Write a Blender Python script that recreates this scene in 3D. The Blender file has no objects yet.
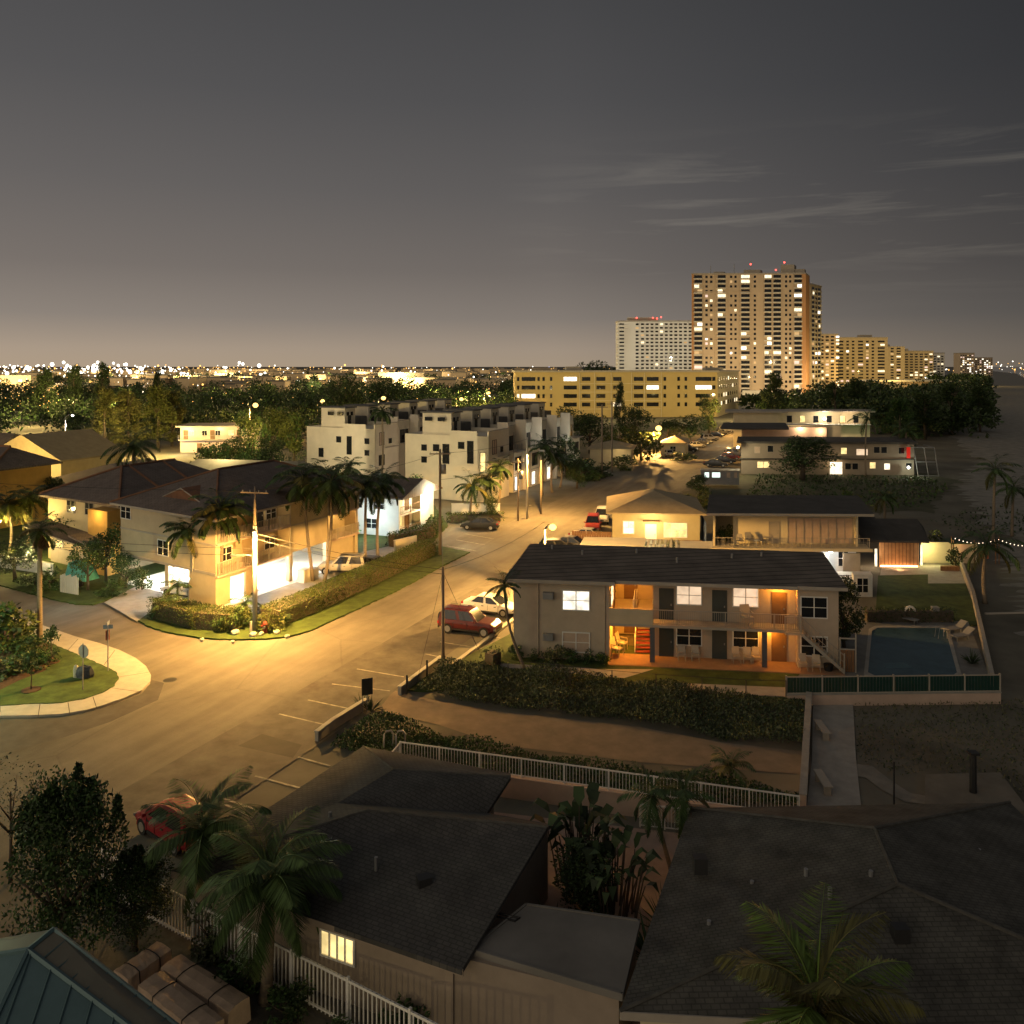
import bpy, math, random
from mathutils import Vector
scene = bpy.context.scene
COL = scene.collection
H, FPX, HY = 20.0, 840.0, 365.0        # camera height, focal length in pixels, horizon row

def at(x, y, z=0.0):
    """point of the photo -> place in the world at height z"""
    k = (H - z) / (y - HY)
    return Vector(((x - 512) * k, FPX * k, z))
def xat(x, Y): return (x - 512) * Y / FPX
def zat(y, Y): return H - (y - HY) * Y / FPX
def V(*a): return Vector(a)

# ------------------------------------------------------------------ materials
MATS = {}
def _nodes(name):
    m = bpy.data.materials.new(name); m.use_nodes = True
    return m, m.node_tree.nodes, m.node_tree.links, m.node_tree.nodes['Principled BSDF']
def mat(name, col, rough=.8, var=.25, scale=1.5, bump=0., metal=0., spec=.3, pattern=None, psize=(.4, .2), rot=0., stretch=(1, 1, 1), coat=0.):
    if name in MATS: return MATS[name]
    m, N, L, b = _nodes(name)
    b.inputs['Roughness'].default_value = rough
    b.inputs['Metallic'].default_value = metal
    b.inputs['Specular IOR Level'].default_value = spec
    if coat: b.inputs['Coat Weight'].default_value = coat; b.inputs['Coat Roughness'].default_value = .08
    tc = N.new('ShaderNodeTexCoord'); mp = N.new('ShaderNodeMapping')
    mp.inputs['Scale'].default_value = stretch; mp.inputs['Rotation'].default_value = (0, 0, rot)
    L.new(tc.outputs['Object'], mp.inputs[0])
    n1 = N.new('ShaderNodeTexNoise'); n1.inputs['Scale'].default_value = scale; n1.inputs['Detail'].default_value = 8
    n1.inputs['Roughness'].default_value = .65
    L.new(mp.outputs[0], n1.inputs[0])
    r = N.new('ShaderNodeValToRGB')
    r.color_ramp.elements[0].position = .3; r.color_ramp.elements[1].position = .72
    c = Vector(col)
    r.color_ramp.elements[0].color = (*[max(0, x * (1 - var)) for x in c], 1)
    r.color_ramp.elements[1].color = (*[min(1, x * (1 + var)) for x in c], 1)
    L.new(n1.outputs[0], r.inputs[0])
    out = r.outputs[0]; hgt = n1.outputs[0]
    if pattern == 'shingle':
        br = N.new('ShaderNodeTexBrick'); br.inputs['Scale'].default_value = 1
        br.inputs['Brick Width'].default_value = psize[0]; br.inputs['Row Height'].default_value = psize[1]
        br.inputs['Mortar Size'].default_value = .02; br.inputs['Color1'].default_value = (1.08, 1.07, 1.05, 1)
        br.inputs['Color2'].default_value = (.88, .88, .9, 1); br.inputs['Mortar'].default_value = (.66, .66, .66, 1)
        br.inputs['Bias'].default_value = -.1
        L.new(mp.outputs[0], br.inputs[0])
        mx = N.new('ShaderNodeMix'); mx.data_type = 'RGBA'; mx.blend_type = 'MULTIPLY'; mx.inputs[0].default_value = 1
        L.new(out, mx.inputs[6]); L.new(br.outputs[0], mx.inputs[7]); out = mx.outputs[2]; hgt = br.outputs[0]
    if pattern in ('seam', 'plank'):
        wv = N.new('ShaderNodeTexWave'); wv.inputs['Scale'].default_value = .314 / psize[0]
        wv.bands_direction = 'X' if pattern == 'seam' else 'Z'
        wv.inputs['Distortion'].default_value = .15
        L.new(mp.outputs[0], wv.inputs[0])
        rr = N.new('ShaderNodeValToRGB'); rr.color_ramp.elements[0].position = 0; rr.color_ramp.elements[1].position = .16
        rr.color_ramp.elements[0].color = (.35, .35, .35, 1); rr.color_ramp.elements[1].color = (1, 1, 1, 1)
        L.new(wv.outputs[1], rr.inputs[0])
        mx = N.new('ShaderNodeMix'); mx.data_type = 'RGBA'; mx.blend_type = 'MULTIPLY'; mx.inputs[0].default_value = 1
        L.new(out, mx.inputs[6]); L.new(rr.outputs[0], mx.inputs[7]); out = mx.outputs[2]; hgt = rr.outputs[0]
    L.new(out, b.inputs['Base Color'])
    if bump:
        bp = N.new('ShaderNodeBump'); bp.inputs['Strength'].default_value = bump; bp.inputs['Distance'].default_value = .05
        L.new(hgt, bp.inputs['Height']); L.new(bp.outputs[0], b.inputs['Normal'])
    MATS[name] = m
    return m
def leafmat(name, col, var=.5, trans=.25):
    """leaves: colour differs from leaf to leaf"""
    if name in MATS: return MATS[name]
    m, N, L, b = _nodes(name)
    g = N.new('ShaderNodeNewGeometry'); r = N.new('ShaderNodeValToRGB')
    r.color_ramp.elements[0].color = (*[x * (1 - var) for x in col], 1)
    r.color_ramp.elements[1].color = (*[x * (1 + var) for x in col], 1)
    L.new(g.outputs['Random Per Island'], r.inputs[0]); L.new(r.outputs[0], b.inputs['Base Color'])
    b.inputs['Roughness'].default_value = .55; b.inputs['Specular IOR Level'].default_value = .3
    b.inputs['Transmission Weight'].default_value = 0
    MATS[name] = m
    return m
def stainmat(name, col):
    """soft-edged stain: dark in the middle, broken up by noise, fading out to nothing"""
    if name in MATS: return MATS[name]
    m, N, L, b = _nodes(name); b.inputs['Base Color'].default_value = (*col, 1); b.inputs['Roughness'].default_value = .85
    tc = N.new('ShaderNodeTexCoord'); d = N.new('ShaderNodeVectorMath'); d.operation = 'DISTANCE'; d.inputs[1].default_value = (.5, .5, 0)
    L.new(tc.outputs['Generated'], d.inputs[0]); n = N.new('ShaderNodeTexNoise'); n.inputs['Scale'].default_value = 1.7; n.inputs['Detail'].default_value = 6; L.new(tc.outputs['Object'], n.inputs[0])
    a = N.new('ShaderNodeMath'); a.operation = 'MULTIPLY_ADD'; L.new(n.outputs[0], a.inputs[0]); a.inputs[1].default_value = -.5; L.new(d.outputs['Value'], a.inputs[2])
    r = N.new('ShaderNodeMapRange'); L.new(a.outputs[0], r.inputs[0]); r.inputs[1].default_value = .22; r.inputs[2].default_value = -.12; r.inputs[3].default_value = 0; r.inputs[4].default_value = .8
    L.new(r.outputs[0], b.inputs['Alpha']); MATS[name] = m
    return m
def emit(name, col, s, sample=False, vary=0.):
    if name in MATS: return MATS[name]
    m, N, L, b = _nodes(name)
    b.inputs['Base Color'].default_value = (*[c * .3 for c in col], 1); b.inputs['Roughness'].default_value = .5
    b.inputs['Emission Color'].default_value = (*col, 1); b.inputs['Emission Strength'].default_value = s
    if vary:
        tc = N.new('ShaderNodeTexCoord'); n = N.new('ShaderNodeTexNoise'); n.inputs['Scale'].default_value = 1.6
        n.inputs['Detail'].default_value = 3
        mr = N.new('ShaderNodeMapRange'); mr.inputs[1].default_value = .35; mr.inputs[2].default_value = .65
        mr.inputs[3].default_value = s * (1 - vary); mr.inputs[4].default_value = s * (1 + vary)
        L.new(tc.outputs['Object'], n.inputs[0]); L.new(n.outputs[0], mr.inputs[0]); L.new(mr.outputs[0], b.inputs['Emission Strength'])
    m.cycles.emission_sampling = 'AUTO' if sample else 'NONE'
    MATS[name] = m
    return m

# ------------------------------------------------------------------ mesh building
class Fr:
    """a floor-plan frame: s along u, t along w, z up"""
    def __init__(s, o, u, w): s.o = V(o[0], o[1], o[2] if len(o) > 2 else 0); s.u = V(u[0], u[1], 0); s.w = V(w[0], w[1], 0)
    def p(s, a, t, z=0): return s.o + s.u * a + s.w * t + V(0, 0, z)
    def front(s, t=0): return Fr(s.p(0, t), s.u, -s.w)           # wall facing -w; second coordinate runs outwards
    def back(s, t): return Fr(s.p(0, t), s.u, s.w)
    def left(s, a=0): return Fr(s.p(a, 0), s.w, -s.u)
    def right(s, a): return Fr(s.p(a, 0), s.w, s.u)
def frame(o, ang): c, n = math.cos(math.radians(ang)), math.sin(math.radians(ang)); return Fr(o, (c, n), (-n, c))
W0 = Fr((0, 0), (1, 0), (0, 1))
class MB:
    def __init__(s): s.v = []; s.f = []; s.m = []
    def add(s, vs, fs, mi=0):
        n = len(s.v); s.v += [tuple(p) for p in vs]; s.f += [tuple(n + i for i in f) for f in fs]; s.m += [mi] * len(fs); return s
    def hexa(s, p, mi=0):
        return s.add(p, [(3, 2, 1, 0), (4, 5, 6, 7), (0, 1, 5, 4), (1, 2, 6, 5), (2, 3, 7, 6), (3, 0, 4, 7)], mi)
    def box(s, F, a0, a1, t0, t1, z0, z1, mi=0):
        q = [(a0, t0), (a1, t0), (a1, t1), (a0, t1)]
        return s.hexa([F.p(a, t, z0) for a, t in q] + [F.p(a, t, z1) for a, t in q], mi)
    def prism(s, poly, z0, z1, mi=0):
        n = len(poly)
        vs = [V(p[0], p[1], z0) for p in poly] + [V(p[0], p[1], z1) for p in poly]
        fs = [tuple(range(n - 1, -1, -1)), tuple(range(n, 2 * n))] + [(i, (i + 1) % n, n + (i + 1) % n, n + i) for i in range(n)]
        return s.add(vs, fs, mi)
    def sheet(s, poly, z=0, mi=0): return s.add([V(p[0], p[1], z) for p in poly], [tuple(range(len(poly)))], mi)
    def tube(s, pts, r, n=6, mi=0, cap=True):
        pts = [Vector(p) for p in pts]; rs = r if isinstance(r, (list, tuple)) else [r] * len(pts)
        vs = []
        for i, p in enumerate(pts):
            d = (pts[min(i + 1, len(pts) - 1)] - pts[max(i - 1, 0)]).normalized()
            a = d.cross(V(0, 0, 1) if abs(d.z) < .9 else V(1, 0, 0)).normalized(); b = d.cross(a)
            for k in range(n):
                w = 2 * math.pi * k / n; vs.append(p + (a * math.cos(w) + b * math.sin(w)) * rs[i])
        fs = [(i * n + k, i * n + (k + 1) % n, (i + 1) * n + (k + 1) % n, (i + 1) * n + k) for i in range(len(pts) - 1) for k in range(n)]
        if cap: fs += [tuple(range(n))[::-1], tuple(range((len(pts) - 1) * n, len(pts) * n))]
        return s.add(vs, fs, mi)
    def ball(s, c, r, n=8, m=5, mi=0, sq=(1, 1, 1), jit=0., rnd=None):
        vs = []; c = Vector(c)
        for j in range(m + 1):
            ph = math.pi * j / m - math.pi / 2
            for k in range(n):
                th = 2 * math.pi * k / n; q = 1 + (rnd.uniform(-jit, jit) if rnd else 0)
                vs.append(c + V(math.cos(ph) * math.cos(th) * sq[0], math.cos(ph) * math.sin(th) * sq[1], math.sin(ph) * sq[2]) * r * q)
        return s.add(vs, [(j * n + k, j * n + (k + 1) % n, (j + 1) * n + (k + 1) % n, (j + 1) * n + k) for j in range(m) for k in range(n)], mi)
    def hip(s, q, ze, zr, k=.3, thick=.16, mi=0):
        """hipped roof over four corners; ridge runs between the middles of edges 0-1 and 2-3; k=0 is a gable"""
        q = [V(p[0], p[1], ze) for p in q]; lo = [p - V(0, 0, thick) for p in q]
        a = (q[0] + q[1]) / 2; b = (q[2] + q[3]) / 2
        r0 = a.lerp(b, k); r1 = a.lerp(b, 1 - k); r0.z = r1.z = zr
        vs = q + lo + [r0, r1]
        return s.add(vs, [(0, 1, 8), (1, 2, 9, 8), (2, 3, 9), (3, 0, 8, 9), (7, 6, 5, 4), (0, 4, 5, 1), (1, 5, 6, 2), (2, 6, 7, 3), (3, 7, 4, 0)], mi)
    def build(s, name, m, parent=None, smooth=False):
        me = bpy.data.meshes.new(name)
        if parent is not None: off = Vector(parent.get('wo', parent.location))
        elif s.v:
            xs, ys, zs = zip(*s.v); off = V((min(xs) + max(xs)) / 2, (min(ys) + max(ys)) / 2, min(zs))
        else: off = V(0, 0, 0)
        me.from_pydata([(p[0] - off.x, p[1] - off.y, p[2] - off.z) for p in s.v], [], s.f)
        ms = m if isinstance(m, (list, tuple)) else [m]
        for x in ms: me.materials.append(x)
        if len(ms) > 1: me.polygons.foreach_set('material_index', s.m)
        if smooth: me.polygons.foreach_set('use_smooth', [True] * len(me.polygons))
        me.update()
        o = bpy.data.objects.new(name, me); COL.objects.link(o)
        if parent is not None:
            o.parent = parent
            if parent.type == 'MESH': pass
            o['wo'] = tuple(off)
        else: o.location = off; o['wo'] = tuple(off)
        return o
def tag(o, label=None, cat=None, group=None, kind=None):
    if label: o['label'] = label
    if cat: o['category'] = cat
    if group: o['group'] = group
    if kind: o['kind'] = kind
    return o
def thing(name, loc, label, cat, group=None, rz=0.):
    o = bpy.data.objects.new(name, None); COL.objects.link(o); o.location = (loc[0], loc[1], loc[2] if len(loc) > 2 else 0)
    o.empty_display_size = .3; o.rotation_euler.z = rz
    o['wo'] = tuple(o.location)
    return tag(o, label, cat, group)
def proto(name, label, cat, group=None):
    return thing(name, (0, 0, 0), label, cat, group)
def dup(src, loc=None, rz=0., sc=None, label=None, group=None, mats=None):
    """copy a thing with its parts and sub-parts"""
    def rec(o, par):
        c = o.copy(); COL.objects.link(c)
        if par is not None: c.parent = par
        if mats and c.type == 'MESH':
            for sl in c.material_slots:
                if sl.material and sl.material.name in mats:
                    nm = mats[sl.material.name]; sl.link = 'OBJECT'; sl.material = nm
        for ch in o.children: rec(ch, c)
        return c
    r = rec(src, None)
    place(r, loc, rz, sc, label, group)
    return r
def place(r, loc, rz=0., sc=None, label=None, group=None):
    r.location = (loc[0], loc[1], loc[2] if len(loc) > 2 else 0); r.rotation_euler.z = rz
    if sc: r.scale = sc if isinstance(sc, (tuple, list)) else (sc, sc, sc)
    if label: r['label'] = label
    if group: r['group'] = group
    return r
def struct(name, mb, m): return tag(mb.build(name, m), kind='structure')
def lamp(name, loc, power, col, r=.15, parent=None, spot=0):
    d = bpy.data.lights.new(name, 'SPOT' if spot else 'POINT')
    if spot: d.spot_size = math.radians(spot); d.spot_blend = .06
    d.energy = power; d.color = col; d.shadow_soft_size = r
    o = bpy.data.objects.new(name, d); COL.objects.link(o); loc = Vector(loc)
    if parent is not None: o.parent = parent; loc = loc - Vector(parent['wo'])
    o.location = loc
    return o
def inpoly(p, poly):
    x, y = p[0], p[1]; c = False; n = len(poly)
    for i in range(n):
        a, b = poly[i], poly[i - 1]
        if (a[1] > y) != (b[1] > y) and x < (b[0] - a[0]) * (y - a[1]) / (b[1] - a[1]) + a[0]: c = not c
    return c
def rough_edge(poly, amp, step, seed=1):
    """break up the outline of a patch of ground"""
    r = random.Random(seed); out = []
    for i in range(len(poly)):
        p, q = V(poly[i][0], poly[i][1], 0), V(poly[(i + 1) % len(poly)][0], poly[(i + 1) % len(poly)][1], 0); n = max(1, int((q - p).length / step))
        d = (q - p); s = V(-d.y, d.x, 0).normalized() if d.length else V(0, 0, 0)
        for k in range(n): out.append(p + d * (k / n) + s * r.uniform(-amp, amp))
    return out
def px(*pts, z=0): return [at(x, y, z) for x, y in pts]

# ------------------------------------------------------------------ colours
SOD = (1, .53, .135); WARM = (1, .72, .38); WHT = (1, .97, .86); ORG = (1, .37, .035); COOL = (.85, .95, 1)
m_conc = mat('concrete', (.34, .32, .28), .9, .18, 1.3, .15)
m_walk = mat('sidewalk_concrete', (.46, .43, .36), .9, .14, 1.6, .1)
m_asph = None
m_grass = mat('grass', (.048, .074, .017), .95, .45, 1.1, .6)
m_sand = mat('sand', (.25, .235, .20), .95, .35, .5, 1.0)
m_path = mat('path_sand', (.23, .18, .13), .95, .22, .8, .4)
m_mulch = mat('mulch', (.09, .05, .03), .95, .4, 6, .6)
m_white = mat('white_paint', (.74, .73, .68), .6, .08, 1)
m_offw = mat('off_white_render', (.62, .58, .48), .85, .1, .7, .08)
m_pale = mat('pale_modern_render', (.66, .60, .48), .85, .08, .6, .05)
m_yelb = mat('block_yellow', (.50, .385, .175), .85, .08, .1)
m_yel = mat('yellow_render', (.50, .415, .27), .85, .1, .8, .08)
m_cream = mat('cream_paint', (.62, .54, .36), .8, .08, .8)
m_pink = mat('pink_render', (.56, .42, .33), .85, .12, .9, .08)
m_taupe = mat('taupe_render', (.47, .385, .29), .85, .1, 1.1, .1)
m_grey = mat('grey_metal', (.30, .30, .30), .5, .1, 2, metal=.5)
m_dmet = mat('dark_metal', (.05, .05, .05), .5, .1, 2, metal=.4)
m_wood = mat('weathered_pole_wood', (.24, .19, .14), .9, .3, 3, .3, stretch=(6, 6, .6))
m_tim = mat('brown_timber', (.22, .12, .06), .7, .25, 3, .2, stretch=(3, 3, .5))
m_fasc = mat('fascia_paint', (.38, .34, .28), .7, .12, 1)
m_shin = mat('dark_shingle', (.092, .090, .078), .9, .45, .9, .4, pattern='shingle', psize=(.26, .15))
m_shinL = mat('dark_shingle_angled', (.084, .082, .076), .9, .3, .9, .4, pattern='shingle', psize=(.26, .15), rot=math.radians(26))
m_roofb = mat('brown_roof', (.17, .14, .12), .9, .25, .8, .4, pattern='shingle', psize=(.5, .3), rot=math.radians(-24))
m_roofc = mat('ridge_cap', (.21, .11, .065), .9, .2, 2)
m_roll = mat('rolled_roofing', (.15, .128, .105), .9, .4, .35, .4, pattern='seam', psize=(.95, .95), rot=math.radians(82.4))
m_flat = mat('flat_felt_roof', (.19, .18, .16), .9, .2, .5, .2)
m_dkroof = mat('dark_bitumen_roof', (.075, .07, .063), .9, .3, .5, .3)
m_wchair = mat('weathered_white_plastic', (.42, .38, .31), .6, .12, 3)
m_tanr = mat('tan_roof', (.36, .29, .18), .9, .15, 1, .2)
m_teal = mat('teal_metal_roof', (.11, .18, .185), .45, .15, .8, .3, metal=.2)
m_glass = mat('dark_glass', (.015, .017, .02), .08, .2, 1, spec=.6)
m_glassb = mat('blind_glass', (.50, .38, .29), .4, .1, 2)
m_trunk = mat('palm_trunk', (.20, .16, .115), .9, .3, 5, .4, stretch=(1, 1, 4))
m_bark = mat('bark', (.10, .08, .06), .95, .3, 4, .5)
m_dead = leafmat('dead_frond', (.16, .10, .05), .4)
m_palm = leafmat('palm_leaf', (.05, .085, .027), .5)
m_palmy = leafmat('yellowed_palm_leaf', (.095, .09, .025), .5)
m_leaf = leafmat('broad_leaf', (.042, .085, .022), .6)
m_leafd = leafmat('dark_leaf', (.036, .060, .020), .6)
m_leafy = leafmat('yellow_green_or_lit_leaf', (.072, .088, .02), .5)  # yellower leaf, also tints palms and trees meant as yellow-lit
m_leafg = leafmat('grey_green_leaf', (.085, .105, .055), .55)
m_casu = leafmat('feathery_needles', (.10, .10, .03), .6)
m_tyre = mat('tyre', (.02, .02, .02), .85, .1, 5)
m_rim = mat('wheel_rim', (.45, .45, .45), .35, .1, 5, metal=.8)
m_head = mat('headlight_glass', (.2, .2, .19), .5, .05, 2, spec=.6)
m_tail = mat('tail_light', (.35, .02, .02), .25, .05, 2, spec=.6)
m_trim = mat('black_trim', (.02, .02, .02), .6, .1, 2)
m_paint = mat('car_paint', (.5, .5, .5), .45, .03, 1, coat=.6)
m_tarp = mat('tan_tarp', (.55, .41, .29), .8, .22, 2.2, .4)
e_win = emit('warm_lit_window', (1, .86, .62), 1.5, True, .35)
e_winp = emit('pink_lit_window', (1, .72, .47), .85, True, .15)
e_winw = emit('white_lit_window', (1, .90, .72), 1.35, True, .35)
e_winy = emit('yellow_lit_window', (1, .74, .30), 1.2, True, .35)
m_bung = mat('bungalow_render', (.30, .245, .19), .85, .12, 1.2, .1)
e_fard = emit('dim_far_window', (1, .66, .30), .55)
e_farp = emit('pinkish_far_window', (1, .72, .6), 1.0)
e_far = emit('far_lit_window', (1, .84, .55), 1.6, False, .4)
e_farw = emit('far_white_window', (1, .93, .78), 2.2, False, .4)
e_bulb = emit('sodium_bulb', (1, .60, .17), 3.2)
e_bulbw = emit('white_bulb', (1, .95, .82), 6)
e_red = emit('red_beacon', (1, .08, .06), 5)

# ------------------------------------------------------------------ shared building pieces
def window(par, W, a, z, w, h, pane, fm=None, mull=1, bar=True, fw=.07, name='window'):
    """framed window on a wall: W has its second axis pointing out of the wall"""
    fm = fm or m_white
    b = MB()
    b.box(W, a, a + w, -.02, .07, z - fw, z); b.box(W, a, a + w, -.02, .07, z + h, z + h + fw)
    b.box(W, a - fw, a, -.02, .065, z - fw, z + h + fw); b.box(W, a + w, a + w + fw, -.02, .065, z - fw, z + h + fw)
    for i in range(mull):
        c = a + w * (i + 1) / (mull + 1); b.box(W, c - .03, c + .03, -.02, .06, z, z + h)
    if bar: b.box(W, a, a + w, -.02, .05, z + h * .5 - .02, z + h * .5 + .02)
    o = b.build(name, fm, par)
    MB().box(W, a, a + w, .0, .025, z, z + h).build('pane', pane, o)
    return o
def door(par, W, a, w, m, z=0., h=2.05):
    b = MB(); b.box(W, a - .07, a, -.02, .06, z, z + h + .07); b.box(W, a + w, a + w + .07, -.02, .06, z, z + h + .07); b.box(W, a, a + w, -.02, .058, z + h, z + h + .07)
    b.box(W, a, a + w, -.01, .04, z, z + h)
    o = b.build('door', m, par)
    MB().box(W, a + w - .14, a + w - .06, .04, .09, z + .95, z + 1.07).build('handle', m_grey, o)
    return o
def railing(par, F, a0, a1, t, z, h, m, step=.14, post=1.4, name='railing', bt=.011):
    b = MB(); b.box(F, a0, a1, t - .03, t + .03, z + h - .05, z + h); b.box(F, a0, a1, t - .02, t + .02, z + .06, z + .1)
    n = max(1, int((a1 - a0) / post))
    for i in range(n + 1):
        a = a0 + (a1 - a0) * i / n; b.box(F, a - .03, a + .03, t - .033, t + .033, z, z + h + .01)
    n = int((a1 - a0) / step)
    for i in range(n):
        a = a0 + (a1 - a0) * (i + .5) / n; b.box(F, a - bt, a + bt, t - bt, t + bt, z + .08, z + h - .03)
    return b.build(name, m, par)
# ------------------------------------------------------------------ vegetation
def leafquad(b, p, d, up, L, w, mi=0):
    s = d.cross(up)
    if s.length < 1e-4: s = V(1, 0, 0)
    s = s.normalized() * w * .5; e = p + d * L; m = p + d * L * .45
    b.add([p, m + s, e, m - s], [(0, 1, 2, 3)], mi)
def rdir(r):
    while True:
        v = V(r.uniform(-1, 1), r.uniform(-1, 1), r.uniform(-1, 1))
        if .05 < v.length < 1: return v.normalized()
def palm_crown(top, L, n=16, seed=0, st=14, lw=.07, droop=95, ymix=.1, skirt=0, low=-35):
    """fronds with leaflets on both sides of an arching rib; slot 0 green, 1 yellowed, 2 dead"""
    r = random.Random(seed); b = MB(); top = Vector(top)
    for i in range(n + skirt):
        dead = i >= n
        az = i * 2.39996 + r.uniform(-.25, .25)
        f = i / max(1, n - 1)
        e0 = 78 - (78 - low) * f ** 1.15 + r.uniform(-9, 9); dr = droop * r.uniform(.75, 1.15); l = L * r.uniform(.85, 1.1)
        mi = 1 if r.random() < ymix or (f > .85 and r.random() < .4) else 0
        if dead: e0 = r.uniform(-70, -50); dr = 25; l = L * r.uniform(.6, .9); mi = 2
        h = V(math.cos(az), math.sin(az), 0); pts = [top.copy()]; p = top.copy(); dirs = []
        for k in range(st):
            t = k / st; e = math.radians(max(-88, e0 - dr * t ** 1.3)); d = h * math.cos(e) + V(0, 0, math.sin(e))
            dirs.append(d); p = p + d * (l / st); pts.append(p.copy())
        b.tube(pts, [max(.006, .028 * (1 - k / st)) * L / 2.4 for k in range(st + 1)], 3, mi, False)
        side0 = h.cross(V(0, 0, 1))
        for k in range(1, st + 1):
            t = k / st; d = dirs[k - 1]; ll = l * .34 * math.sin(math.pi * (.12 + .83 * t)) ** .8
            for s in (-1, 1):
                for q in (0, .5):
                    dd = (side0 * s * .75 + d * .65 + V(0, 0, -.30 - .25 * r.random())).normalized()
                    leafquad(b, pts[k - 1].lerp(pts[k], q), dd, V(0, 0, 1), ll * r.uniform(.85, 1.1), lw, mi)
    return b
def palm_trunk(base, top, r0, r1, bend=.0, n=8, seed=0):
    r = random.Random(seed); base = Vector(base); top = Vector(top); b = MB(); pts = []; rad = []
    d = V(math.cos(seed * 1.7), math.sin(seed * 1.7), 0)
    for k in range(n + 1):
        t = k / n; pts.append(base.lerp(top, t) + d * bend * math.sin(math.pi * t)); rad.append((r0 + (r1 - r0) * t) * (1.25 if k == 0 else 1))
    b.tube(pts, rad, 8); return b
PALMG = 'palms of the neighbourhood'
def palm(base, top, L, label, n=16, seed=0, lw=.07, st=14, r0=.16, r1=.1, bend=.15, skirt=0, ymix=.12, name='palm_tree', leaf=None, droop=95, low=-35):
    t = thing(name, base, label, 'palm')
    palm_trunk(base, top, r0, r1, bend, seed=seed).build('trunk', m_trunk, t, True)
    palm_crown(top, L, n, seed, st, lw, droop, ymix, 0, low).build('crown', [leaf or m_palm, m_palmy, m_dead], t)
    if skirt: palm_crown(Vector(top) - V(0, 0, .25), L * .8, 0, seed + 5, 8, lw * 1.5, 60, 0, skirt).build('dead_frond_skirt', [m_palm, m_palmy, m_dead], t)
    return t
def clump(b, c, rad, n, size, r, mi=0, hang=0., sq=.8, long=1.6):
    c = Vector(c)
    for i in range(n):
        v = rdir(r); q = rad * r.uniform(.45, 1.0) ** .6; p = c + V(v.x * q, v.y * q, v.z * q * sq)
        d = (rdir(r) + v * .7 + V(0, 0, -hang)).normalized()
        leafquad(b, p, d, rdir(r), size * long * r.uniform(.7, 1.3), size * r.uniform(.6, 1), mi)
def broad_crown(seed, nb=14, nl=130, size=.05, R=.5, z0=.28, mi=0, spiky=False):
    """crown for a tree of height 1"""
    r = random.Random(seed); b = MB()
    for i in range(nb):
        a = r.uniform(0, 6.283); q = R * r.uniform(.1, .8) ** .7; h = r.uniform(z0 + .1, .93)
        lim = math.sin(math.pi * min(1, max(.05, (h - z0 + .08) / (1.12 - z0)))) ** .6
        clump(b, (math.cos(a) * q * lim, math.sin(a) * q * lim, h), R * r.uniform(.22, .42), nl, size, r, 0 if r.random() < .7 else 1, .1, .85)
    return b
def spires(b, seed):
    """upright leader shoots on top of a dense crown"""
    r = random.Random(seed + 3)
    for i in range(9):
        a = i * 2.4 + r.uniform(-.4, .4); q = r.uniform(.05, .36); h0 = .9 - q * .75; h1 = h0 + r.uniform(.12, .24)
        for k in range(7):
            f = k / 6; clump(b, (math.cos(a) * q, math.sin(a) * q, h0 + (h1 - h0) * f), .075 * (1.15 - f), 90, .0165, r, 0 if r.random() < .6 else 1, -.5, 1.2)
def casu_crown(seed, nb=26, nl=80, size=.022, R=.28):
    r = random.Random(seed); b = MB()
    for i in range(nb):
        h = .16 + .84 * (i / nb) ** .9; q = R * (1.05 - h) * r.uniform(.3, 1.15) + .03; a = r.uniform(0, 6.283)
        c = V(math.cos(a) * q, math.sin(a) * q, h)
        for k in range(nl):
            v = rdir(r); p = c + V(v.x * .085, v.y * .085, v.z * .055)
            d = (V(math.cos(a), math.sin(a), .35) + rdir(r) * .7).normalized()
            leafquad(b, p, d, rdir(r), size * 4 * r.uniform(.6, 1.3), size * .7, 0 if r.random() < .8 else 1)
    return b
def tree_trunk(seed, h=.6, r0=.03, limbs=5, R=.3):
    r = random.Random(seed); b = MB()
    b.tube([(0, 0, 0), (r.uniform(-.02, .02), r.uniform(-.02, .02), h * .5), (0, 0, h)], [r0 * 1.3, r0, r0 * .45], 7)
    for i in range(limbs):
        a = i * 2.4 + r.uniform(-.3, .3); z = h * r.uniform(.4, .75)
        b.tube([(0, 0, z), (math.cos(a) * R * .5, math.sin(a) * R * .5, z + .14), (math.cos(a) * R, math.sin(a) * R, z + .3)], [r0 * .55, r0 * .38, r0 * .15], 5)
    return b
TREES = {}
def treeproto(kind):
    """shared meshes for trees of height 1"""
    if kind not in TREES:
        if kind.startswith('broad'): c = broad_crown(ord(kind[-1]), 18, 120, .034); tr = tree_trunk(ord(kind[-1]))
        elif kind.startswith('dense'): c = broad_crown(ord(kind[-1]), 30, 150, .026, .42, .08); tr = tree_trunk(ord(kind[-1]), .5)
        elif kind.startswith('near'): c = broad_crown(ord(kind[-1]), 44, 260, .0165, .42, .06); spires(c, ord(kind[-1])); tr = tree_trunk(ord(kind[-1]), .5)
        elif kind.startswith('bare'): c = broad_crown(ord(kind[-1]), 16, 60, .011, .3, .3); tr = tree_trunk(ord(kind[-1]), .7, .012, 7, .2)
        elif kind.startswith('casu'): c = casu_crown(ord(kind[-1]), 40, 110, .02, .34); tr = tree_trunk(ord(kind[-1]), .97, .022, 6, .12)
        elif kind.startswith('shrub'): c = broad_crown(ord(kind[-1]), 12, 70, .07, .62, -.05); tr = tree_trunk(ord(kind[-1]), .5, .03, 4, .3)
        elif kind.startswith('tiny'): c = broad_crown(ord(kind[-1]), 10, 40, .05, .3, .4); tr = tree_trunk(ord(kind[-1]), .7, .018, 3, .12)
        TREES[kind] = (c, tr)
    return TREES[kind]
TMESH = {}
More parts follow.
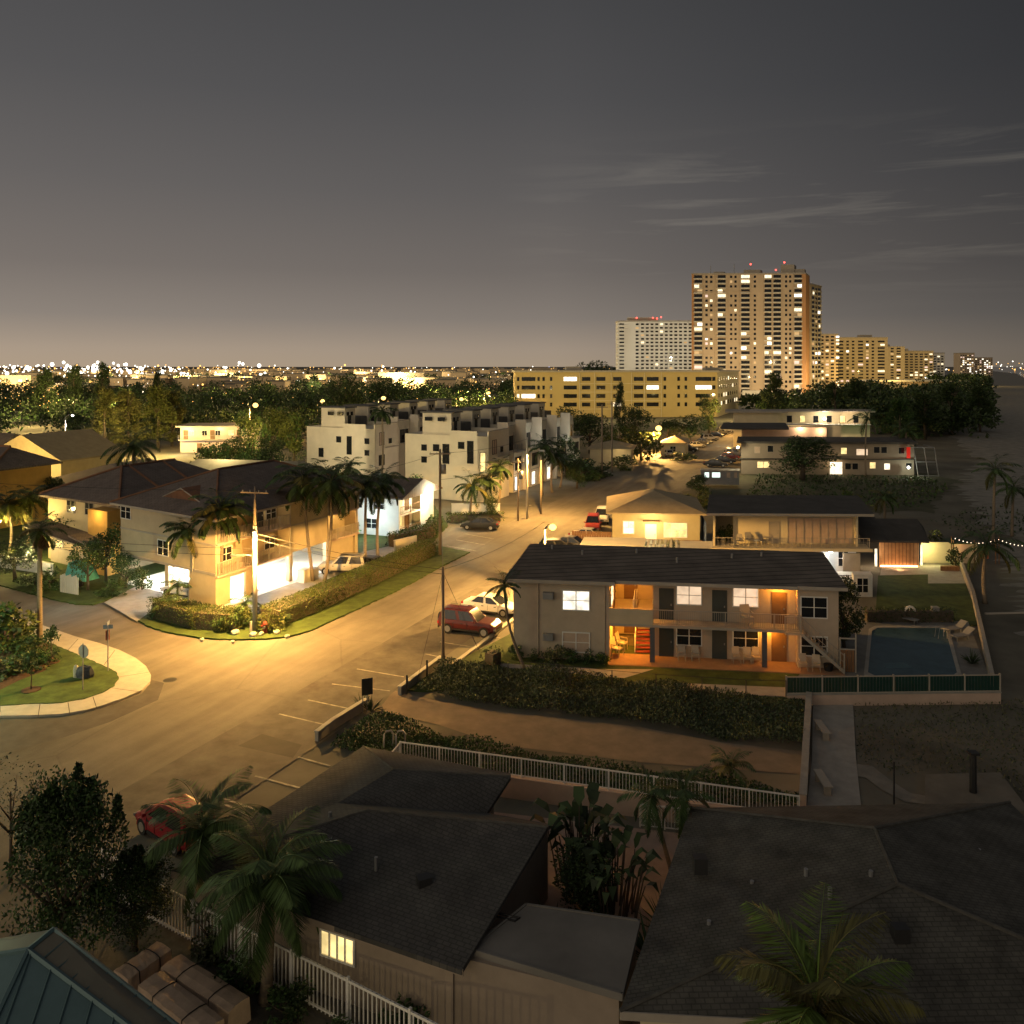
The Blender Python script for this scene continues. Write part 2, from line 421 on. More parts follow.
def tree(kind, base, h, w, label, leaf=None, leaf2=None, name='tree', cat='tree', group=None, rz=None):
    """one tree: trunk and crown; meshes are shared between trees of a kind"""
    leaf = leaf or m_leaf; leaf2 = leaf2 or m_leafd
    key = (kind, leaf.name, leaf2.name)
    t = thing(name, base, label, cat, group, rz if rz is not None else (base[0] * 1.37) % 6.28); t.scale = (w, w, h)
    if key not in TMESH:
        c, tr = treeproto(kind)
        keep = tuple(t['wo']); t['wo'] = (0, 0, 0)
        a = tr.build('trunk', m_bark, t, True); k = c.build('crown', [leaf, leaf2], t); t['wo'] = keep
        TMESH[key] = (a.data, k.data)
    else:
        for nm, me in zip(('trunk', 'crown'), TMESH[key]):
            o = bpy.data.objects.new(nm, me); COL.objects.link(o); o.parent = t
    return t
def hedge(name, pts, w, h, label, leaf=None, leaf2=None, dens=60, size=.14, seed=0, z0=0., cat='hedge'):
    """clipped hedge along a line of points"""
    r = random.Random(seed); pts = [V(p[0], p[1], 0) for p in pts]
    t = thing(name, (pts[0].x, pts[0].y, z0), label, cat)
    core = MB(); b = MB()
    for p, q in zip(pts, pts[1:]):
        d = (q - p); L = d.length; d.normalize(); F = Fr((p.x, p.y, z0), (d.x, d.y), (-d.y, d.x))
        core.box(F, 0, L, -w / 2 + .1, w / 2 - .1, 0, h - .12)
        for i in range(int(L * (w + 2 * h) * dens)):
            k = r.random() * (w + 2 * h); a = r.uniform(-w * .3, L + w * .3)
            if k < w: c = F.p(a, k - w / 2, h + r.gauss(0, .05)); nrm = V(0, 0, 1)
            else:
                sd = 1 if k < w + h else -1; c = F.p(a, sd * (w / 2 + r.gauss(0, .05)), r.uniform(.05, h)); nrm = F.w * sd
            leafquad(b, c, (nrm * .6 + rdir(r)).normalized(), rdir(r), size * r.uniform(.8, 1.6), size * r.uniform(.5, .9), 0 if r.random() < .75 else 1)
    core.build('inner_growth', m_bark, t)
    b.build('foliage', [leaf or m_leaf, leaf2 or m_leafd], t)
    return t
def bed(name, poly, h, dens, label, leaf, leaf2, size=.22, seed=0, cat='ground cover', long=1.5):
    """thick ground cover over a plot"""
    r = random.Random(seed); xs = [p[0] for p in poly]; ys = [p[1] for p in poly]; b = MB()
    A = 0; n = len(poly)
    for i in range(n): A += poly[i][0] * poly[(i + 1) % n][1] - poly[(i + 1) % n][0] * poly[i][1]
    todo = int(abs(A) / 2 * dens); k = 0
    ph = [(r.uniform(.4, 1.3), r.uniform(0, 6.28), r.uniform(0, 6.28)) for _ in range(6)]
    while k < todo:
        x, y = r.uniform(min(xs), max(xs)), r.uniform(min(ys), max(ys))
        if not inpoly((x, y), poly): continue
        k += 1
        hh = h * (.62 + .38 * sum(math.sin(f * (x * math.cos(a) + y * math.sin(a)) * 1.6 + c) for f, a, c in ph) / 3.2)
        z = hh * (r.uniform(.1, 1) ** .4)
        d = (rdir(r) + V(0, 0, .5)).normalized()
        leafquad(b, V(x, y, z), d, rdir(r), size * long * r.uniform(.6, 1.2), size * r.uniform(.6, 1.1), 0 if r.random() < .7 else 1)
    return tag(b.build(name, [leaf, leaf2]), label, cat, kind='stuff')
def rosette(base, h, n, label, leaf, seed=0, w=.09, name='spiky_plant', cat='plant'):
    r = random.Random(seed); b = MB(); base = Vector(base)
    for i in range(n):
        a = i * 2.4; e = math.radians(r.uniform(20, 85)); d = V(math.cos(a) * math.cos(e), math.sin(a) * math.cos(e), math.sin(e)); l = h * r.uniform(.7, 1.1)
        m = base + d * l * .55; b.add([base, m + V(-d.y, d.x, 0) * w, m + d * l * .45 - V(0, 0, .1 * h * math.cos(e)), m - V(-d.y, d.x, 0) * w], [(0, 1, 2, 3)], 0)
    return tag(b.build(name, leaf), label, cat)
def bigleaf(base, h, n, label, seed=0, name='banana_plant', R=1.2):
    """stems carrying broad paddle leaves"""
    r = random.Random(seed); base = Vector(base); t = thing(name, base, label, 'plant'); st = MB(); b = MB()
    for i in range(n):
        a = r.uniform(0, 6.283); q = R * r.uniform(.05, .55); p0 = base + V(math.cos(a) * q, math.sin(a) * q, 0)
        hh = h * r.uniform(.45, .85); lean = V(math.cos(a), math.sin(a), 0) * r.uniform(.1, .5); p1 = p0 + lean + V(0, 0, hh)
        st.tube([p0, p0.lerp(p1, .5) + V(0, 0, .1), p1], [.04, .03, .02], 5)
        d = (lean + V(0, 0, .6)).normalized(); s = d.cross(V(0, 0, 1)).normalized(); L = h * r.uniform(.2, .3); w = L * .24
        q1 = p1 + d * L * .35; q2 = p1 + (d + V(0, 0, -.35)).normalized() * L * .75; q3 = p1 + (d + V(0, 0, -.8)).normalized() * L
        b.add([p1, q1 + s * w, q1, q1 - s * w, q2 + s * w * .9, q2, q2 - s * w * .9, q3], [(0, 1, 2), (0, 2, 3), (1, 4, 5, 2), (2, 5, 6, 3), (4, 7, 5), (5, 7, 6)], 0)
    st.build('stem', m_bark, t); b.build('foliage', [m_leafd], t)
    return t

# ------------------------------------------------------------------ cars (x forward, origin on the ground under the middle)
CARS = {}
def car_proto(kind):
    if kind in CARS: return CARS[kind]
    r = proto('parked_car', kind, 'car')
    P = {   # length, half width, body stations (x, zbelt), cabin (x0 base, x0 roof, x1 roof, x1 base), roof z
        'sedan': (4.6, .89, [(-2.3, .72), (-2.1, .93), (-1.35, .97), (.75, .93), (1.7, .84), (2.2, .68), (2.3, .55)], (-1.75, -.95, .35, 1.25), 1.44),
        'hatch': (4.0, .86, [(-2.0, .8), (-1.93, .95), (-1.3, .98), (.75, .96), (1.5, .88), (1.9, .7), (2.0, .55)], (-1.95, -1.55, .25, 1.15), 1.52),
        'suv':   (4.6, .92, [(-2.3, .95), (-2.25, 1.06), (-1.4, 1.08), (.7, 1.06), (1.95, 1.0), (2.24, .82), (2.3, .62)], (-2.22, -2.0, .25, .95), 1.78),
    }[kind]
    Ln, hw, st, cab, zr = P; wx = Ln * .315; wr = .33 if kind != 'suv' else .37; zb0 = .26 if kind != 'suv' else .36
    b = MB(); ring = []
    for x, zt in st:
        e = 1 - .13 * (abs(x) / (Ln / 2)) ** 4
        zb = zb0 + (.1 if abs(x) > Ln * .47 else 0)
        ys = [hw * .9 * e, hw * e, hw * e, hw * .95 * e, hw * .80 * e]; zs = [zb, zb + .14, zb + (zt - zb) * .62, zt - .03, zt]
        ring.append([V(x, -y, z) for y, z in zip(ys, zs)] + [V(x, y, z) for y, z in zip(ys[::-1], zs[::-1])])
    n = 10; vs = [p for q in ring for p in q]
    fs = [(i * n + k, i * n + (k + 1) % n, (i + 1) * n + (k + 1) % n, (i + 1) * n + k) for i in range(len(st) - 1) for k in range(n)]
    fs += [tuple(range(n))[::-1], tuple(range((len(st) - 1) * n, len(st) * n))]
    b.add(vs, fs)
    zbelt = st[3][1] - .04; a0, a1, a2, a3 = cab; bw, rw = hw * .90, hw * .72
    cv = [V(a0, -bw, zbelt), V(a3, -bw, zbelt), V(a3, bw, zbelt), V(a0, bw, zbelt), V(a1, -rw, zr - .04), V(a2, -rw, zr - .04), V(a2, rw, zr - .04), V(a1, rw, zr - .04)]
    b.hexa(cv)
    b.hexa([V(a1 + .0, -rw, zr - .05), V(a2, -rw, zr - .05), V(a2, rw, zr - .05), V(a1, rw, zr - .05), V(a1 + .2, -rw * .8, zr), V(a2 - .25, -rw * .8, zr), V(a2 - .25, rw * .8, zr), V(a1 + .2, rw * .8, zr)])
    for sx in (-1, 1):      # arches
        for sy in (-1, 1):
            b.tube([V(sx * wx + (wr + .05) * math.cos(k * math.pi / 8), sy * (hw - .03), wr + (wr + .05) * math.sin(k * math.pi / 8)) for k in range(9)], .045, 5)
    b.build('body', m_paint, r)
    def pane(name, q, sh=.06, off=.012):
        c = sum(q, V(0, 0, 0)) / 4; q = [c + (p - c) * (1 - sh) for p in q]; nn = (q[1] - q[0]).cross(q[3] - q[0]).normalized()
        if nn.dot(c - V(0, 0, .9)) < 0: nn = -nn
        MB().add([p + nn * off for p in q], [(0, 1, 2, 3)]).build(name, m_glass, r)
    pane('windscreen', [cv[1], cv[2], cv[6], cv[5]]); pane('rear_window', [cv[3], cv[0], cv[4], cv[7]], .16)
    for lo, hi, y in ((0, 4, -1), (3, 7, 1)):
        A0, A1 = (cv[0], cv[1]) if y < 0 else (cv[3], cv[2]); B0, B1 = (cv[4], cv[5]) if y < 0 else (cv[7], cv[6])
        for f0, f1 in ((.06, .5), (.53, .95)):
            pane('side_window', [A0.lerp(A1, f0), A0.lerp(A1, f1), B0.lerp(B1, f1), B0.lerp(B1, f0)], .13)
    for sx in (-1, 1):
        for sy in (-1, 1):
            w = MB(); w.tube([(sx * wx, sy * (hw - .2), wr), (sx * wx, sy * (hw + .005), wr)], wr, 16)
            o = w.build('wheel', m_tyre, r)
            w = MB(); c = V(sx * wx, sy * (hw + .012), wr)
            w.tube([c - V(0, sy * .05, 0), c], wr * .62, 12)
            w.build('rim', m_rim, o)
    xf = Ln / 2
    for sy in (-1, 1):
        MB().box(W0, xf - .09, xf + .012, sy * hw * .80 - .16 if sy > 0 else -hw * .80 - .12, (hw * .80 + .12) if sy > 0 else -hw * .80 + .16, .54, .66).build('headlight', m_head, r)
        MB().box(W0, -xf - .015, -xf + .18, sy * hw * .78 - .1, sy * hw * .78 + .1, .68, .86).build('tail_light', m_tail, r)
        MB().box(W0, a3 - .28, a3 - .16, sy * (hw + .08) - .08, sy * (hw + .08) + .08, zbelt, zbelt + .13).build('mirror', m_paint, r)
    MB().box(W0, xf - .06, xf + .03, -hw * .8, hw * .8, .32, .46).build('bumper', m_trim, r); MB().box(W0, -xf - .03, -xf + .08, -hw * .8, hw * .8, .34, .5).build('bumper', m_trim, r)
    for sy in (-1, 1):
        tm = MB()
        for x in (wx - .42, .1 if kind != 'hatch' else .2, -wx + .45): tm.box(W0, x - .008, x + .008, sy * hw - .012, sy * hw + .012, zb0 + .16, zbelt - .06)
        tm.box(W0, -wx + .45, wx - .45, sy * (hw - .01) - .03, sy * (hw - .01) + .03, zb0 - .02, zb0 + .09)
        for x in (-.35, .75): tm.box(W0, x - .09, x + .09, sy * hw - .025, sy * hw + .025, zbelt - .17, zbelt - .13)
        tm.build('side_trim', m_trim, r)
    MB().box(W0, xf - .05, xf + .02, -hw * .42, hw * .42, .52, .64).build('grille', m_trim, r)
    MB().box(W0, -xf - .05, -xf - .02, -.26, .26, .52, .64).build('number_plate', m_offw, r)
    if kind == 'suv':
        rk = MB()
        for sy in (-1, 1): rk.tube([(-1.8, sy * .5, zr + .06), (.1, sy * .5, zr + .06)], .02, 5)
        rk.build('roof_rack', m_trim, r)
        MB().tube([(-2.33, 0, .95), (-2.5, 0, .95)], .34, 14).build('spare_wheel', m_tyre, r)
    CARS[kind] = [r, 0]
    return CARS[kind]
PAINT = {}
def car(kind, loc, ang, col, label, group=None):
    pr = car_proto(kind)
    key = tuple(col)
    if key not in PAINT: PAINT[key] = mat('car_paint_%d' % len(PAINT), col, .45, .03, 1, coat=.3)
    if pr[1] == 0:
        pr[1] = 1; r = pr[0]
        def paint(o):
            if o.type == 'MESH':
                for sl in o.material_slots:
                    if sl.material is m_paint: sl.link = 'OBJECT'; sl.material = PAINT[key]
            for c in o.children: paint(c)
        CAR_FIRST.append((r, PAINT[key])); place(r, loc, math.radians(ang), None, label, group)
        r.name = 'parked_car'
        r['first'] = 1; pr.append((paint,))
        return r
    return dup(pr[0], loc, math.radians(ang), None, label, group, {'car_paint': PAINT[key]})
CAR_FIRST = []
def finish_cars():
    for k, pr in CARS.items():
        if len(pr) > 2:
            pr[2][0](pr[0])
            if 'first' in pr[0]: del pr[0]['first']

# ------------------------------------------------------------------ street things
def street_lamp(base, head, label, bulb=None, power=0, col=SOD, r=.07, m=None, hood=True, light_r=.2, drop=.35, group='street lamps'):
    base = Vector(base); head = Vector(head)
    t = thing('street_lamp', base, label, 'street lamp', group)
    top = V(base.x, base.y, head.z - .4); mid = top.lerp(head, .55) + V(0, 0, .25)
    MB().tube([base, top], [r * 1.3, r], 8).build('pole', m or m_grey, t, True)
    MB().tube([top, mid, head], r * .6, 6).build('arm', m or m_grey, t, True)
    d = head - top; d.z = 0; d = d.normalized() if d.length > .01 else V(1, 0, 0); F = Fr((head.x, head.y, 0), (d.x, d.y), (-d.y, d.x))
    hd = MB(); hd.hexa([F.p(-.3, -.1, head.z), F.p(.4, -.15, head.z), F.p(.4, .15, head.z), F.p(-.3, .1, head.z), F.p(-.25, -.06, head.z + .12), F.p(.3, -.1, head.z + .14), F.p(.3, .1, head.z + .14), F.p(-.25, .06, head.z + .12)])
    h = hd.build('lamp_head', m or m_grey, t)
    if bulb:
        MB().ball(F.p(.15, 0, head.z - .06), light_r, 10, 6, sq=(1, .95, .85)).build('bulb', bulb, h, True)
    if power: lamp('lamp_light', F.p(.15, 0, head.z - drop), power, col, .12, t, 178)
    return t
def utility_pole(base, h, label, r=.14, arm=None, azim=0, transformer=False, m=None):
    base = Vector(base); t = thing('utility_pole', base, label, 'utility pole')
    MB().tube([base, base + V(0, 0, h)], [r, r * .7], 9).build('pole', m or m_wood, t, True)
    if arm:
        F = frame((base.x, base.y), azim)
        b = MB(); b.box(F, -arm / 2, arm / 2, -.05 - r, .05 - r, base.z + h - .55, base.z + h - .42); b.build('crossarm', m or m_wood, t)
        for k in (-.46, -.15, .15, .46):
            MB().tube([F.p(k * arm, -r, base.z + h - .42), F.p(k * arm, -r, base.z + h - .25)], [.05, .03], 6).build('insulator', m_grey, t)
    if transformer:
        F = frame((base.x, base.y), azim)
        MB().tube([F.p(.38, 0, base.z + h - 2.6), F.p(.38, 0, base.z + h - 1.6)], .27, 10).build('transformer', m_grey, t, True)
    return t
def wire(a, b, sag, label, r=.016, n=10, name='power_line', group='power lines'):
    a = Vector(a); b = Vector(b)
    pts = [a.lerp(b, i / n) - V(0, 0, 4 * sag * (i / n) * (1 - i / n)) for i in range(n + 1)]
    return tag(MB().tube(pts, r, 4).build(name, m_trim), label, 'wire', group)
def chair_proto():
    r = proto('patio_chair', 'x', 'chair')
    MB().box(W0, -.26, .26, -.24, .26, .40, .45).build('seat', m_wchair, r)
    b = MB(); b.hexa([V(-.26, .22, .45), V(.26, .22, .45), V(.26, .27, .45), V(-.26, .27, .45), V(-.24, .36, .95), V(.24, .36, .95), V(.24, .40, .95), V(-.24, .40, .95)]); b.build('backrest', m_wchair, r)
    for x in (-.24, .24):
        for y in (-.21, .24): MB().tube([(x, y, 0), (x * .96, y, .41)], .022, 5).build('leg', m_wchair, r)
        MB().tube([(x * 1.08, -.2, .42), (x * 1.08, -.2, .64), (x * 1.08, .3, .66)], .022, 5).build('armrest', m_wchair, r)
    return r
# ------------------------------------------------------------------ camera, sky
cd = bpy.data.cameras.new('camera'); cam = bpy.data.objects.new('camera', cd); COL.objects.link(cam)
cam.location = (0, 0, H); cam.rotation_euler = (math.pi / 2, 0, 0)
cd.sensor_width = 36; cd.lens = 36 * FPX / 1024; cd.shift_y = (HY - 512) / 1024; cd.clip_end = 20000; cd.clip_start = .5
scene.camera = cam
wd = bpy.data.worlds.new('World'); scene.world = wd; wd.use_nodes = True
N, L = wd.node_tree.nodes, wd.node_tree.links; bg = N['Background']
tc = N.new('ShaderNodeTexCoord'); sp = N.new('ShaderNodeSeparateXYZ'); L.new(tc.outputs['Generated'], sp.inputs[0])
rp = N.new('ShaderNodeValToRGB'); L.new(sp.outputs[2], rp.inputs[0]); cr = rp.color_ramp
cr.elements[0].position = 0; cr.elements[0].color = (.365, .285, .205, 1)
cr.elements[1].position = 1; cr.elements[1].color = (.125, .12, .12, 1)
for p, c in ((.018, (.345, .275, .21)), (.055, (.228, .196, .168)), (.11, (.162, .142, .128)), (.2, (.114, .106, .103)), (.3, (.080, .078, .080)), (.42, (.058, .058, .061))):
    e = cr.elements.new(p); e.color = (*c, 1)
mr = N.new('ShaderNodeMapRange'); L.new(sp.outputs[0], mr.inputs[0])
mr.inputs[1].default_value = .05; mr.inputs[2].default_value = .62; mr.inputs[3].default_value = 1.0; mr.inputs[4].default_value = .34
mr2 = N.new('ShaderNodeMapRange'); L.new(sp.outputs[0], mr2.inputs[0])
mr2.inputs[1].default_value = -.55; mr2.inputs[2].default_value = -.02; mr2.inputs[3].default_value = 1.17; mr2.inputs[4].default_value = 1.0
mu = N.new('ShaderNodeMath'); mu.operation = 'MULTIPLY'; L.new(mr.outputs[0], mu.inputs[0]); L.new(mr2.outputs[0], mu.inputs[1])
# thin cloud streaks over the sea
mp = N.new('ShaderNodeMapping'); mp.inputs['Scale'].default_value = (2.2, 1.2, 26); mp.inputs['Rotation'].default_value = (0, math.radians(-5), 0); L.new(tc.outputs['Generated'], mp.inputs[0])
nz = N.new('ShaderNodeTexNoise'); nz.inputs['Scale'].default_value = 2.1; nz.inputs['Detail'].default_value = 7; nz.inputs['Roughness'].default_value = .62; nz.inputs['Distortion'].default_value = .5; L.new(mp.outputs[0], nz.inputs[0])
c1 = N.new('ShaderNodeMapRange'); c1.inputs[1].default_value = .52; c1.inputs[2].default_value = .78; L.new(nz.outputs[0], c1.inputs[0])
c2 = N.new('ShaderNodeMapRange'); c2.inputs[1].default_value = -.02; c2.inputs[2].default_value = .2; L.new(sp.outputs[0], c2.inputs[0])
c3 = N.new('ShaderNodeMapRange'); c3.inputs[1].default_value = .27; c3.inputs[2].default_value = .2; L.new(sp.outputs[2], c3.inputs[0])
c4 = N.new('ShaderNodeMapRange'); c4.inputs[1].default_value = .06; c4.inputs[2].default_value = .15; L.new(sp.outputs[2], c4.inputs[0])
k = c1.outputs[0]
for x in (c2, c3, c4):
    q = N.new('ShaderNodeMath'); q.operation = 'MULTIPLY'; L.new(k, q.inputs[0]); L.new(x.outputs[0], q.inputs[1]); k = q.outputs[0]
mx = N.new('ShaderNodeMix'); mx.data_type = 'RGBA'; mx.blend_type = 'MULTIPLY'; mx.inputs[0].default_value = 1
L.new(rp.outputs[0], mx.inputs[6]); cb = N.new('ShaderNodeCombineColor')
pw_ = []
for ex in (1.06, 1.0, .93):
    q = N.new('ShaderNodeMath'); q.operation = 'POWER'; q.inputs[1].default_value = ex; L.new(mu.outputs[0], q.inputs[0]); pw_.append(q)
for i in range(3): L.new(pw_[i].outputs[0], cb.inputs[i])
L.new(cb.outputs[0], mx.inputs[7])
ad = N.new('ShaderNodeMix'); ad.data_type = 'RGBA'; ad.blend_type = 'ADD'; ad.inputs[7].default_value = (.07, .062, .048, 1)
L.new(k, ad.inputs[0]); L.new(mx.outputs[2], ad.inputs[6]); L.new(ad.outputs[2], bg.inputs[0]); bg.inputs[1].default_value = 1.0
sl = bpy.data.lights.new('city_glow', 'SUN'); sl.energy = .8; sl.angle = math.radians(60); sl.color = (1, .80, .55)
so = bpy.data.objects.new('city_glow', sl); COL.objects.link(so); so.rotation_euler = V(.62, .76, -.16).to_track_quat('-Z', 'Y').to_euler()

# ------------------------------------------------------------------ ground, roads, paths
m_gr = mat('dark_soil', (.15, .138, .105), .95, .4, .12, .4)
struct('ground', MB().sheet([(-6000, -50), (6000, -50), (6000, 9000), (-6000, 9000)], -.03), m_gr)
m_sea = mat('sea', (.02, .03, .035), .12, .2, .02, .3, spec=.6)
coast = [(150, 180), (196, 305), (320, 520), (590, 950), (1200, 2000), (2300, 4200), (5000, 8800)]
struct('sea', MB().sheet(coast + [(5900, 8800), (5900, 180)], .01), m_sea)
inland = [(38, 60), (52, 88), (75, 140), (100, 180), (150, 305), (250, 520), (470, 950), (1000, 2000), (2000, 4200)]
shore = []
r = random.Random(12)
for p, q in zip(inland[:4], inland[1:5]):
    for k in range(40): shore.append((p[0] + (q[0] - p[0]) * k / 40 + r.uniform(-2, 2), p[1] + (q[1] - p[1]) * k / 40))
struct('beach', MB().sheet(shore + inland[4:] + [(2300, 4200), (1200, 2000), (590, 950), (320, 520), (196, 305), (150, 180), (120, 60)], -.012), m_sand)

# asphalt with patches, cracks and tyre marks of its own
m_asph, n_, l_, b_ = _nodes('asphalt')
tcx = n_.new('ShaderNodeTexCoord'); mpx = n_.new('ShaderNodeMapping'); mpx.inputs['Rotation'].default_value = (0, 0, math.radians(22)); l_.new(tcx.outputs['Object'], mpx.inputs[0])
mpy = n_.new('ShaderNodeMapping'); mpy.inputs['Scale'].default_value = (.9, .10, 1); l_.new(mpx.outputs[0], mpy.inputs[0])
a1 = n_.new('ShaderNodeTexNoise'); a1.inputs['Scale'].default_value = 1.0; a1.inputs['Detail'].default_value = 9; l_.new(mpy.outputs[0], a1.inputs[0])
a2 = n_.new('ShaderNodeTexNoise'); a2.inputs['Scale'].default_value = .22; a2.inputs['Detail'].default_value = 8; a2.inputs['Roughness'].default_value = .7; l_.new(mpx.outputs[0], a2.inputs[0])
a3 = n_.new('ShaderNodeTexNoise'); a3.inputs['Scale'].default_value = 14; a3.inputs['Detail'].default_value = 6; l_.new(mpx.outputs[0], a3.inputs[0])
rr = n_.new('ShaderNodeValToRGB'); rr.color_ramp.elements[0].position = .34; rr.color_ramp.elements[1].position = .70
rr.color_ramp.elements[0].color = (.095, .082, .064, 1); rr.color_ramp.elements[1].color = (.215, .195, .16, 1); 
s1 = n_.new('ShaderNodeMath'); s1.operation = 'ADD'; l_.new(a1.outputs[0], s1.inputs[0]); l_.new(a2.outputs[0], s1.inputs[1])
s2 = n_.new('ShaderNodeMath'); s2.operation = 'MULTIPLY_ADD'; l_.new(s1.outputs[0], s2.inputs[0]); s2.inputs[1].default_value = .42
s3 = n_.new('ShaderNodeMath'); s3.operation = 'MULTIPLY'; l_.new(a3.outputs[0], s3.inputs[0]); s3.inputs[1].default_value = .16; l_.new(s3.outputs[0], s2.inputs[2])
l_.new(s2.outputs[0], rr.inputs[0])
vo = n_.new('ShaderNodeTexVoronoi'); vo.feature = 'DISTANCE_TO_EDGE'; vo.inputs['Scale'].default_value = .13
ds = n_.new('ShaderNodeMix'); ds.data_type = 'VECTOR'; ds.inputs[0].default_value = .25; l_.new(mpx.outputs[0], ds.inputs[4]); l_.new(a2.outputs[1], ds.inputs[5]); l_.new(ds.outputs[1], vo.inputs[0])
cm = n_.new('ShaderNodeMapRange'); cm.inputs[1].default_value = 0; cm.inputs[2].default_value = .008; cm.inputs[3].default_value = .84; cm.inputs[4].default_value = 1; l_.new(vo.outputs[0], cm.inputs[0])
vm = n_.new('ShaderNodeMix'); vm.data_type = 'RGBA'; vm.blend_type = 'MULTIPLY'; vm.inputs[0].default_value = 1; l_.new(rr.outputs[0], vm.inputs[6])
cc = n_.new('ShaderNodeCombineColor'); [l_.new(cm.outputs[0], cc.inputs[i]) for i in range(3)]; l_.new(cc.outputs[0], vm.inputs[7])
l_.new(vm.outputs[2], b_.inputs['Base Color']); b_.inputs['Roughness'].default_value = .8; b_.inputs['Specular IOR Level'].default_value = .25
bp = n_.new('ShaderNodeBump'); bp.inputs['Strength'].default_value = .25; bp.inputs['Distance'].default_value = .02; l_.new(a3.outputs[0], bp.inputs['Height']); l_.new(bp.outputs[0], b_.inputs['Normal'])

def redge(Y, off=0): return -10 + .42 * (Y - 44.8) + off
struct('road', MB().sheet([(-140, 20), (-21, 20), (-10, 44.8), (15.5, 105.5), (38, 160), (80, 262), (185, 510), (165, 515), (60, 258), (24, 168), (-3, 100), (-15, 76), (-140, 128)], 0), m_asph)
m_bay = mat('bay_asphalt', (.12, .106, .086), .85, .42, .55, .2)
struct('parking_bays', MB().sheet([(-21.2, 19.6), (-10.15, 44.7), (-4.2, 58.6), (.2, 69.5), (6.5, 84.4), (1.6, 86.4), (-4.8, 71.6), (-9.2, 60.7), (-15.1, 46.9), (-26.2, 21.8)], .003), m_bay)
m_asphd = mat('dark_asphalt_patch', (.075, .066, .054), .85, .25, .8, .2)
m_line = mat('worn_line_paint', (.36, .33, .26), .8, .55, 2.2)
m_stain = stainmat('oil_stain', (.04, .034, .027))
struct('asphalt_patch', MB().sheet(px((238, 746), (262, 734), (302, 745), (293, 758)), .006), m_asphd)
m_gut = mat('gutter_asphalt', (.095, .085, .072), .85, .25, .8, .2)
struct('gutter_strip', MB().sheet(px((0, 716), (62, 716), (104, 708), (142, 694), (152, 680), (164, 683), (158, 700), (110, 722), (62, 738), (0, 754)), .005), m_gut)
for i, q in enumerate([((375, 688), (392, 684), (396, 689), (380, 693)), ((296, 733), (316, 728), (322, 735), (300, 740)), ((325, 712), (345, 708), (350, 714), (330, 718)), ((318, 690), (330, 687), (332, 690), (321, 694)),
                       ((440, 645), (462, 640), (470, 646), (446, 652)), ((190, 735), (240, 712), (262, 722), (206, 752)), ((280, 690), (330, 664), (345, 672), (292, 706)), ((150, 775), (230, 752), (245, 768), (160, 800)), ((390, 650), (430, 628), (440, 634), (400, 660))]):
    c = sum(px(*q), V(0, 0, 0)) / 4; r = random.Random(i); rad = (px(*q)[0] - px(*q)[2]).length * .5
    struct('oil_stain', MB().sheet([c + V(0, 0, i * .0004) + V(math.cos(a * .52) * rad, math.sin(a * .52) * rad * .9, 0) for a in range(12)], .007), m_stain)
d_r = V(.387, .922, 0); n_r = V(.922, -.387, 0)
b = MB()
for x0, y0, x1, y1 in ((357, 669, 404, 677), (332, 684, 390, 691), (308, 700, 355, 710), (279, 714, 330, 726), (425, 654, 440, 657), (440, 642, 485, 649), (452, 632, 500, 638), (298, 757, 330, 766), (255, 776, 300, 788), (222, 798, 262, 812), (95 + 120, 800, 255, 818)):
    p, q = at(x0, y0), at(x1, y1); d = (q - p).normalized(); s = V(-d.y, d.x, 0) * .06; b.add([p + s, p - s, q - s, q + s], [(0, 1, 2, 3)])
for k in range(3):
    p, q = at(447 + 9 * k, 546 - 6 * k), at(476 + 9 * k, 551 - 6 * k); d = (q - p).normalized(); s = V(-d.y, d.x, 0) * .07; b.add([p + s + V(0, 0, .012), p - s + V(0, 0, .012), q - s + V(0, 0, .012), q + s + V(0, 0, .012)], [(0, 1, 2, 3)])
bb = MB(); bb.v = [(x, y, max(.009, z + .009)) for x, y, z in b.v]; bb.f = b.f; bb.m = b.m
struct('parking_lines', bb, m_line)
struct('parking_pad', MB().sheet(px((430, 552), (452, 527), (512, 525), (523, 530), (497, 537), (470, 555)), .016), m_asph)
# manhole and concrete walk round the island corner
t = MB().tube([at(170, 680) + V(0, 0, -.02), at(170, 680) + V(0, 0, .008)], .42, 16).build('manhole_cover', m_dmet); tag(t, 'round iron manhole cover in the middle of the junction', 'manhole cover')
isl_out = [(-60, 722), (0, 718), (30, 717.5), (62, 716), (84, 712.5), (104, 707), (124, 700), (142, 692), (150, 684), (151, 677), (146, 668), (136, 660), (120, 652), (100, 645), (75, 638), (40, 626), (0, 612), (-60, 592)]
isl_in = [(-60, 706), (0, 705.5), (30, 704), (62, 703), (84, 699), (102, 693), (114, 686), (119, 679), (117, 672), (106, 667), (90, 660), (62, 648), (35, 637), (0, 622), (-60, 603)]
struct('kerbed_sidewalk', MB().prism(px(*isl_out), -.05, .13), m_walk)
struct('island_lawn', MB().prism(rough_edge(px(*isl_in, z=.14), .05, .3, 4), 0, .17), mat('lit_lawn_grass', (.065, .10, .024), .95, .45, 1.1, .6))  # grass tone raised here for the lamplight on the island
bj = MB()
for x0, y0, x1, y1 in ((38, 717.2, 40, 704), (70, 715, 68, 702.4), (97, 709, 93, 697), (141, 692, 112, 688), (150, 672, 119, 677), (115, 650, 104, 665), (78, 639, 68, 650), (0, 712, 0, 706)):
    p, q = at(x0, y0, .13), at(x1, y1, .13); d = (q - p).normalized(); s = V(-d.y, d.x, 0) * .02; bj.add([p + s + V(0, 0, .004), p - s + V(0, 0, .004), q - s + V(0, 0, .004), q + s + V(0, 0, .004)], [(0, 1, 2, 3)])
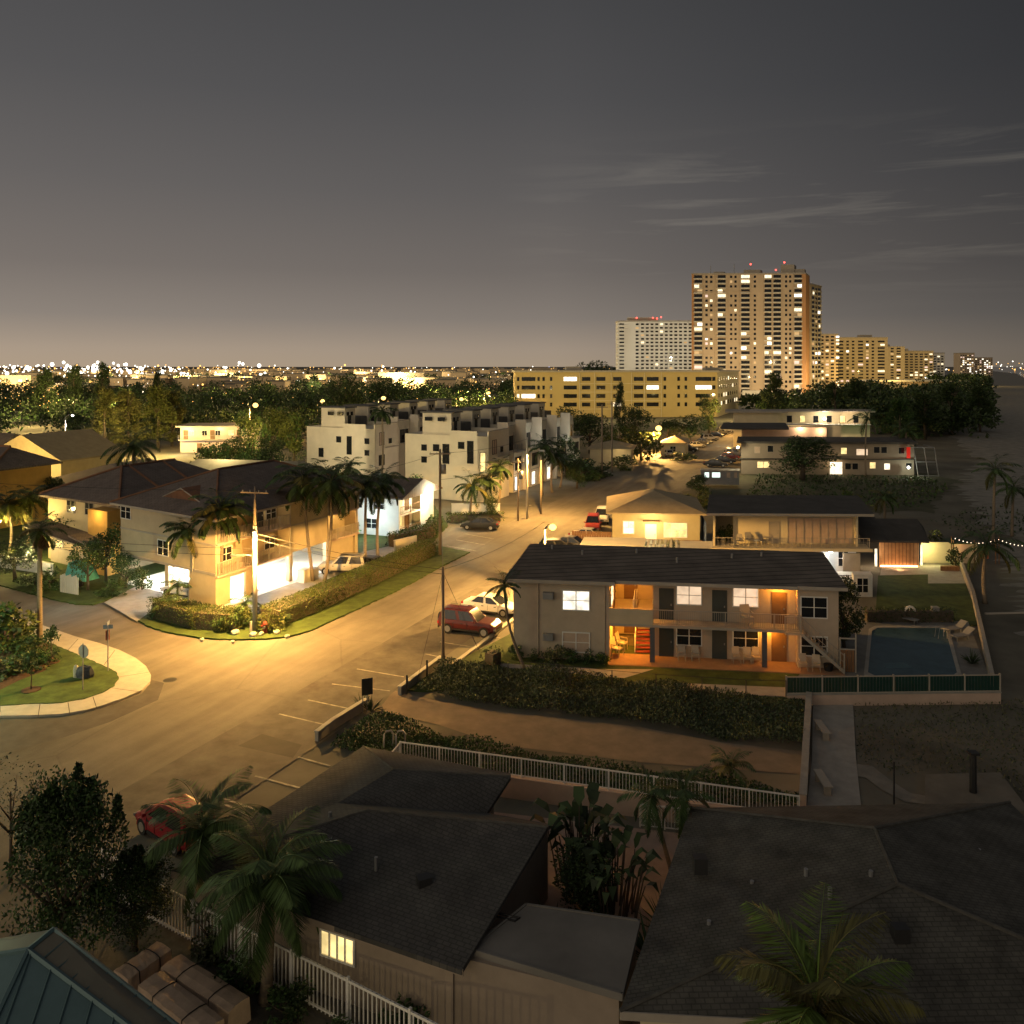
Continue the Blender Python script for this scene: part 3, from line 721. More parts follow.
struct('sidewalk_joints', bj, m_asphd)
struct('mulch_bed', MB().sheet(px((-60, 690), (0, 690), (20, 680), (45, 671), (52, 664), (55, 655), (44, 640), (20, 632), (-40, 622), z=.17), .176), m_mulch)
# townhouse lawn and drive
lot = [(137, 621), (150, 628), (165, 633), (200, 639), (235, 641), (270, 640), (296, 636), (312, 631), (360, 609), (400, 590), (440, 568), (470, 553), (430, 545), (448, 526), (430, 500), (300, 480), (0, 500), (-80, 545), (-60, 570), (0, 586), (40, 597), (75, 605), (92, 605.5), (104, 602), (122, 594)]
struct('verge_lawn', MB().prism(rough_edge(px(*lot), .07, .35, 3), -.05, .12), m_grass)
struct('driveway', MB().sheet(px((104, 602.5), (122, 593), (150, 580), (215, 575), (212, 600), (152, 606), (150, 612), (137, 621.5), z=.12), .126), m_conc)
struct('driveway', MB().sheet(px((285, 610), (230, 615), (225, 590), (300, 565), (395, 545), (400, 552), (345, 572), (312, 586), (318, 596), z=.12), .125), m_conc)
for x0, y0, x1, y1 in ((137, 621.5, 104, 602.5),):
    pass
# seaward side: lawn, path, beds
struct('lawn', MB().prism(px((400, 690), (455, 663), (515, 632), (560, 640), (850, 665), (808, 705), (640, 694), (520, 682), (425, 692)), -.05, .05), m_grass)
struct('lawn', MB().prism(px((878, 576), (966, 572), (980, 626), (875, 624)), -.05, .05), m_grass)
struct('parking_kerb', MB().prism(px((452, 664.5), (514, 618), (516, 620), (455, 666)), -.02, .14), m_walk)
struct('sand_path', MB().sheet(px((382, 705), (394, 690), (405, 694), (440, 701), (500, 712), (560, 718), (640, 727), (720, 742), (810, 752), (812, 775), (720, 768), (640, 762), (560, 752), (500, 745), (440, 725), (385, 712)), -.004), m_path)
struct('entrance_path', MB().sheet(px((604, 670), (654, 670), (634, 676), (624, 679), (500, 668), (500, 664)), .058), m_conc)
struct('path_slab', MB().prism(px((665, 684), (787, 689), (787, 698), (656, 692)), .0, .10), m_conc)
struct('walkway', MB().prism(px((813, 703), (853, 703), (856, 760), (862, 815), (806, 815), (812, 760)), -.05, .04), m_conc)
struct('walkway', MB().sheet(px((855, 764), (872, 766), (890, 780), (910, 793), (940, 799), (940, 806), (905, 802), (882, 790), (866, 778), (856, 776)), .012), mat('worn_walk', (.22, .205, .17), .9, .25, 1.2, .2))
struct('pool_deck', MB().prism(px((846, 622), (968, 622), (992, 684), (986, 692), (792, 692), (792, 684)), -.05, .06), mat('pool_deck_paving', (.19, .185, .17), .9, .2, 1.2, .1))
struct('courtyard_floor', MB().prism([(-3, 38), (-4, 33.5), (2, 24), (8, 24), (12, 34.8)], -.05, .03), mat('pink_paving', (.42, .29, .22), .9, .15, 2, .1))
struct('yard_paving', MB().sheet(px((-100, 1180), (-100, 960), (120, 900), (200, 890), (430, 1040), (480, 1300)), .0), mat('yard_gravel', (.12, .11, .09), .95, .3, 3, .3))
struct('deck_pad', MB().prism(px((925, 778), (1000, 776), (1030, 815), (925, 812)), -.02, .18), mat('sand_worn_concrete', (.17, .155, .125), .95, .2, .9, .2))
struct('terrace_paving', MB().sheet(px((882, 566), (962, 566), (966, 574), (966, 584), (928, 584), (928, 575), (880, 576)), .06), m_conc)
rough = px((1030, 700), (812 + 42, 706), (858, 760), (900, 778), (930, 770), (1030, 800))
bed('beach_grass', rough, .16, 26, 'sparse dark beach grass on the sand below the green fence', leafmat('beach_grass_blade', (.11, .11, .055), .5), m_leafd, .07, 3, 'beach grass', 3)
# ================================================================== centre: two-storey apartment house
FA = Fr((0.1, 57.4), (.9913, -.1317), (.19, .982))
A = thing('apartment_building', FA.p(10.5, 4.5), 'taupe two-storey walk-up with balcony, orange-lit breezeway and dark flat roof', 'apartment house')
w = MB()
w.box(FA, 0, 6.5, 0, 9, 0, 5.32); w.box(FA, 9.4, 18.8, 1.4, 9, 0, 5.32); w.box(FA, 18.8, 21.4, .5, 9, 0, 5.32); w.box(FA, 6.5, 9.4, 8.6, 9, 0, 5.32)
w.build('wall', m_taupe, A)
m_orw = mat('breezeway_paint', (.52, .42, .28), .8, .1, 1)
br = MB(); br.box(FA, 6.5, 6.53, .02, 8.6, 0, 5.3); br.box(FA, 9.37, 9.4, 1.42, 8.6, 0, 5.3); br.box(FA, 6.53, 9.37, 6.2, 6.3, 0, 5.3); br.build('breezeway_lining', m_orw, A)
rf = MB()
def slab(b, F, a0, a1, t0, t1, z0, z1, th=.18):
    b.hexa([F.p(a0, t0, z0), F.p(a1, t0, z0), F.p(a1, t1, z1), F.p(a0, t1, z1), F.p(a0, t0, z0 + th), F.p(a1, t0, z0 + th), F.p(a1, t1, z1 + th), F.p(a0, t1, z1 + th)])
slab(rf, FA, -.5, 6.9, -.55, 9.5, 5.33, 5.62); slab(rf, FA, 6.9, 18.7, -.12, 9.5, 5.34, 5.62); slab(rf, FA, 18.7, 21.9, .05, 9.5, 5.33, 5.60)
R_ = rf.build('roof', m_roll, A)
fs = MB(); fs.box(FA, -.5, 6.93, -.60, -.55, 5.30, 5.53); fs.box(FA, 6.93, 18.7, -.17, -.12, 5.31, 5.53); fs.box(FA, 18.7, 21.9, 0, .05, 5.30, 5.52); fs.box(FA, -.55, -.5, -.6, 9.5, 5.31, 5.6)
fs.build('fascia', m_fasc, R_)
for a, t in ((4, 6.5), (8, 7.5), (11, 5), (15, 6.8), (17.2, 7.6), (1.5, 8)):
    MB().tube([FA.p(a, t, 5.55), FA.p(a, t, 6.05)], .09, 7).build('vent_pipe', m_grey, R_)
for a in (14.6, 16.4, 17.3, 19.2, 20.2): pass
sk = MB(); sk.box(FA, 6.5, 18.85, 0, 1.42, 2.44, 2.62); sk.box(FA, 6.53, 9.37, 1.42, 6.2, 2.46, 2.62); sk.build('balcony_slab', m_fasc, A)
MB().box(FA, 6.5, 9.4, .0, .12, 2.62, 3.62).build('balcony_parapet', m_orw, A)
railing(A, FA, 9.4, 18.85, .05, 2.62, 1.02, m_fasc)
for a in (9.2, 16.5): MB().box(FA, a, a + .32, .06, .38, 0, 2.44).build('column', mat('slate_column', (.10, .105, .115), .8, .1, 2), A)
MB().box(FA, 6.4, 21.6, -.7, 1.6, .02, .09).build('porch_slab', mat('orange_lit_concrete', (.30, .19, .12), .85, .15, 1.5), A)  # concrete tinted with the orange light that falls on the porch
FW = FA.front(1.4)      # recessed wall
m_door = mat('dark_green_door', (.055, .065, .06), .6, .1, 1); m_doorb = mat('brown_door', (.17, .10, .05), .6, .15, 1)
for z in (.09, 2.62):
    for i, a in enumerate((9.85, 13.4, 17.3)): door(A, FW, a, .85, m_doorb if i == 2 else m_door, z)
for a in (11.0, 14.75):
    window(A, FW, a, 3.72, 1.6, 1.22, e_winp); window(A, FW, a, .95, 1.6, 1.2, m_glass)
FL = FA.front(0)
window(A, FL, 3.4, 3.45, 1.75, 1.25, e_winw); window(A, FL, 3.4, .62, 1.75, 1.25, m_glassb)
window(A, FA.front(.5), 19.05, 3.4, 1.6, 1.3, m_glass); window(A, FA.front(.5), 19.05, .9, 1.6, 1.2, m_glass)
window(A, FA.right(6.53), .6, 3.5, 2.2, 1.35, e_winw)
door(A, FA.right(6.53), 3.6, .9, m_doorb, 2.62); door(A, FA.right(6.53), 3.6, .9, m_doorb, .09); door(A, FA.front(6.2), 7.2, .85, m_doorb, 2.62); door(A, FA.front(6.2), 7.2, .85, m_doorb, .09)
for z in (4.15, 1.35):
    c = MB(); c.box(FL, 2.05, 2.75, -.05, .32, z, z + .45)
    for k in range(5): c.box(FL, 2.1, 2.7, .32, .335, z + .05 + .08 * k, z + .09 + .08 * k)
    c.build('air_conditioner', m_grey, A)
for a in (1.7, 6.2): MB().tube([FL.p(a, .06, .1), FL.p(a, .06, 5.3)], .045, 6).build('downpipe', m_taupe, A)
# breezeway stair with red treads
stp = MB(); sr = MB()
for k in range(12):
    stp.box(FA, 8.15, 9.25, 1.9 + k * .28, 2.2 + k * .28, .09 + k * .21, .17 + k * .21)
st_o = stp.build('stair', mat('red_treads', (.30, .06, .04), .7, .2, 2), A)
for a in (8.12, 9.28): sr.hexa([FA.p(a - .03, 1.9, .1), FA.p(a + .03, 1.9, .1), FA.p(a + .03, 5.3, 2.6), FA.p(a - .03, 5.3, 2.6), FA.p(a - .03, 1.9, .3), FA.p(a + .03, 1.9, .3), FA.p(a + .03, 5.3, 2.85), FA.p(a - .03, 5.3, 2.85)])
sr.tube([FA.p(8.12, 1.9, 1.1), FA.p(8.12, 5.3, 3.6)], .03, 5); sr.tube([FA.p(8.12, 1.9, .1), FA.p(8.12, 1.9, 1.1)], .03, 5); sr.tube([FA.p(8.12, 3.6, 1.4), FA.p(8.12, 3.6, 2.35)], .025, 5)
sr.build('stringer', m_white, st_o)
ur = MB()
for k in range(9): ur.tube([FA.p(8.0, 2.2 + .35 * k, 2.62), FA.p(8.0, 2.2 + .35 * k, 3.6)], .02, 4)
ur.tube([FA.p(8, 2.2, 3.6), FA.p(8, 5.2, 3.6)], .03, 5); ur.build('stair_guard', m_white, A)
# outer stair at the right end
e = MB()
for k in range(12): e.box(FA, 18.95 + k * .22, 19.2 + k * .22, -.35, .45, 2.5 - k * .2, 2.56 - k * .2)
eo = e.build('outer_stair', m_fasc, A)
e = MB()
for t in (-.38, .47):
    e.hexa([FA.p(18.9, t - .03, 2.42), FA.p(21.6, t - .03, .05), FA.p(21.6, t + .03, .05), FA.p(18.9, t + .03, 2.42), FA.p(18.9, t - .03, 2.66), FA.p(21.6, t - .03, .3), FA.p(21.6, t + .03, .3), FA.p(18.9, t + .03, 2.66)])
e.build('stringer', m_fasc, eo)
e = MB(); e.tube([FA.p(18.9, -.38, 3.65), FA.p(21.6, -.38, 1.25)], .03, 5); e.tube([FA.p(18.9, -.38, 3.2), FA.p(21.6, -.38, .8)], .018, 4)
for k in range(13):
    a = 18.9 + k * .225; e.tube([FA.p(a, -.38, 2.6 - k * .2), FA.p(a, -.38, 3.65 - k * .2)], .015, 4)
e.tube([FA.p(18.9, -.38, 2.5), FA.p(18.9, -.38, 3.75)], .05, 6); e.tube([FA.p(21.6, -.38, 0), FA.p(21.6, -.38, 1.4)], .05, 6); e.build('handrail', m_fasc, eo)
railing(A, FA, 17.9, 18.9, -.38, 2.62, 1.02, m_fasc, name='landing_railing'); MB().box(FA, 17.9, 18.9, -.45, 0, 2.45, 2.61).build('landing', m_fasc, A)
cl = MB(); cl.box(FA, 7.6, 8.0, 1.2, 1.5, 5.22, 5.3); cl.build('ceiling_light', e_bulb, A)
lamp('orange_light', FA.p(7.8, 1.5, 5.0), 420, ORG, .1, A); lamp('orange_light', FA.p(7.6, 1.4, 2.2), 520, ORG, .1, A); lamp('orange_light', FA.p(7.8, 4.6, 4.9), 160, ORG, .1, A); lamp('orange_light', FA.p(7.3, 4.4, 2.2), 220, ORG, .1, A)
MB().box(FA, 17.55, 17.8, .7, .9, 5.24, 5.3).build('ceiling_light', e_bulb, A)
lamp('orange_light', FA.p(17.7, .85, 5.05), 150, ORG, .08, A); lamp('orange_light', FA.p(17.1, .8, 2.25), 170, ORG, .08, A)
# shrubs along the foot of the wall
for i, (a, h, wd_, lb) in enumerate(((.3, 1.1, 1.0, 'dark shrub at the left corner of the taupe walk-up'), (1.6, .8, .9, 'small leafy shrub beside the downpipe of the taupe walk-up'), (2.9, 1.35, 1.4, 'tallest shrub below the air conditioners of the taupe walk-up'), (4.1, .9, 1.2, 'low shrub under the blinded ground floor window'), (5.2, .85, 1.1, 'rounded shrub left of the breezeway opening, second from it'), (6.1, .95, .9, 'dark shrub hard against the breezeway opening'))):
    tree('shrub%d' % (i % 3), FA.p(a, -.55, .05), h, wd_, lb, m_leafg if i == 2 else m_leaf, m_leafd, 'shrub', 'shrub')
tree('dense7', FA.p(22.6, 5.0, 0), 5.0, 3.2, 'dense dark tree at the right end of the taupe walk-up, yellow leaves on its crown', m_leafd, m_leafy)
gate = thing('gate', FA.p(22, .2), 'timber screen gate with white frame at the foot of the outer stair', 'gate')
g = MB()
for k in range(4): g.box(FA, 21.45 + k * .22, 21.64 + k * .22, .0, .04, .08, 1.5)
g.build('boards', m_tim, gate); g = MB(); g.box(FA, 21.36, 21.43, -.02, .06, 0, 2.3); g.box(FA, 22.34, 22.42, -.02, .06, 0, 2.6); g.box(FA, 21.43, 22.34, -.01, .05, 1.5, 1.58); g.box(FA, 21.43, 22.34, -.01, .05, 2.2, 2.28); g.build('frame', m_fasc, gate)
cf_ = thing('chain_link_fence', at(600, 690), 'thin dark-posted chain link fence between the walk-up lawn and the thicket', 'fence'); ps = px((508, 684), (570, 690), (612, 695), (656, 699), (702, 702), (746, 705), (786, 706))
for p in ps: MB().tube([p, p + V(0, 0, 1.5)], .028, 5).build('post', m_dmet, cf_)
b = MB(); b.tube([p + V(0, 0, 1.48) for p in ps], .016, 4); b.tube([p + V(0, 0, .2) for p in ps], .01, 4)
b.build('rail_wire', m_dmet, cf_)
# chairs
CH = chair_proto(); first = True
CHAIRS = [(FA.p(7.0, 1.0, .09), 60, 'white lounge chair inside the orange breezeway, nearer the lawn', 1.25), (FA.p(7.25, 2.3, .09), 70, 'white lounge chair deeper inside the orange breezeway', 1.2),
          (FA.p(11.3, .75, .09), 0, 'white chair below a dark window, left one of the pair beside the slate column', 1.0), (FA.p(12.2, .75, .09), 0, 'white chair below a dark window, right one of the pair beside the slate column', 1.0),
          (FA.p(14.9, .8, .09), 5, 'patio chair left of the three under the middle ground floor window', 1.0), (FA.p(15.6, .8, .09), -5, 'patio chair in the middle of the three under the middle ground floor window', 1.0), (FA.p(16.2, .9, .09), 0, 'patio chair right of the three, half behind the slate column', 1.0),
          (FA.p(19.1, -.0, .09), 0, 'patio chair beside the brown ground floor door', 1.0), (FA.p(19.9, -.1, .09), -10, 'white patio chair under the outer stair', 1.0), (FA.p(15.6, .7, 2.62), 15, 'white tall-backed chair up on the balcony', 1.35)]
for p, rz, lb, s in CHAIRS:
    if first: place(CH, p, math.radians(rz - 7), s, lb, 'chairs of the walk-up'); first = False
    else: dup(CH, p, math.radians(rz - 7), s, lb, 'chairs of the walk-up')
tag(MB().tube([FA.p(20.7, .1, .09), FA.p(20.7, .1, .5)], [.25, .32], 10).build('planter_pot', m_trim), 'black planter pot under the outer stair', 'pot')

# ================================================================== pool, fence, boundary wall
pool = px((872, 632), (878, 629), (940, 629), (946, 632), (957, 674), (952, 678), (876, 678), (868, 674))
m_pool_t = mat('pool_tile', (.06, .12, .14), .4, .2, 2)
pp = MB(); pp.prism(pool, .07, .085); o_ = pp.build('water', mat('pool_water', (.045, .09, .11), .22, .2, .8, .4, spec=.2))
pl = thing('swimming_pool', sum(pool, V(0, 0, 0)) / 8, 'dark unlit swimming pool of blue water behind the green fence', 'pool')
o_.parent = pl; o_.location = Vector(o_['wo']) - pl.location
rim = MB(); n = len(pool); cen = sum(pool, V(0, 0, 0)) / n
for i in range(n):
    p, q = pool[i], pool[(i + 1) % n]; po, qo = cen + (p - cen) * 1.09, cen + (q - cen) * 1.09
    rim.hexa([V(*p[:2], .05), V(*q[:2], .05), V(*qo[:2], .05), V(*po[:2], .05), V(*p[:2], .12), V(*q[:2], .12), V(*qo[:2], .12), V(*po[:2], .12)])
rim.build('coping', m_conc, pl)
ld = MB(); c = at(943, 640)
for e in (0, .5): ld.tube([c + V(.3, e, .1), c + V(.3, e, .75), c + V(-.25, e, .8), c + V(-.35, e, .1)], .025, 5)
ld.build('ladder', m_grey, pl)
st_ = MB()
for k in range(3): st_.prism([V(24.6 + .0 * k, 55.2, 0), V(26.4, 55.2, 0), V(26.4 - .1 * k, 55.6 + .3 * k, 0), V(24.6 + .1 * k, 55.6 + .3 * k, 0)], .086 + .001 * k, .088 + .0015 * k)
st_.build('steps', m_pool_t, pl)
g0, g1 = at(787, 706), at(1001, 703.5); gu = (g1 - g0); gl = gu.length; gu.normalize(); FG = Fr((g0.x, g0.y), (gu.x, gu.y), (-gu.y, gu.x))
rw = thing('retaining_wall', FG.p(gl / 2, 0), 'low pale retaining wall under the green pool fence', 'wall'); MB().box(FG, 0, gl, 0, .25, -.1, .62).build('wall', m_pink, rw); MB().box(FG, -.03, gl + .03, -.03, .28, .62, .68).build('coping', m_conc, rw)
gf = thing('pool_fence', FG.p(gl / 2, .1), 'green slatted pool fence with pale posts on the retaining wall', 'fence')
b = MB(); k = 0
m_grn = mat('green_slat', (.012, .045, .035), .6, .2, 2)
while k * .19 < gl - .2: b.box(FG, .05 + k * .19, .05 + k * .19 + .165, .10, .13, .74, 1.62); k += 1
b.build('slats', m_grn, gf); b = MB(); b.box(FG, 0, gl, .09, .15, 1.62, 1.68); b.box(FG, 0, gl, .09, .15, .68, .74); b.build('rail', m_fasc, gf)
for i in range(7): MB().box(FG, gl * i / 6 - .04, gl * i / 6 + .04, .06, .18, .68, 1.74).build('post', m_fasc, gf)
def lowwall(pts, h, th, label, m=m_fasc, name='low_wall', z=0, cap=None):
    t = thing(name, (pts[0][0], pts[0][1], z), label, 'wall'); b = MB(); cp = MB()
    for p, q in zip(pts, pts[1:]):
        p = V(p[0], p[1], 0); q = V(q[0], q[1], 0); d = q - p; l = d.length; d.normalize(); F = Fr((p.x, p.y), (d.x, d.y), (-d.y, d.x)); b.box(F, -.05, l, -th / 2, th / 2, z - .1, z + h); cp.box(F, -.08, l + .03, -th / 2 - .03, th / 2 + .03, z + h, z + h + .06)
    b.build('wall', m, t); cp.build('coping', cap or m, t); return t
lowwall([at(958, 560), at(973, 600), at(992, 686)], .75, .2, 'long pale beach wall beside the pool and lawn', m_fasc)
lowwall([at(809, 706), at(803, 812)], .75, .28, 'low pinkish wall between hedges and concrete walkway', m_pink, cap=m_conc)
lowwall(px((317, 741), (334, 728), (366, 708)), .5, .22, 'low kerb wall in front of the painted bays, nearer the dark house', m_fasc, cap=m_walk)
lowwall(px((400, 695), (412, 686), (441, 664)), .5, .22, 'low kerb wall in front of the painted bays, ending at the utility pole', m_fasc, cap=m_walk)
def lounger(p, rz, lb, m=m_wchair):
    t = thing('sun_lounger', p, lb, 'sun lounger', 'loungers by the pool', rz)
    t['wo'] = (0, 0, 0)
    b = MB(); b.box(W0, -.3, .3, -.9, .35, .30, .36); b.build('bed', m, t)
    b = MB(); b.hexa([V(-.3, .35, .30), V(.3, .35, .30), V(.3, .95, .72), V(-.3, .95, .72), V(-.3, .35, .36), V(.3, .35, .36), V(.3, .92, .78), V(-.3, .92, .78)]); b.build('backrest', m, t)
    for x in (-.26, .26):
        for y in (-.75, .3): MB().tube([(x, y, 0), (x, y, .3)], .03, 5).build('leg', m, t)
    t['wo'] = tuple(t.location); return t
m_loung = mat('grey_plastic', (.26, .25, .23), .7, .1, 1)
lounger(at(955, 632, .06), math.radians(-70), 'pale sun lounger by the beach wall, farther from the green fence', m_loung); lounger(at(962, 639, .06), math.radians(-70), 'pale sun lounger by the beach wall, nearer the green fence', m_loung)
lounger(at(906, 622, .06), math.radians(40), 'white sun lounger at the far pool edge beside a life ring', m_loung)
rg = MB(); c = at(910, 616, .5)
rg.tube([c + V(math.cos(a * math.pi / 6) * .38, 0, .35 + math.sin(a * math.pi / 6) * .38) for a in range(13)], .09, 6, cap=False); rg.tube([c + V(0, .06, -.5), c + V(0, .06, .8)], .03, 5); tag(rg.build('life_ring', m_white), 'white life ring on its post at the far end of the pool', 'life ring')
rosette(at(972, 664, .06), 1.1, 40, 'spiky dark plant in the pool corner by the beach wall', m_leafd, 4)
hedge('hedge', px((866, 622), (952, 622)), .7, 1.0, 'dark clipped hedge between the pool and the small lawn', m_leafd, m_leafd, 70, .12, 4)
tag(MB().box(W0, *(lambda p: (p.x - .25, p.x + .25, p.y - .2, p.y + .2))(at(935, 622)), 0, 1.2).build('pump_box', m_grey), 'small grey service box standing in the pool hedge', 'box')
for i, (x, y) in enumerate(((822, 735), (823, 788))):
    p = at(x, y, .04); t = thing('bench', p, 'pale backless bench on the concrete walkway, ' + ('nearer the green fence' if i == 0 else 'nearer the shingled roof'), 'bench', 'walkway benches'); F = Fr(p, (.06, 1), (-1, .06))
    MB().box(F, -.85, .85, -.2, .2, .42, .48).build('seat', m_fasc, t)
    for a in (-.65, .65): MB().box(F, a - .06, a + .06, -.16, .16, 0, .42).build('leg', m_fasc, t)
p = at(973, 796); t = thing('shower_post', p, 'thick dark timber beach shower post at the end of the curved walk', 'post'); MB().tube([p, p + V(0, 0, 1.95)], [.17, .15], 8).build('post', m_dmet, t); MB().box(W0, p.x - .22, p.x + .22, p.y - .2, p.y + .2, 1.95, 2.05).build('cap', m_dmet, t)
p = at(894, 806); tag(MB().tube([p, p + V(0, 0, 2.0)], .04, 6).build('marker_pole', m_dmet), 'thin dark pole standing beside the curved beach walk', 'pole')

# ================================================================== hedge beds, railing on pink wall
bed('sea_grape_thicket', px((418, 694), (442, 668), (560, 676), (700, 694), (806, 706), (803, 752), (720, 741), (640, 726), (560, 716), (470, 706)), .8, 320, 'wide grey-green sea grape thicket between the walk-up lawn and the sand path', m_leafg, m_leafd, .105, 1)
bed('sea_grape_hedge', px((330, 748), (345, 737), (374, 722), (395, 722), (440, 738), (500, 754), (560, 765), (660, 777), (800, 800), (800, 812), (640, 806), (520, 786), (420, 764), (360, 758)), .8, 280, 'dark low thicket between the sand path and the white railing', m_leaf, m_leafd, .10, 2)
ra, rb_ = V(-5.4, 40.5, 0), V(12.1, 35.4, 0); rd = (rb_ - ra); rl = rd.length; rd.normalize(); FR = Fr((ra.x, ra.y), (rd.x, rd.y), (-rd.y, rd.x))
pw = thing('courtyard_wall', FR.p(rl / 2, 0), 'low pink courtyard wall carrying the white railing', 'wall'); MB().box(FR, 0, rl, -.12, .12, -.1, .9).build('wall', m_pink, pw); MB().box(FR, -.05, rl + .05, -.16, .16, .9, .95).build('coping', m_pink, pw)
rt = thing('railing', FR.p(rl / 2, 0, .95), 'long white metal railing on the pink courtyard wall', 'railing'); railing(rt, FR, 0, rl, 0, .95, .9, m_white, .15, 2.0, 'balusters')
F2 = Fr((ra.x, ra.y), (-.25, -.97), (.97, -.25)); rt2 = thing('railing', F2.p(.8, 0, .9), 'short return of white railing running back to the dark house', 'railing'); railing(rt2, F2, 0, 2.2, 0, .9, .9, m_white, .15, 1.1, 'balusters'); MB().box(F2, 0, 2.2, -.1, .1, -.1, .9).build('base_wall', m_pink, rt2)
sp_ = thing('gate', at(650, 826), 'short white gate beside the two small courtyard palms', 'gate'); FQ = Fr(at(640, 828), (.98, -.2), (.2, .98)); railing(sp_, FQ, 0, 2.1, 0, .05, 1.0, m_white, .14, 1.0, 'balusters')

# ================================================================== near houses
def wallring(b, q, z0, z1, inset=.5):
    c = sum((V(p[0], p[1], 0) for p in q), V(0, 0, 0)) / len(q)
    pts = [V(p[0], p[1], 0) for p in q]; pts = [p + (c - p).normalized() * inset * 1.35 for p in pts]
    b.prism(pts, z0, z1); return pts
h1 = [(-11.7, 28.9), (-8.3, 35.7), (2.0, 31.6), (-1.4, 24.2)]; h1b = [(-8.9, 34.4), (-6.8, 38.4), (-.1, 35.6), (-2.2, 31.4)]
NH = thing('bungalow', (-5, 31, 0), 'cream bungalow with big dark shingled hip roof and one lit window', 'house')
b = MB(); q1 = wallring(b, h1, -.05, 2.5); wallring(b, h1b, -.05, 2.49); b.build('wall', m_bung, NH)
# two ridges with gables towards the courtyard, joined by a valley; one broad slope faces the road
A0, A1, Mr, Ml, Vr, Vl = V(-11.7, 28.9, 2.6), V(-1.45, 24.15, 2.6), V(1.25, 29.6, 3.72), V(-5.3, 30.7, 3.72), V(1.5, 31.8, 2.62), V(-6.8, 32.7, 2.95)
Vn, Nr, Nl, E1_, L2 = V(-.98, 32.6, 2.62), V(-.05, 34.1, 3.3), V(-4.9, 34.7, 3.3), V(-.05, 35.8, 2.6), V(-6.8, 38.35, 2.6)
P_ = [A0, A1, Mr, Ml, Vr, Vl, Vn, Nr, Nl, E1_, L2]; up = [(0, 1, 2, 3), (3, 2, 4, 6, 5), (5, 6, 7, 8), (8, 7, 9, 10), (0, 3, 5), (0, 5, 10), (5, 8, 10)]
n_ = len(P_); rim_ = [0, 1, 2, 4, 6, 7, 9, 10]; lo_ = [tuple(n_ + i for i in f)[::-1] for f in up]
rr_ = MB(); rr_.add(P_ + [p - V(0, 0, .15) for p in P_], up + lo_ + [(rim_[i], rim_[(i + 1) % 8], n_ + rim_[(i + 1) % 8], n_ + rim_[i]) for i in range(8)]); ro = rr_.build('roof', m_shinL, NH)
gw = MB(); o_ = V(-.22, .1, -.16); gw.add([A1 + o_ + V(-.1, .25, 0), Mr + o_, Vr + o_], [(0, 1, 2)]); gw.add([Vn + o_, Nr + o_, E1_ + o_], [(0, 1, 2)]); gw.build('gable', m_bung, NH)
for x, y in ((376, 866), (330, 820)):
    p = at(x, y, 3.2); MB().tube([p - V(0, 0, .3), p + V(0, 0, .3)], .06, 7).build('vent_pipe', m_grey, ro)
d = (V(h1[3][0], h1[3][1], 0) - V(h1[0][0], h1[0][1], 0)); l1 = d.length; d.normalize()
FHW = Fr((q1[0].x, q1[0].y), (d.x, d.y), (d.y, -d.x))     # outwards is towards us
fa = MB(); FE = Fr((h1[0][0], h1[0][1]), (d.x, d.y), (d.y, -d.x)); fa.box(FE, 0, l1, 0, .04, 2.40, 2.6); fa.build('gutter', m_bung, NH)
window(NH, FHW, 5.5, 1.3, 1.2, .75, e_winy, mull=3, bar=False)
fl = thing('flat_roof_annex', (1.6, 25.3, 0), 'flat felt-roofed annex between the bungalow and the neighbouring shingled roof', 'annex')
fq = [(-1.25, 25.0), (.45, 27.1), (4.0, 26.3), (3.05, 23.2)]
b = MB(); b.prism([(-2.4, 24.95), (.4, 26.9), (3.85, 26.15), (2.97, 23.35), (-1.22, 24.78)], -.05, 2.44); b.build('wall', m_bung, fl); b = MB(); b.prism(fq, 2.45, 2.6); b.build('roof', m_flat, fl); b = MB()
for p, q in zip(fq, fq[1:] + fq[:1]):
    p, q = V(*p, 0), V(*q, 0); dd = q - p; ll = dd.length; dd.normalize(); b.box(Fr(p, dd, (dd.y, -dd.x)), 0, ll, -.02, .05, 2.43, 2.64)
b.build('edge_trim', m_flat, fl)
tag(MB().tube([at(497, 913, 2.62), at(520, 918, 2.62), at(515, 921, 2.62), at(495, 916, 2.62)], .035, 5).build('hose', m_trim), 'black hose lying on the flat annex roof', 'hose')
h2 = [(2.9, 22.6), (19.4, 21.4), (19.8, 33.4), (7.0, 33.0)]
N2 = thing('house', (12, 28, 0), 'large low house with broad dark shingled hip roof dotted with vent pipes', 'house')
b = MB(); wallring(b, h2, -.05, 2.5); b.build('wall', m_cream, N2)
b = MB(); b.hip(h2, 2.6, 3.9, .36, .2); r2 = b.build('roof', m_shin, N2)
b = MB(); p, q = V(*h2[0], 0), V(*h2[1], 0); dd = (q - p); ll = dd.length; dd.normalize(); b.box(Fr(p, dd, (dd.y, -dd.x)), 0, ll, 0, .04, 2.40, 2.62); b.build('gutter', m_fasc, N2)
for x, y, z in ((829, 824, 3.05), (915, 824, 3.0), (979, 853, 3.1), (806, 873, 3.5), (871, 875, 3.8), (830, 892, 3.75), (752, 885, 3.05), (709, 925, 2.9), (954, 905, 3.35)):
    p = at(x, y, z); MB().tube([p - V(0, 0, .5), p + V(0, 0, .14)], .07, 7).build('vent_pipe', m_grey, r2)
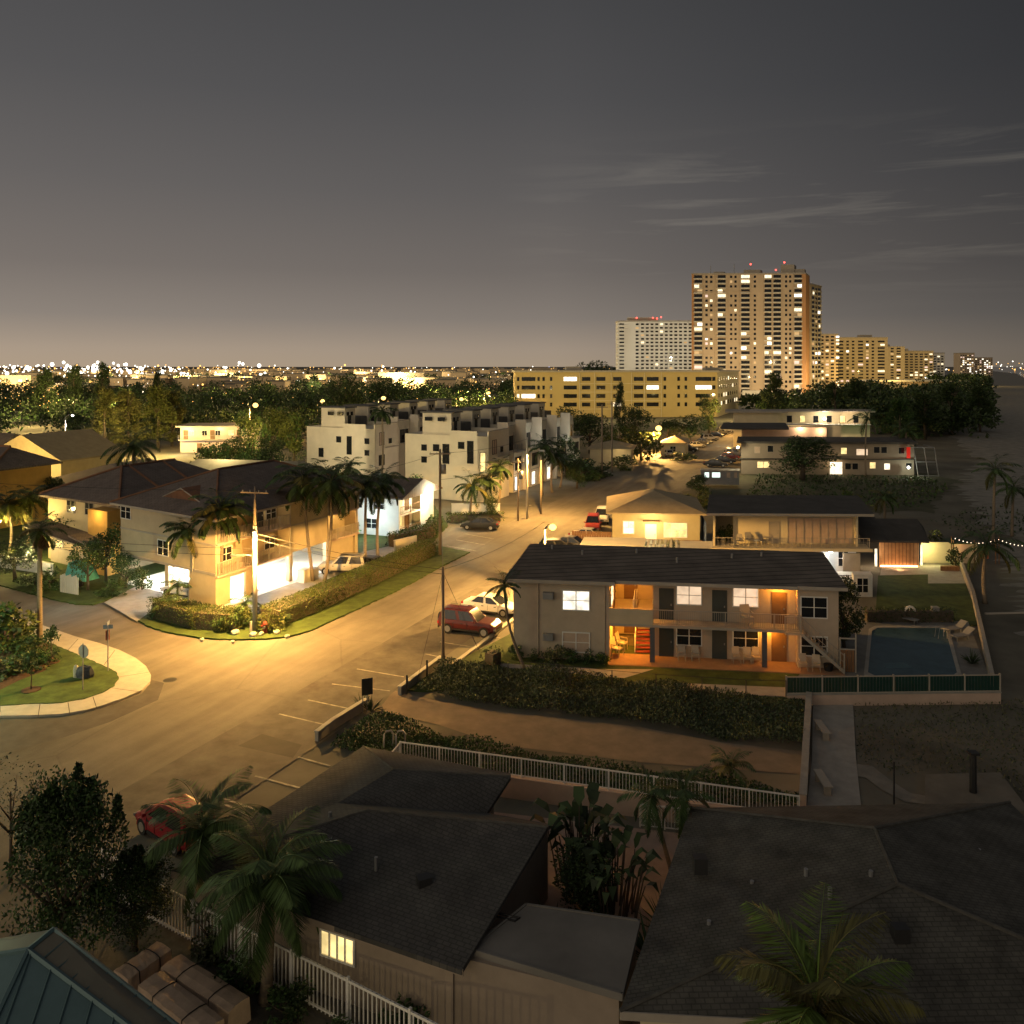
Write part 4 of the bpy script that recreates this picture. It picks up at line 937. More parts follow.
def ridgecaps(q, ze, zr, k, par, r=.06):
    q = [V(p[0], p[1], ze + .02) for p in q]; a = (q[0] + q[1]) / 2; b_ = (q[2] + q[3]) / 2; r0 = a.lerp(b_, k); r1 = a.lerp(b_, 1 - k); r0.z = r1.z = zr + .02; b = MB()
    for p, e in ((q[0], r0), (q[1], r0), (q[2], r1), (q[3], r1), (r0, r1)): b.tube([p, e], r, 5)
    b.build('ridge_caps', mat('ridge_shingle', (.085, .083, .074), .9, .3, 3, .3), par)
for pq in ([A0, Ml, Mr], [L2, Nl, Nr]): MB().tube(pq, .05, 5).build('ridge_cap', mat('ridge_shingle', (.085, .083, .074), .9, .3, 3, .3), ro)
ridgecaps(h2, 2.6, 3.9, .36, r2)
for i, (x, y, z) in enumerate(((424, 880, 3.15), (700, 860, 3.4), (900, 930, 3.6))):
    p = at(x, y, z); b = MB(); b.box(frame((p.x, p.y), 25 if i == 0 else 0), -.22, .22, -.18, .18, z - .4, z + .12); b.build('box_vent', m_dmet, ro if i == 0 else r2)
# teal pavilion
TP = thing('pavilion', (-12, 19.5, 0), 'pavilion with teal standing-seam metal roof in the near left corner', 'pavilion')
R1, R2 = at(54, 929, 5.4), at(28, 950, 5.3); E1, E2 = at(228, 1066, 3.2), at(205, 1084, 3.5); E3 = at(-90, 1200, 3.4); E4 = at(-190, 985, 3.3); E5 = at(-60, 948, 4.2)
b = MB(); b.add([R1, R2, E1, E2], [(0, 1, 3, 2)]); b.add([R1, R2, E4, E5], [(0, 3, 2), (0, 2, 1)]); tr_ = b.build('roof', mat('teal_roof_lit_side', (.17, .16, .12), .5, .15, 1, .3, metal=.15), TP)  # tan tone puts the warm light on this slope into the colour
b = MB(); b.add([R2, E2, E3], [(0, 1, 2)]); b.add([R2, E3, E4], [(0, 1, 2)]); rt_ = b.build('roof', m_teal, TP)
sm = MB()
for i in range(1, 9):
    f = i / 9; a = E2.lerp(E3, f); t_ = R2.lerp(E2, max(0, 1 - f * 1.1)) if f < .9 else R2
    sm.tube([t_ + V(0, 0, .02), a + V(0, 0, .02)], .025, 4)
sm.tube([R2, E2], .07, 5); sm.tube([R2, E3], .07, 5); sm.tube([R2, R1], .07, 5); sm.tube([R1, E1], .06, 5); sm.tube([R2, E4], .07, 5)
for i in range(1, 12): sm.tube([R1.lerp(E1, i / 12) + V(0, 0, .02), R2.lerp(E2, i / 12) + V(0, 0, .02)], .022, 4)
sm.build('seams', m_teal, rt_)
b = MB()
for e in (E1, E2, E3, E4): b.tube([V(e.x * .97, e.y, -.05), V(e.x * .97, e.y, e.z - .05)], .12, 8)
b.build('posts', m_white, TP)
# tarpaulin-covered stacks
m_dark = m_trim
def tarp(c0, c1, wdt, h, label, seed):
    c0, c1 = Vector(c0), Vector(c1); d = c1 - c0; l = d.length; d.normalize(); F = Fr(c0, (d.x, d.y), (-d.y, d.x)); r = random.Random(seed); t = thing('covered_stack', c0, label, 'covered furniture', 'tarpaulin-covered stacks')
    b = MB(); na, nt = 14, 6; g = {}
    prof = [(-.55, .0), (-.5, .55), (-.46, .94), (-.2, 1.0), (.2, 1.0), (.46, .94), (.5, .55), (.55, 0)]
    vs = []; 
    for i in range(na + 1):
        for a, z in prof: vs.append(F.p(l * i / na + r.uniform(-.01, .01), a * wdt + r.uniform(-.012, .012), z * h + r.uniform(-.012, .012) + .02))
    m = len(prof); fs = [(i * m + k, i * m + k + 1, (i + 1) * m + k + 1, (i + 1) * m + k) for i in range(na) for k in range(m - 1)] + [tuple(range(m)), tuple(range(na * m, na * m + m))]
    b.add(vs, fs); b.build('tarpaulin', m_tarp, t)
    for a in (.25, .72): MB().tube([F.p(l * a, x * wdt * 1.03, z * h * 1.01 + .03) for x, z in prof], .02, 4).build('strap', m_trim, t)
tarp((-12.3, 26.4, 0), (-11.5, 27.75, 0), .8, .85, 'tan tarpaulin-covered stack standing crosswise behind the other two', 1)
tarp((-11.35, 26.35, 0), (-8.7, 24.4, 0), .85, .8, 'tan tarpaulin-covered stack next to the teal roof', 2)
tarp((-11.0, 27.1, 0), (-8.2, 25.25, 0), .8, .8, 'tan tarpaulin-covered stack nearest the white picket fence', 3)
# picket fence along the bungalow
fa_, fb_ = V(-13.0, 30.2, 0), V(-.9, 22.85, 0); dd = fb_ - fa_; ll = dd.length; dd.normalize(); FP = Fr((fa_.x, fa_.y), (dd.x, dd.y), (-dd.y, dd.x))
pf = thing('picket_fence', FP.p(ll / 2, 0), 'white metal picket fence along the cream bungalow wall', 'fence')
b = MB(); n = int(ll / .17)
for i in range(n): b.box(FP, i * .17, i * .17 + .035, -.018, .018, .08, 1.5)
b.build('pickets', m_white, pf); b = MB(); b.box(FP, 0, ll, -.03, .03, 1.42, 1.5); b.box(FP, 0, ll, -.028, .028, .15, .21); b.build('rail', m_white, pf)
for i in range(7): MB().box(FP, ll * i / 6 - .04, ll * i / 6 + .04, -.045, .045, 0, 1.58).build('post', m_white, pf)
F3 = Fr((-13.0, 30.2), (-.36, -.93), (.93, -.36)); pf2 = thing('picket_fence', F3.p(2, 0), 'white picket fence turning towards the dark tree', 'fence'); railing(pf2, Fr((-13.0, 30.2), (-.8, .6), (-.6, -.8)), 0, 3.4, 0, 0, 1.45, m_white, .17, 1.7, 'pickets')
lamp('garden_light', (-5.2, 20.4, .6), 80, (1, .78, .40), .03)
sh = [(-6.9, 25.6, 'low leafy shrub at the foot of the near palm by the picket fence', 1.0, 1.6), (-5.1, 24.4, 'ragged shrub against the white pickets under the lit window', .9, 1.3), (-8.6, 26.9, 'light green shrub in front of the pickets beside the tan stacks', 1.2, 1.5), (-3.3, 25.2, 'dark rounded shrub between the pickets and the bungalow wall', 1.0, 1.4), (-10.3, 28.5, 'loose grey-green shrub behind the tan stacks', 1.9, 1.6)]
for i, (x, y, lb, h, w_) in enumerate(sh): tree('shrub%d' % (i % 3), (x, y, 0), h, w_, lb, m_leaf if i != 4 else m_leafg, m_leafd, 'shrub', 'shrub')
# near trees and palms
palm((-7.75, 26.4, 0), (-7.65, 26.5, 3.75), 2.75, 'near palm with wide drooping crown and pale trunk in front of the lit window', 30, 11, .055, 24, .2, .15, .05, 0, .1, low=-28, droop=88, leaf=leafmat('green_palm_leaf', (.075, .125, .035)))
palm((-10.9, 29.3, 0), (-10.75, 29.3, 3.75), 2.6, 'near palm half hiding the red car', 17, 14, .055, 24, .16, .12, .05, 0, .1, low=-25, droop=88, leaf=leafmat('green_palm_leaf', (.075, .125, .035)))
palm((7.3, 19.3, 0), (7.1, 19.6, 4.9), 3.0, 'near palm crown with yellowing fronds over the large shingled roof', 20, 8, .055, 26, .2, .15, .1, 0, .55, low=0, droop=85, leaf=leafmat('lamplit_palm_leaf', (.12, .19, .035)))  # bright leaf colour stands in for a lamp below this crown
tree('near1', (-14.6, 27.6, 0), 6.3, 4.9, 'tall dense dark tree in the near left corner', m_leaf, m_leafd, rz=.4)
tree('near2', (-12.9, 28.7, 0), 3.3, 3.3, 'lower dark bushy tree between the tall corner tree and the tan stacks', m_leafd, m_leaf)
tree('bare3', (-19.4, 32.5, 0), 5.0, 5, 'thin half-bare tree at the left edge beside the road', m_leafg, m_leafd)
palm((6.3, 33.0, 0), (5.55, 33.2, 3.0), 1.7, 'small courtyard palm leaning left beside the white railing', 13, 21, .06, 12, .09, .07, .1, low=-60)
palm((6.5, 32.9, 0), (6.75, 33.1, 3.05), 1.6, 'small courtyard palm leaning right beside the shingled roof', 13, 22, .06, 12, .09, .07, .1, low=-60)
bigleaf((2.6, 32.2, 0), 3.5, 44, 'tall big-leaved plant rising from the dark courtyard', 2, R=1.6)
bigleaf((3.6, 30.5, 0), 2.6, 46, 'second big-leaved plant deeper in the dark courtyard', 3, R=1.8)
tree('dense3', (2.6, 30.3, 0), 2.6, 3.2, 'dark bushy shrub filling the courtyard beside the bungalow eave', m_leafd, m_leafd, 'shrub', 'shrub')
rosette((1.3, 28.7, 0), 1.6, 46, 'spiky light green plant at the corner of the flat annex', m_leaf, 9)
rosette((5.4, 29.5, 0), 1.7, 60, 'large feathery rosette plant in the courtyard below the two small palms', m_leafd, 10, .05)
rosette((4.6, 28.2, 0), 1.5, 50, 'dark rosette plant between the flat annex and the large shingled roof', m_leafd, 12, .07)
palm((10.4, 40.0, 0), (10.4, 40.0, .9), 1.4, 'stubby young palm on the sand path near the pinkish wall', 11, 31, .06, 10, .1, .08, 0, low=0)
# ================================================================== street corner
P1 = at(255, 632)
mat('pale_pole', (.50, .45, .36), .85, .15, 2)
p1 = thing('utility_pole', P1, 'pale utility pole lit by its lamp on the hedged corner', 'utility pole')
MB().tube([P1, P1 + V(0, 0, 7.95)], [.18, .15], 10).build('pole', mat('pale_pole', (1, 1, 1)), p1, True); MB().tube([P1 + V(0, 0, 7.95), P1 + V(0, 0, 10.9)], [.10, .08], 8).build('unlit_pole_top', m_wood, p1, True)  # lit lower pole painted pale, unlit top split off and painted dark
F = frame((P1.x, P1.y), -10); MB().box(F, -1.1, 1.1, -.14, -.05, 10.4, 10.5).build('crossarm', m_wood, p1)
for k in (-.95, -.35, .35, .95): MB().tube([F.p(k, -.1, 10.5), F.p(k, -.1, 10.64)], [.045, .03], 6).build('insulator', m_grey, p1)
# the corner lamp hangs on the pole
F = Fr((P1.x, P1.y), (.25, -.97), (.97, .25))
hb = MB(); hb.tube([F.p(.1, 0, 7.75), F.p(.7, 0, 7.95), F.p(1.3, 0, 7.9)], .04, 6); hb.box(F, 1.2, 1.75, -.13, .13, 7.82, 7.95)
hl = hb.build('lamp_arm', m_grey, p1); MB().ball(F.p(1.48, 0, 7.8), .13, 8, 5, sq=(1.3, 1, .5)).build('bulb', e_bulb, hl, True)
lamp('sodium_and_fill_light', F.p(1.48, 0, 7.62), 24000, SOD, .12, p1, 163); lamp('sodium_and_fill_light', F.p(1.3, 0, 7.5), 2300, SOD, .1, p1)  # second, bare light added to lift the townhouse facade
F = Fr((P1.x, P1.y), (-.98, -.2), (.2, -.98)); cb_ = MB(); cb_.tube([F.p(.1, 0, 5.2), F.p(.25, 0, 5.75), F.p(.8, 0, 5.85)], .035, 6); cb_.box(F, .75, 1.75, -.14, .14, 5.74, 5.88); cb_.build('unlit_lamp', m_dmet, p1)
P2 = at(443, 668); p2 = utility_pole(P2, 6.7, 'short dark utility pole with guy wires at the end of the kerb wall', .13, m=m_wood)
P3 = at(440, 556); p3 = utility_pole(P3, 11.2, 'tall utility pole with crossarm and transformer by the parking pad', .17, 2.2, 5, True)
P4 = at(527, 519); P5 = at(541, 514, 0); P6 = at(518, 521)
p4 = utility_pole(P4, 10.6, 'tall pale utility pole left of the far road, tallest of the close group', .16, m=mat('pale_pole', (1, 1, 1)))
F = Fr((P4.x, P4.y), (.93, -.37), (.37, .93)); hb = MB(); hb.tube([F.p(.1, 0, 8.6), F.p(1.9, 0, 9.0)], .05, 6); hb.hexa([F.p(1.7, -.15, 8.86), F.p(2.5, -.2, 8.86), F.p(2.5, .2, 8.86), F.p(1.7, .15, 8.86), F.p(1.75, -.1, 9.06), F.p(2.4, -.12, 9.06), F.p(2.4, .12, 9.06), F.p(1.75, .1, 9.06)]); hb.build('added_lamp_head', m_grey, p4); lamp('added_road_light', F.p(2.2, 0, 8.78), 24000, SOD, .1, p4, 160)  # lamp head and light added to brighten the far road
utility_pole(P6, 8.0, 'utility pole with a crossarm box in front of the white terraces', .14, 1.6, 0, True)
utility_pole(P5, 7.2, 'slim utility pole at the kerb right of the close group', .12)
utility_pole(at(602, 478), 13.0, 'lone tall utility pole by the round street tree', .17, 2.0, 0)
utility_pole(at(612, 472), 13.2, 'second tall utility pole just right of the lone one near the round street tree', .17, 2.0, 0)
for z, e, s, lb in ((7.4, P2 + V(0, 0, 6.5), .25, 'upper wire from the lit corner pole to the short dark pole'), (7.0, P2 + V(0, 0, 6.2), .3, 'lower wire from the lit corner pole to the short dark pole'),
                    (10.6, P3 + V(0, 0, 10.8), .5, 'high wire from the corner pole crossarm to the transformer pole'), (6.2, V(-75, 80, 6.5), .6, 'wire from the corner pole running left past the carport, upper one'), (5.7, V(-75, 80, 5.7), .6, 'wire from the corner pole running left past the carport, lower one'),
                    (10.5, V(-80, 84, 10.5), .6, 'high wire from the corner pole crossarm running left over the roofs')):
    wire(P1 + V(0, 0, z), e, s, lb)
wire(P3 + V(0, 0, 10.8), P4 + V(0, 0, 10.4), .4, 'high wire between the transformer pole and the tallest pale pole'); wire(P3 + V(0, 0, 8), P4 + V(0, 0, 8), .5, 'lower wire between the transformer pole and the tallest pale pole')
wire(P2 + V(0, 0, 6.5), P3 + V(0, 0, 7.5), .4, 'wire crossing the road from the short dark pole'); wire(P2 + V(0, 0, 6.5), V(2.9, 75, 6), .4, 'wire from the short dark pole to the lit lamp pole')
wire(P2 + V(0, 0, 6.3), at(415, 690), 0, 'guy wire of the short dark pole, steeper one', .012, 2, 'guy_wire'); wire(P2 + V(0, 0, 6.3), at(487, 668), 0, 'guy wire of the short dark pole slanting to the lawn', .012, 2, 'guy_wire')
# signs
def signpost(base, h, label, kind):
    base = Vector(base); t = thing('street_sign', base, label, 'sign'); MB().tube([base, base + V(0, 0, h)], .035, 6).build('post', m_grey, t)
    if kind == 'stop':
        b = MB(); F = frame((base.x, base.y), -20); pts = [F.p(math.cos(math.pi / 8 + k * math.pi / 4) * .42, 0, h - .35 + math.sin(math.pi / 8 + k * math.pi / 4) * .42) for k in range(8)]
        off = F.w * .02; b.add([p + off for p in pts] + [p + off * 2.5 for p in pts], [tuple(range(8)), tuple(range(8, 16))] + [(i, (i + 1) % 8, 8 + (i + 1) % 8, 8 + i) for i in range(8)]); b.build('octagonal_plate', m_grey, t)
    elif kind == 'name':
        F = frame((base.x, base.y), 10); MB().box(F, -.3, .3, -.02, .02, h - .2, h + .05).build('name_blade', mat('blue_grey_plate', (.14, .17, .24), .5, .1, 2), t); F = frame((base.x, base.y), 100); MB().box(F, -.3, .3, -.02, .02, h + .06, h + .28).build('name_blade', mat('blue_grey_plate', (1, 1, 1)), t)
        F = frame((base.x, base.y), 60); MB().box(F, -.14, .14, .03, .05, h - .95, h - .3).build('plate', mat('rust_red_plate', (.22, .08, .05), .6, .2, 2), t)
    elif kind == 'board':
        F = frame((base.x, base.y), 24); MB().box(F, -.32, .32, -.05, -.02, h - .95, h).build('board', m_dmet, t); MB().tube([F.p(-.25, 0, 0), F.p(-.25, 0, h)], .03, 5).build('post', m_grey, t)
    elif kind == 'small': F = frame((base.x, base.y), 0); MB().box(F, -.18, .18, .03, .05, h - .5, h).build('plate', m_grey, t)
signpost(at(83, 690, .15), 2.85, 'grey back of a stop sign standing on the island lawn', 'stop'); signpost(at(108, 671, .15), 3.1, 'street name sign with blue blades and a red plate on the island walk', 'name')
signpost(at(367, 712), 1.95, 'dark notice board on a post behind the kerb wall', 'board'); signpost(at(34, 642, .15), 2.3, 'small plain sign on a post beside the skirted palm', 'small')
rosette(at(361, 708), .9, 26, 'pale blue-grey agave beside the dark notice board', m_leafg, 3, .08); rosette(at(371, 712), 1.0, 30, 'dark spiky plant at the foot of the notice board', m_leafd, 5, .07)
t = thing('bike_rack', at(390, 756), 'pair of grey inverted-U posts at the corner of the dark roofed bungalow', 'rack')
for x in (384, 396): c = at(x, 756); MB().tube([c, c + V(0, 0, 1.1), c + V(.1, .05, 1.25), c + V(.35, .1, 1.25), c + V(.45, .1, 1.1), c + V(.45, .1, 0)], .05, 6).build('hoop', m_grey, t, True)
for x, y, l_ in ((407, 694, 'short dark bollard on the kerb wall, nearer the sand path'), (427, 678, 'short dark bollard on the kerb wall, nearer the utility pole')): tag(MB().tube([at(x, y), at(x, y) + V(0, 0, 1.15)], .06, 7).build('bollard', m_dmet), l_, 'bollard')
def rock(p, r, lb, m, seed, sq=(1, 1, .7)): tag(MB().ball(Vector(p) + V(0, 0, r * .4), r, 8, 6, sq=sq, jit=.14, rnd=random.Random(seed)).build('rock', m), lb, 'rock')
m_lim = mat('limestone', (.48, .45, .38), .9, .15, 4, .4); m_drk = mat('dark_stone', (.06, .065, .085), .6, .4, 5, .3)
rock(at(85, 677, .17), .55, 'dark blue-grey rounded boulder on the island lawn', m_drk, 1, (1.2, .6, .9)); rock(at(76, 677, .17), .38, 'pale upright stone leaning by the dark boulder', m_lim, 2, (.5, .5, 1.6))
for i, (x, y, r, lb) in enumerate(((235, 634, .33, 'pale limestone rock left of the lit corner pole'), (253, 636.5, .3, 'flat pale rock at the very foot of the lit corner pole'), (261, 635, .22, 'small pale rock between the corner pole and the hydrant'), (277, 633.5, .25, 'pale rock right of the red hydrant'), (202, 640.5, .18, 'small pale stone at the lawn edge left of the corner'), (287, 637, .2, 'small pale stone at the lawn edge right of the hydrant'), (233, 642.5, .16, 'tiny pale stone on the kerb in front of the corner pole'))):
    rock(at(x, y, .1), r, lb, m_lim, i + 5)
c = at(265, 632.5, .12); t = thing('fire_hydrant', c, 'red fire hydrant right of the lit corner pole', 'fire hydrant'); mr_ = mat('hydrant_red', (.22, .035, .02), .6, .15, 3)
MB().tube([c, c + V(0, 0, .06), c + V(0, 0, .07), c + V(0, 0, .62), c + V(0, 0, .63), c + V(0, 0, .72), c + V(0, 0, .86)], [.22, .22, .15, .15, .2, .17, .05], 10).build('barrel', mr_, t); MB().tube([c + V(-.28, 0, .48), c + V(.28, 0, .48)], .08, 8).build('outlet', mr_, t); MB().tube([c + V(0, -.28, .44), c + V(0, 0, .44)], .09, 8).build('outlet', m_grey, t)
tag(MB().tube([at(251, 634), at(251, 634) + V(0, 0, .95)], .09, 8).build('marker_post', m_offw), 'short white marker post left of the corner pole', 'post')
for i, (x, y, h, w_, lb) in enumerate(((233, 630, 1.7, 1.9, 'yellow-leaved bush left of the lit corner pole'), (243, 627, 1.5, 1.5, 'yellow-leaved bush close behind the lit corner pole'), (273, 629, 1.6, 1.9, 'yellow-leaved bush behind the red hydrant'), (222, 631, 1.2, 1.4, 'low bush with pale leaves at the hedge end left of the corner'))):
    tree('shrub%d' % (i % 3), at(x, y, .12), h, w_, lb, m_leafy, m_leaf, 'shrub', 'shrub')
palm(at(246, 622, .12), at(246, 622, .12) + V(0, 0, 1.5), 1.5, 'small young palm behind the lit corner pole', 11, 41, .09, 8, .1, .07, .05, low=-20)
palm(at(164, 617, .12), at(164, 617, .12) + V(0, 0, 1.0), 1.6, 'bushy young palm at the driveway end of the hedge', 13, 42, .09, 8, .1, .07, .05, low=-20); palm(at(178, 604, .12), at(178, 604, .12) + V(0, 0, 1.6), 1.6, 'young palm in front of the lit carport', 11, 43, .09, 8, .1, .07, .05, low=-20)
hedge('hedge', [at(162, 617), at(200, 627), at(240, 630)], 1.9, 1.35, 'clipped hedge along the driveway street left of the corner pole', m_leafy, m_leaf, 170, .1, 1, .1); hedge('hedge', [at(270, 627), at(310, 611), at(360, 588), at(428, 555)], 2.0, 1.35, 'long clipped hedge along the main road right of the hydrant', m_leafy, m_leaf, 170, .1, 2, .1)
# island planting
palm(at(40, 644, .15), V(at(40, 644).x, at(40, 644).y, 8.2), 1.9, 'tall palm with a skirt of dead fronds by the crossing', 16, 51, .1, 9, .19, .15, .1, 26, name='fan_palm')
for i, (x, y, h, w_, lb, lf, l2) in enumerate(((2, 652, 3.4, 4.0, 'big loose bush at the left edge of the island bed', m_leafy, m_leaf), (18, 664, 1.6, 2.6, 'green bush in the middle of the island mulch bed', m_leaf, m_leafy), (30, 668, 1.3, 2.2, 'low bright bush at the lawn side of the island bed', m_leaf, m_leafg), (8, 676, 1.4, 2.5, 'low bush at the lower left of the island bed', m_leafg, m_leaf), (36, 653, 1.2, 1.8, 'dark shrub beside the skirted palm', m_leafd, m_leaf), (22, 648, 1.8, 2.2, 'grey-green bush behind the island bed', m_leafg, m_leafd), (44, 662, 1.1, 1.6, 'small shrub at the right tip of the island bed', m_leaf, m_leafd))):
    tree('shrub%d' % (i % 4), at(x, y, .15), h, w_, lb, lf, l2, 'shrub', 'shrub')
for x, y, h, lb in ((31, 690, 2.6, 'staked sapling with a mulch ring on the lit island lawn'), (51, 662, 2.4, 'sapling in a mulch ring at the tip of the bed')):
    tree('tiny%d' % (x % 3), at(x, y, .17), h, 1.9, lb, m_leaf, m_leafd, 'sapling', 'sapling'); c = at(x, y, .17); struct('mulch_ring', MB().prism([c + V(math.cos(a * .628) * .55, math.sin(a * .628) * .55, 0) for a in range(10)], .15, .21), m_mulch)
# cars of the near street
car('suv', at(470, 632), -20, (.085, .009, .008), 'dark red boxy SUV with roof rack in a painted bay'); car('sedan', at(491, 612.5), -24, (.72, .70, .66), 'white sedan parked beyond the dark red SUV')
car('hatch', at(176, 836), 142, (.24, .008, .016), 'bright red hatchback half hidden by the near palm'); car('sedan', at(480, 529, .02), 172, (.02, .022, .025), 'dark sedan alone on the lined parking pad')
car('suv', at(343, 573, .12), 178, (.42, .38, .30), 'pale beige SUV parked beside the lit garage'); car('sedan', at(368, 571, .12), 160, (.03, .03, .035), 'dark car tucked behind the beige SUV')
car('sedan', at(187, 596, .13), 155, (.75, .73, .70), 'white car glowing under the left carport'); car('hatch', at(558, 553), 8, (.03, .03, .035), 'dark hatchback nearest the lit lamp pole'); car('sedan', at(572, 549.5), -22, (.05, .05, .055), 'dark sedan just beyond the lamp pole')
car('sedan', at(590, 541), -22, (.45, .42, .36), 'beige sedan beside the pale carport roof'); car('suv', at(593, 530), -98, (.26, .02, .015), 'red pickup-like SUV seen from behind near the yellow house'); car('suv', at(602, 522), -100, (.5, .5, .5), 'white van ahead of the red SUV near the yellow house')
palm(at(527, 674, .05), (-.5, 53.6, 6.0), 1.55, 'slender leaning palm against the corner of the taupe walk-up', 11, 61, .1, 9, .11, .07, .35, low=-30, droop=70)
hedge('hedge', [at(489, 668), at(497, 664)], .9, 1.0, 'small dark hedge block left of the taupe walk-up', m_leafd, m_leafd, 70, .12, 7, .05)
# lamps
street_lamp((2.85, 73.0, 0), V(3.4, 72.2, 6.15), 'lit sodium lamp pole rising behind the taupe walk-up roof', e_bulb, 33000, SOD, .09, m_dmet, light_r=.33, drop=.4)  # bulb drawn oversize to hold its glow
street_lamp((-38.5, 44, 0), (-36.5, 46, 7.2), 'greenish-white street lamp beyond the left edge of the island', e_bulbw, 3600, (.86, 1, .55), drop=.4)

# ================================================================== townhouses on the corner
FT = Fr((-24.2, 68.6), (.413, .911), (-.825, .565))
T = thing('townhouse', FT.p(10, 7), 'yellow three-storey townhouse with brown hip roof and glaring white carport on the corner', 'townhouse')
b = MB(); b.box(FT, 0, 20, 1.6, 13.8, 2.75, 7.55)
for a0, a1 in ((0, .5), (4.5, 4.9), (9.2, 15.0), (19.6, 20)): b.box(FT, a0, a1, 0, 1.6, 2.75, 7.55)
b.box(FT, 0, 20, 6.5, 7.0, .1, 2.75); b.box(FT, 0, .5, 0, 3.6, .1, 2.75); b.box(FT, 19.5, 20, 0, 13.8, .1, 2.75); b.box(FT, 15, 19.5, .3, .6, .1, 2.75)
for a in (4.5, 9.2, 14.7): b.box(FT, a, a + .45, 0, .5, .1, 2.75)
b.box(FT, .5, 1.7, .04, .3, .1, 2.75); b.box(FT, 3.5, 4.5, .04, .3, .1, 2.75); b.box(FT, 1.7, 3.5, .05, .3, 2.3, 2.75)
b.box(FT, 0, .4, 13.2, 13.8, .1, 2.75); b.box(FT, 7, 7.4, 7, 13.8, .1, 2.75)
b.build('wall', m_yel, T)
b = MB()
for z in (2.6, 5.2): b.box(FT, .02, 9.18, -.25, 1.6, z, z + .16); b.box(FT, 15.02, 19.98, -.25, 1.6, z, z + .16)
b.build('balcony_slab', m_pink, T)
for z in (2.76, 5.36):
    railing(T, FT, .1, 4.6, -.2, z, 1.05, m_fasc, .2, 1.1, bt=.028); railing(T, FT, 4.8, 9.1, -.2, z, 1.05, m_fasc, .2, 1.1, bt=.028); railing(T, FT, 15.1, 19.9, -.2, z, 1.05, m_fasc, .2, 1.1, bt=.028)
FTb = FT.front(1.6)
for a, z in ((.9, 2.8), (2.8, 5.4), (5.4, 2.8), (6.2, 5.4), (15.5, 2.8), (15.5, 5.4)): door(T, FTb, a, .95, m_trim, z, 2.0)
for a, z, m in ((1.9, 3.3, m_glass), (7.4, 3.2, m_glass), (7.6, 5.9, m_glass)): window(T, FTb, a, z, 1.3, 1.1, m)
FTl = FT.left(0)
for t_, z in ((6.5, 3.55), (12.2, 6.15)): window(T, FTl, t_, z, 1.5, 1.25, m_glass, m_white)
b = MB(); q = [FT.p(-.7, -.8), FT.p(-.7, 14.5), FT.p(20.7, 14.5), FT.p(20.7, -.8)]; b.hip(q, 7.55, 10.3, .32, .2); rf = b.build('roof', m_roofb, T)
cp = MB(); a = (q[0] + q[1]) / 2; bb_ = (q[2] + q[3]) / 2; k0, k1 = a.lerp(bb_, .32), a.lerp(bb_, .68); k0.z = k1.z = 10.33
for e in (q[0], q[1]): cp.tube([V(e.x, e.y, 7.58), k0], .11, 5)
for e in (q[2], q[3]): cp.tube([V(e.x, e.y, 7.58), k1], .11, 5)
cp.tube([k0, k1], .12, 5); cp.build('ridge_caps', m_roofc, rf)
gb = MB(); G1, G2, G3 = FT.p(1.2, 3.2, 8.15), FT.p(1.2, 9.4, 8.15), FT.p(1.2, 6.3, 9.25); gb.add([G1, G2, G3, FT.p(6, 6.3, 9.25), FT.p(3, 3.2, 8.2), FT.p(3, 9.4, 8.2)], [(0, 1, 2), (0, 2, 3, 4), (1, 5, 3, 2)]); gb.build('gable', m_roofc, rf)
gb = MB(); gb.tube([G1, G3, G2, G1], .06, 4); gb.build('gable_trim', m_fasc, rf)
b = MB()
for z0 in (7.36,): b.box(FT, -.74, -.7, -.8, 14.5, z0, 7.54); b.box(FT, -.7, 20.7, -.84, -.8, z0, 7.54)
b.build('fascia', m_fasc, rf)
for a in (4.7, 9.3, 14.9): MB().tube([FT.p(a, -.06, .3), FT.p(a, -.06, 7.4)], .05, 5).build('downpipe', m_fasc, T)
MB().tube([FT.p(-.06, 3.0, 2.7), FT.p(-.06, 3.0, 7.4)], .05, 5).build('downpipe', m_fasc, T)
b = MB(); b.box(FT, -.05, 0, 0, 13.8, 5.15, 5.3); b.box(FT, -.05, 0, 0, 13.8, 2.75, 2.95); b.box(FT, 9.2, 15, -.05, 0, 5.15, 5.3); b.build('string_course', m_fasc, T)
m_gar = mat('white_carport_lining', (.78, .77, .72), .7, .05, 1)
b = MB(); b.box(FT, .52, 19.4, 6.4, 6.48, .12, 2.7); b.box(FT, .52, 19.4, .6, 6.4, 2.68, 2.74); b.box(FT, .5, 6.9, 7.02, 13.6, 2.68, 2.74); b.box(FT, 6.9, 6.98, 7.02, 13.6, .12, 2.68); b.box(FT, .3, 19.6, -.6, 13.7, .11, .15); b.build('carport_lining', m_gar, T)
for a in (2.6, 7, 12): 
    MB().box(FT, a - .6, a + .6, 3.0, 3.15, 2.62, 2.68).build('tube_light', e_bulbw, T); lamp('carport_light', FT.p(a, 3.0, 2.35), 1200, WHT, .1, T)
MB().box(FT, 3, 4.2, 10, 10.15, 2.62, 2.68).build('tube_light', e_bulbw, T); lamp('carport_light', FT.p(3, 10, 2.3), 1300, WHT, .1, T); lamp('carport_light', FT.p(1.5, 5.2, 2.2), 500, WHT, .1, T)
lamp('porch_light', FT.p(2.5, .5, 4.9), 40, ORG, .08, T); lamp('porch_light', FT.p(7, .6, 7.2), 35, WARM, .08, T); lamp('porch_light', FT.p(17.5, .7, 4.9), 90, (1, .6, .18), .08, T)
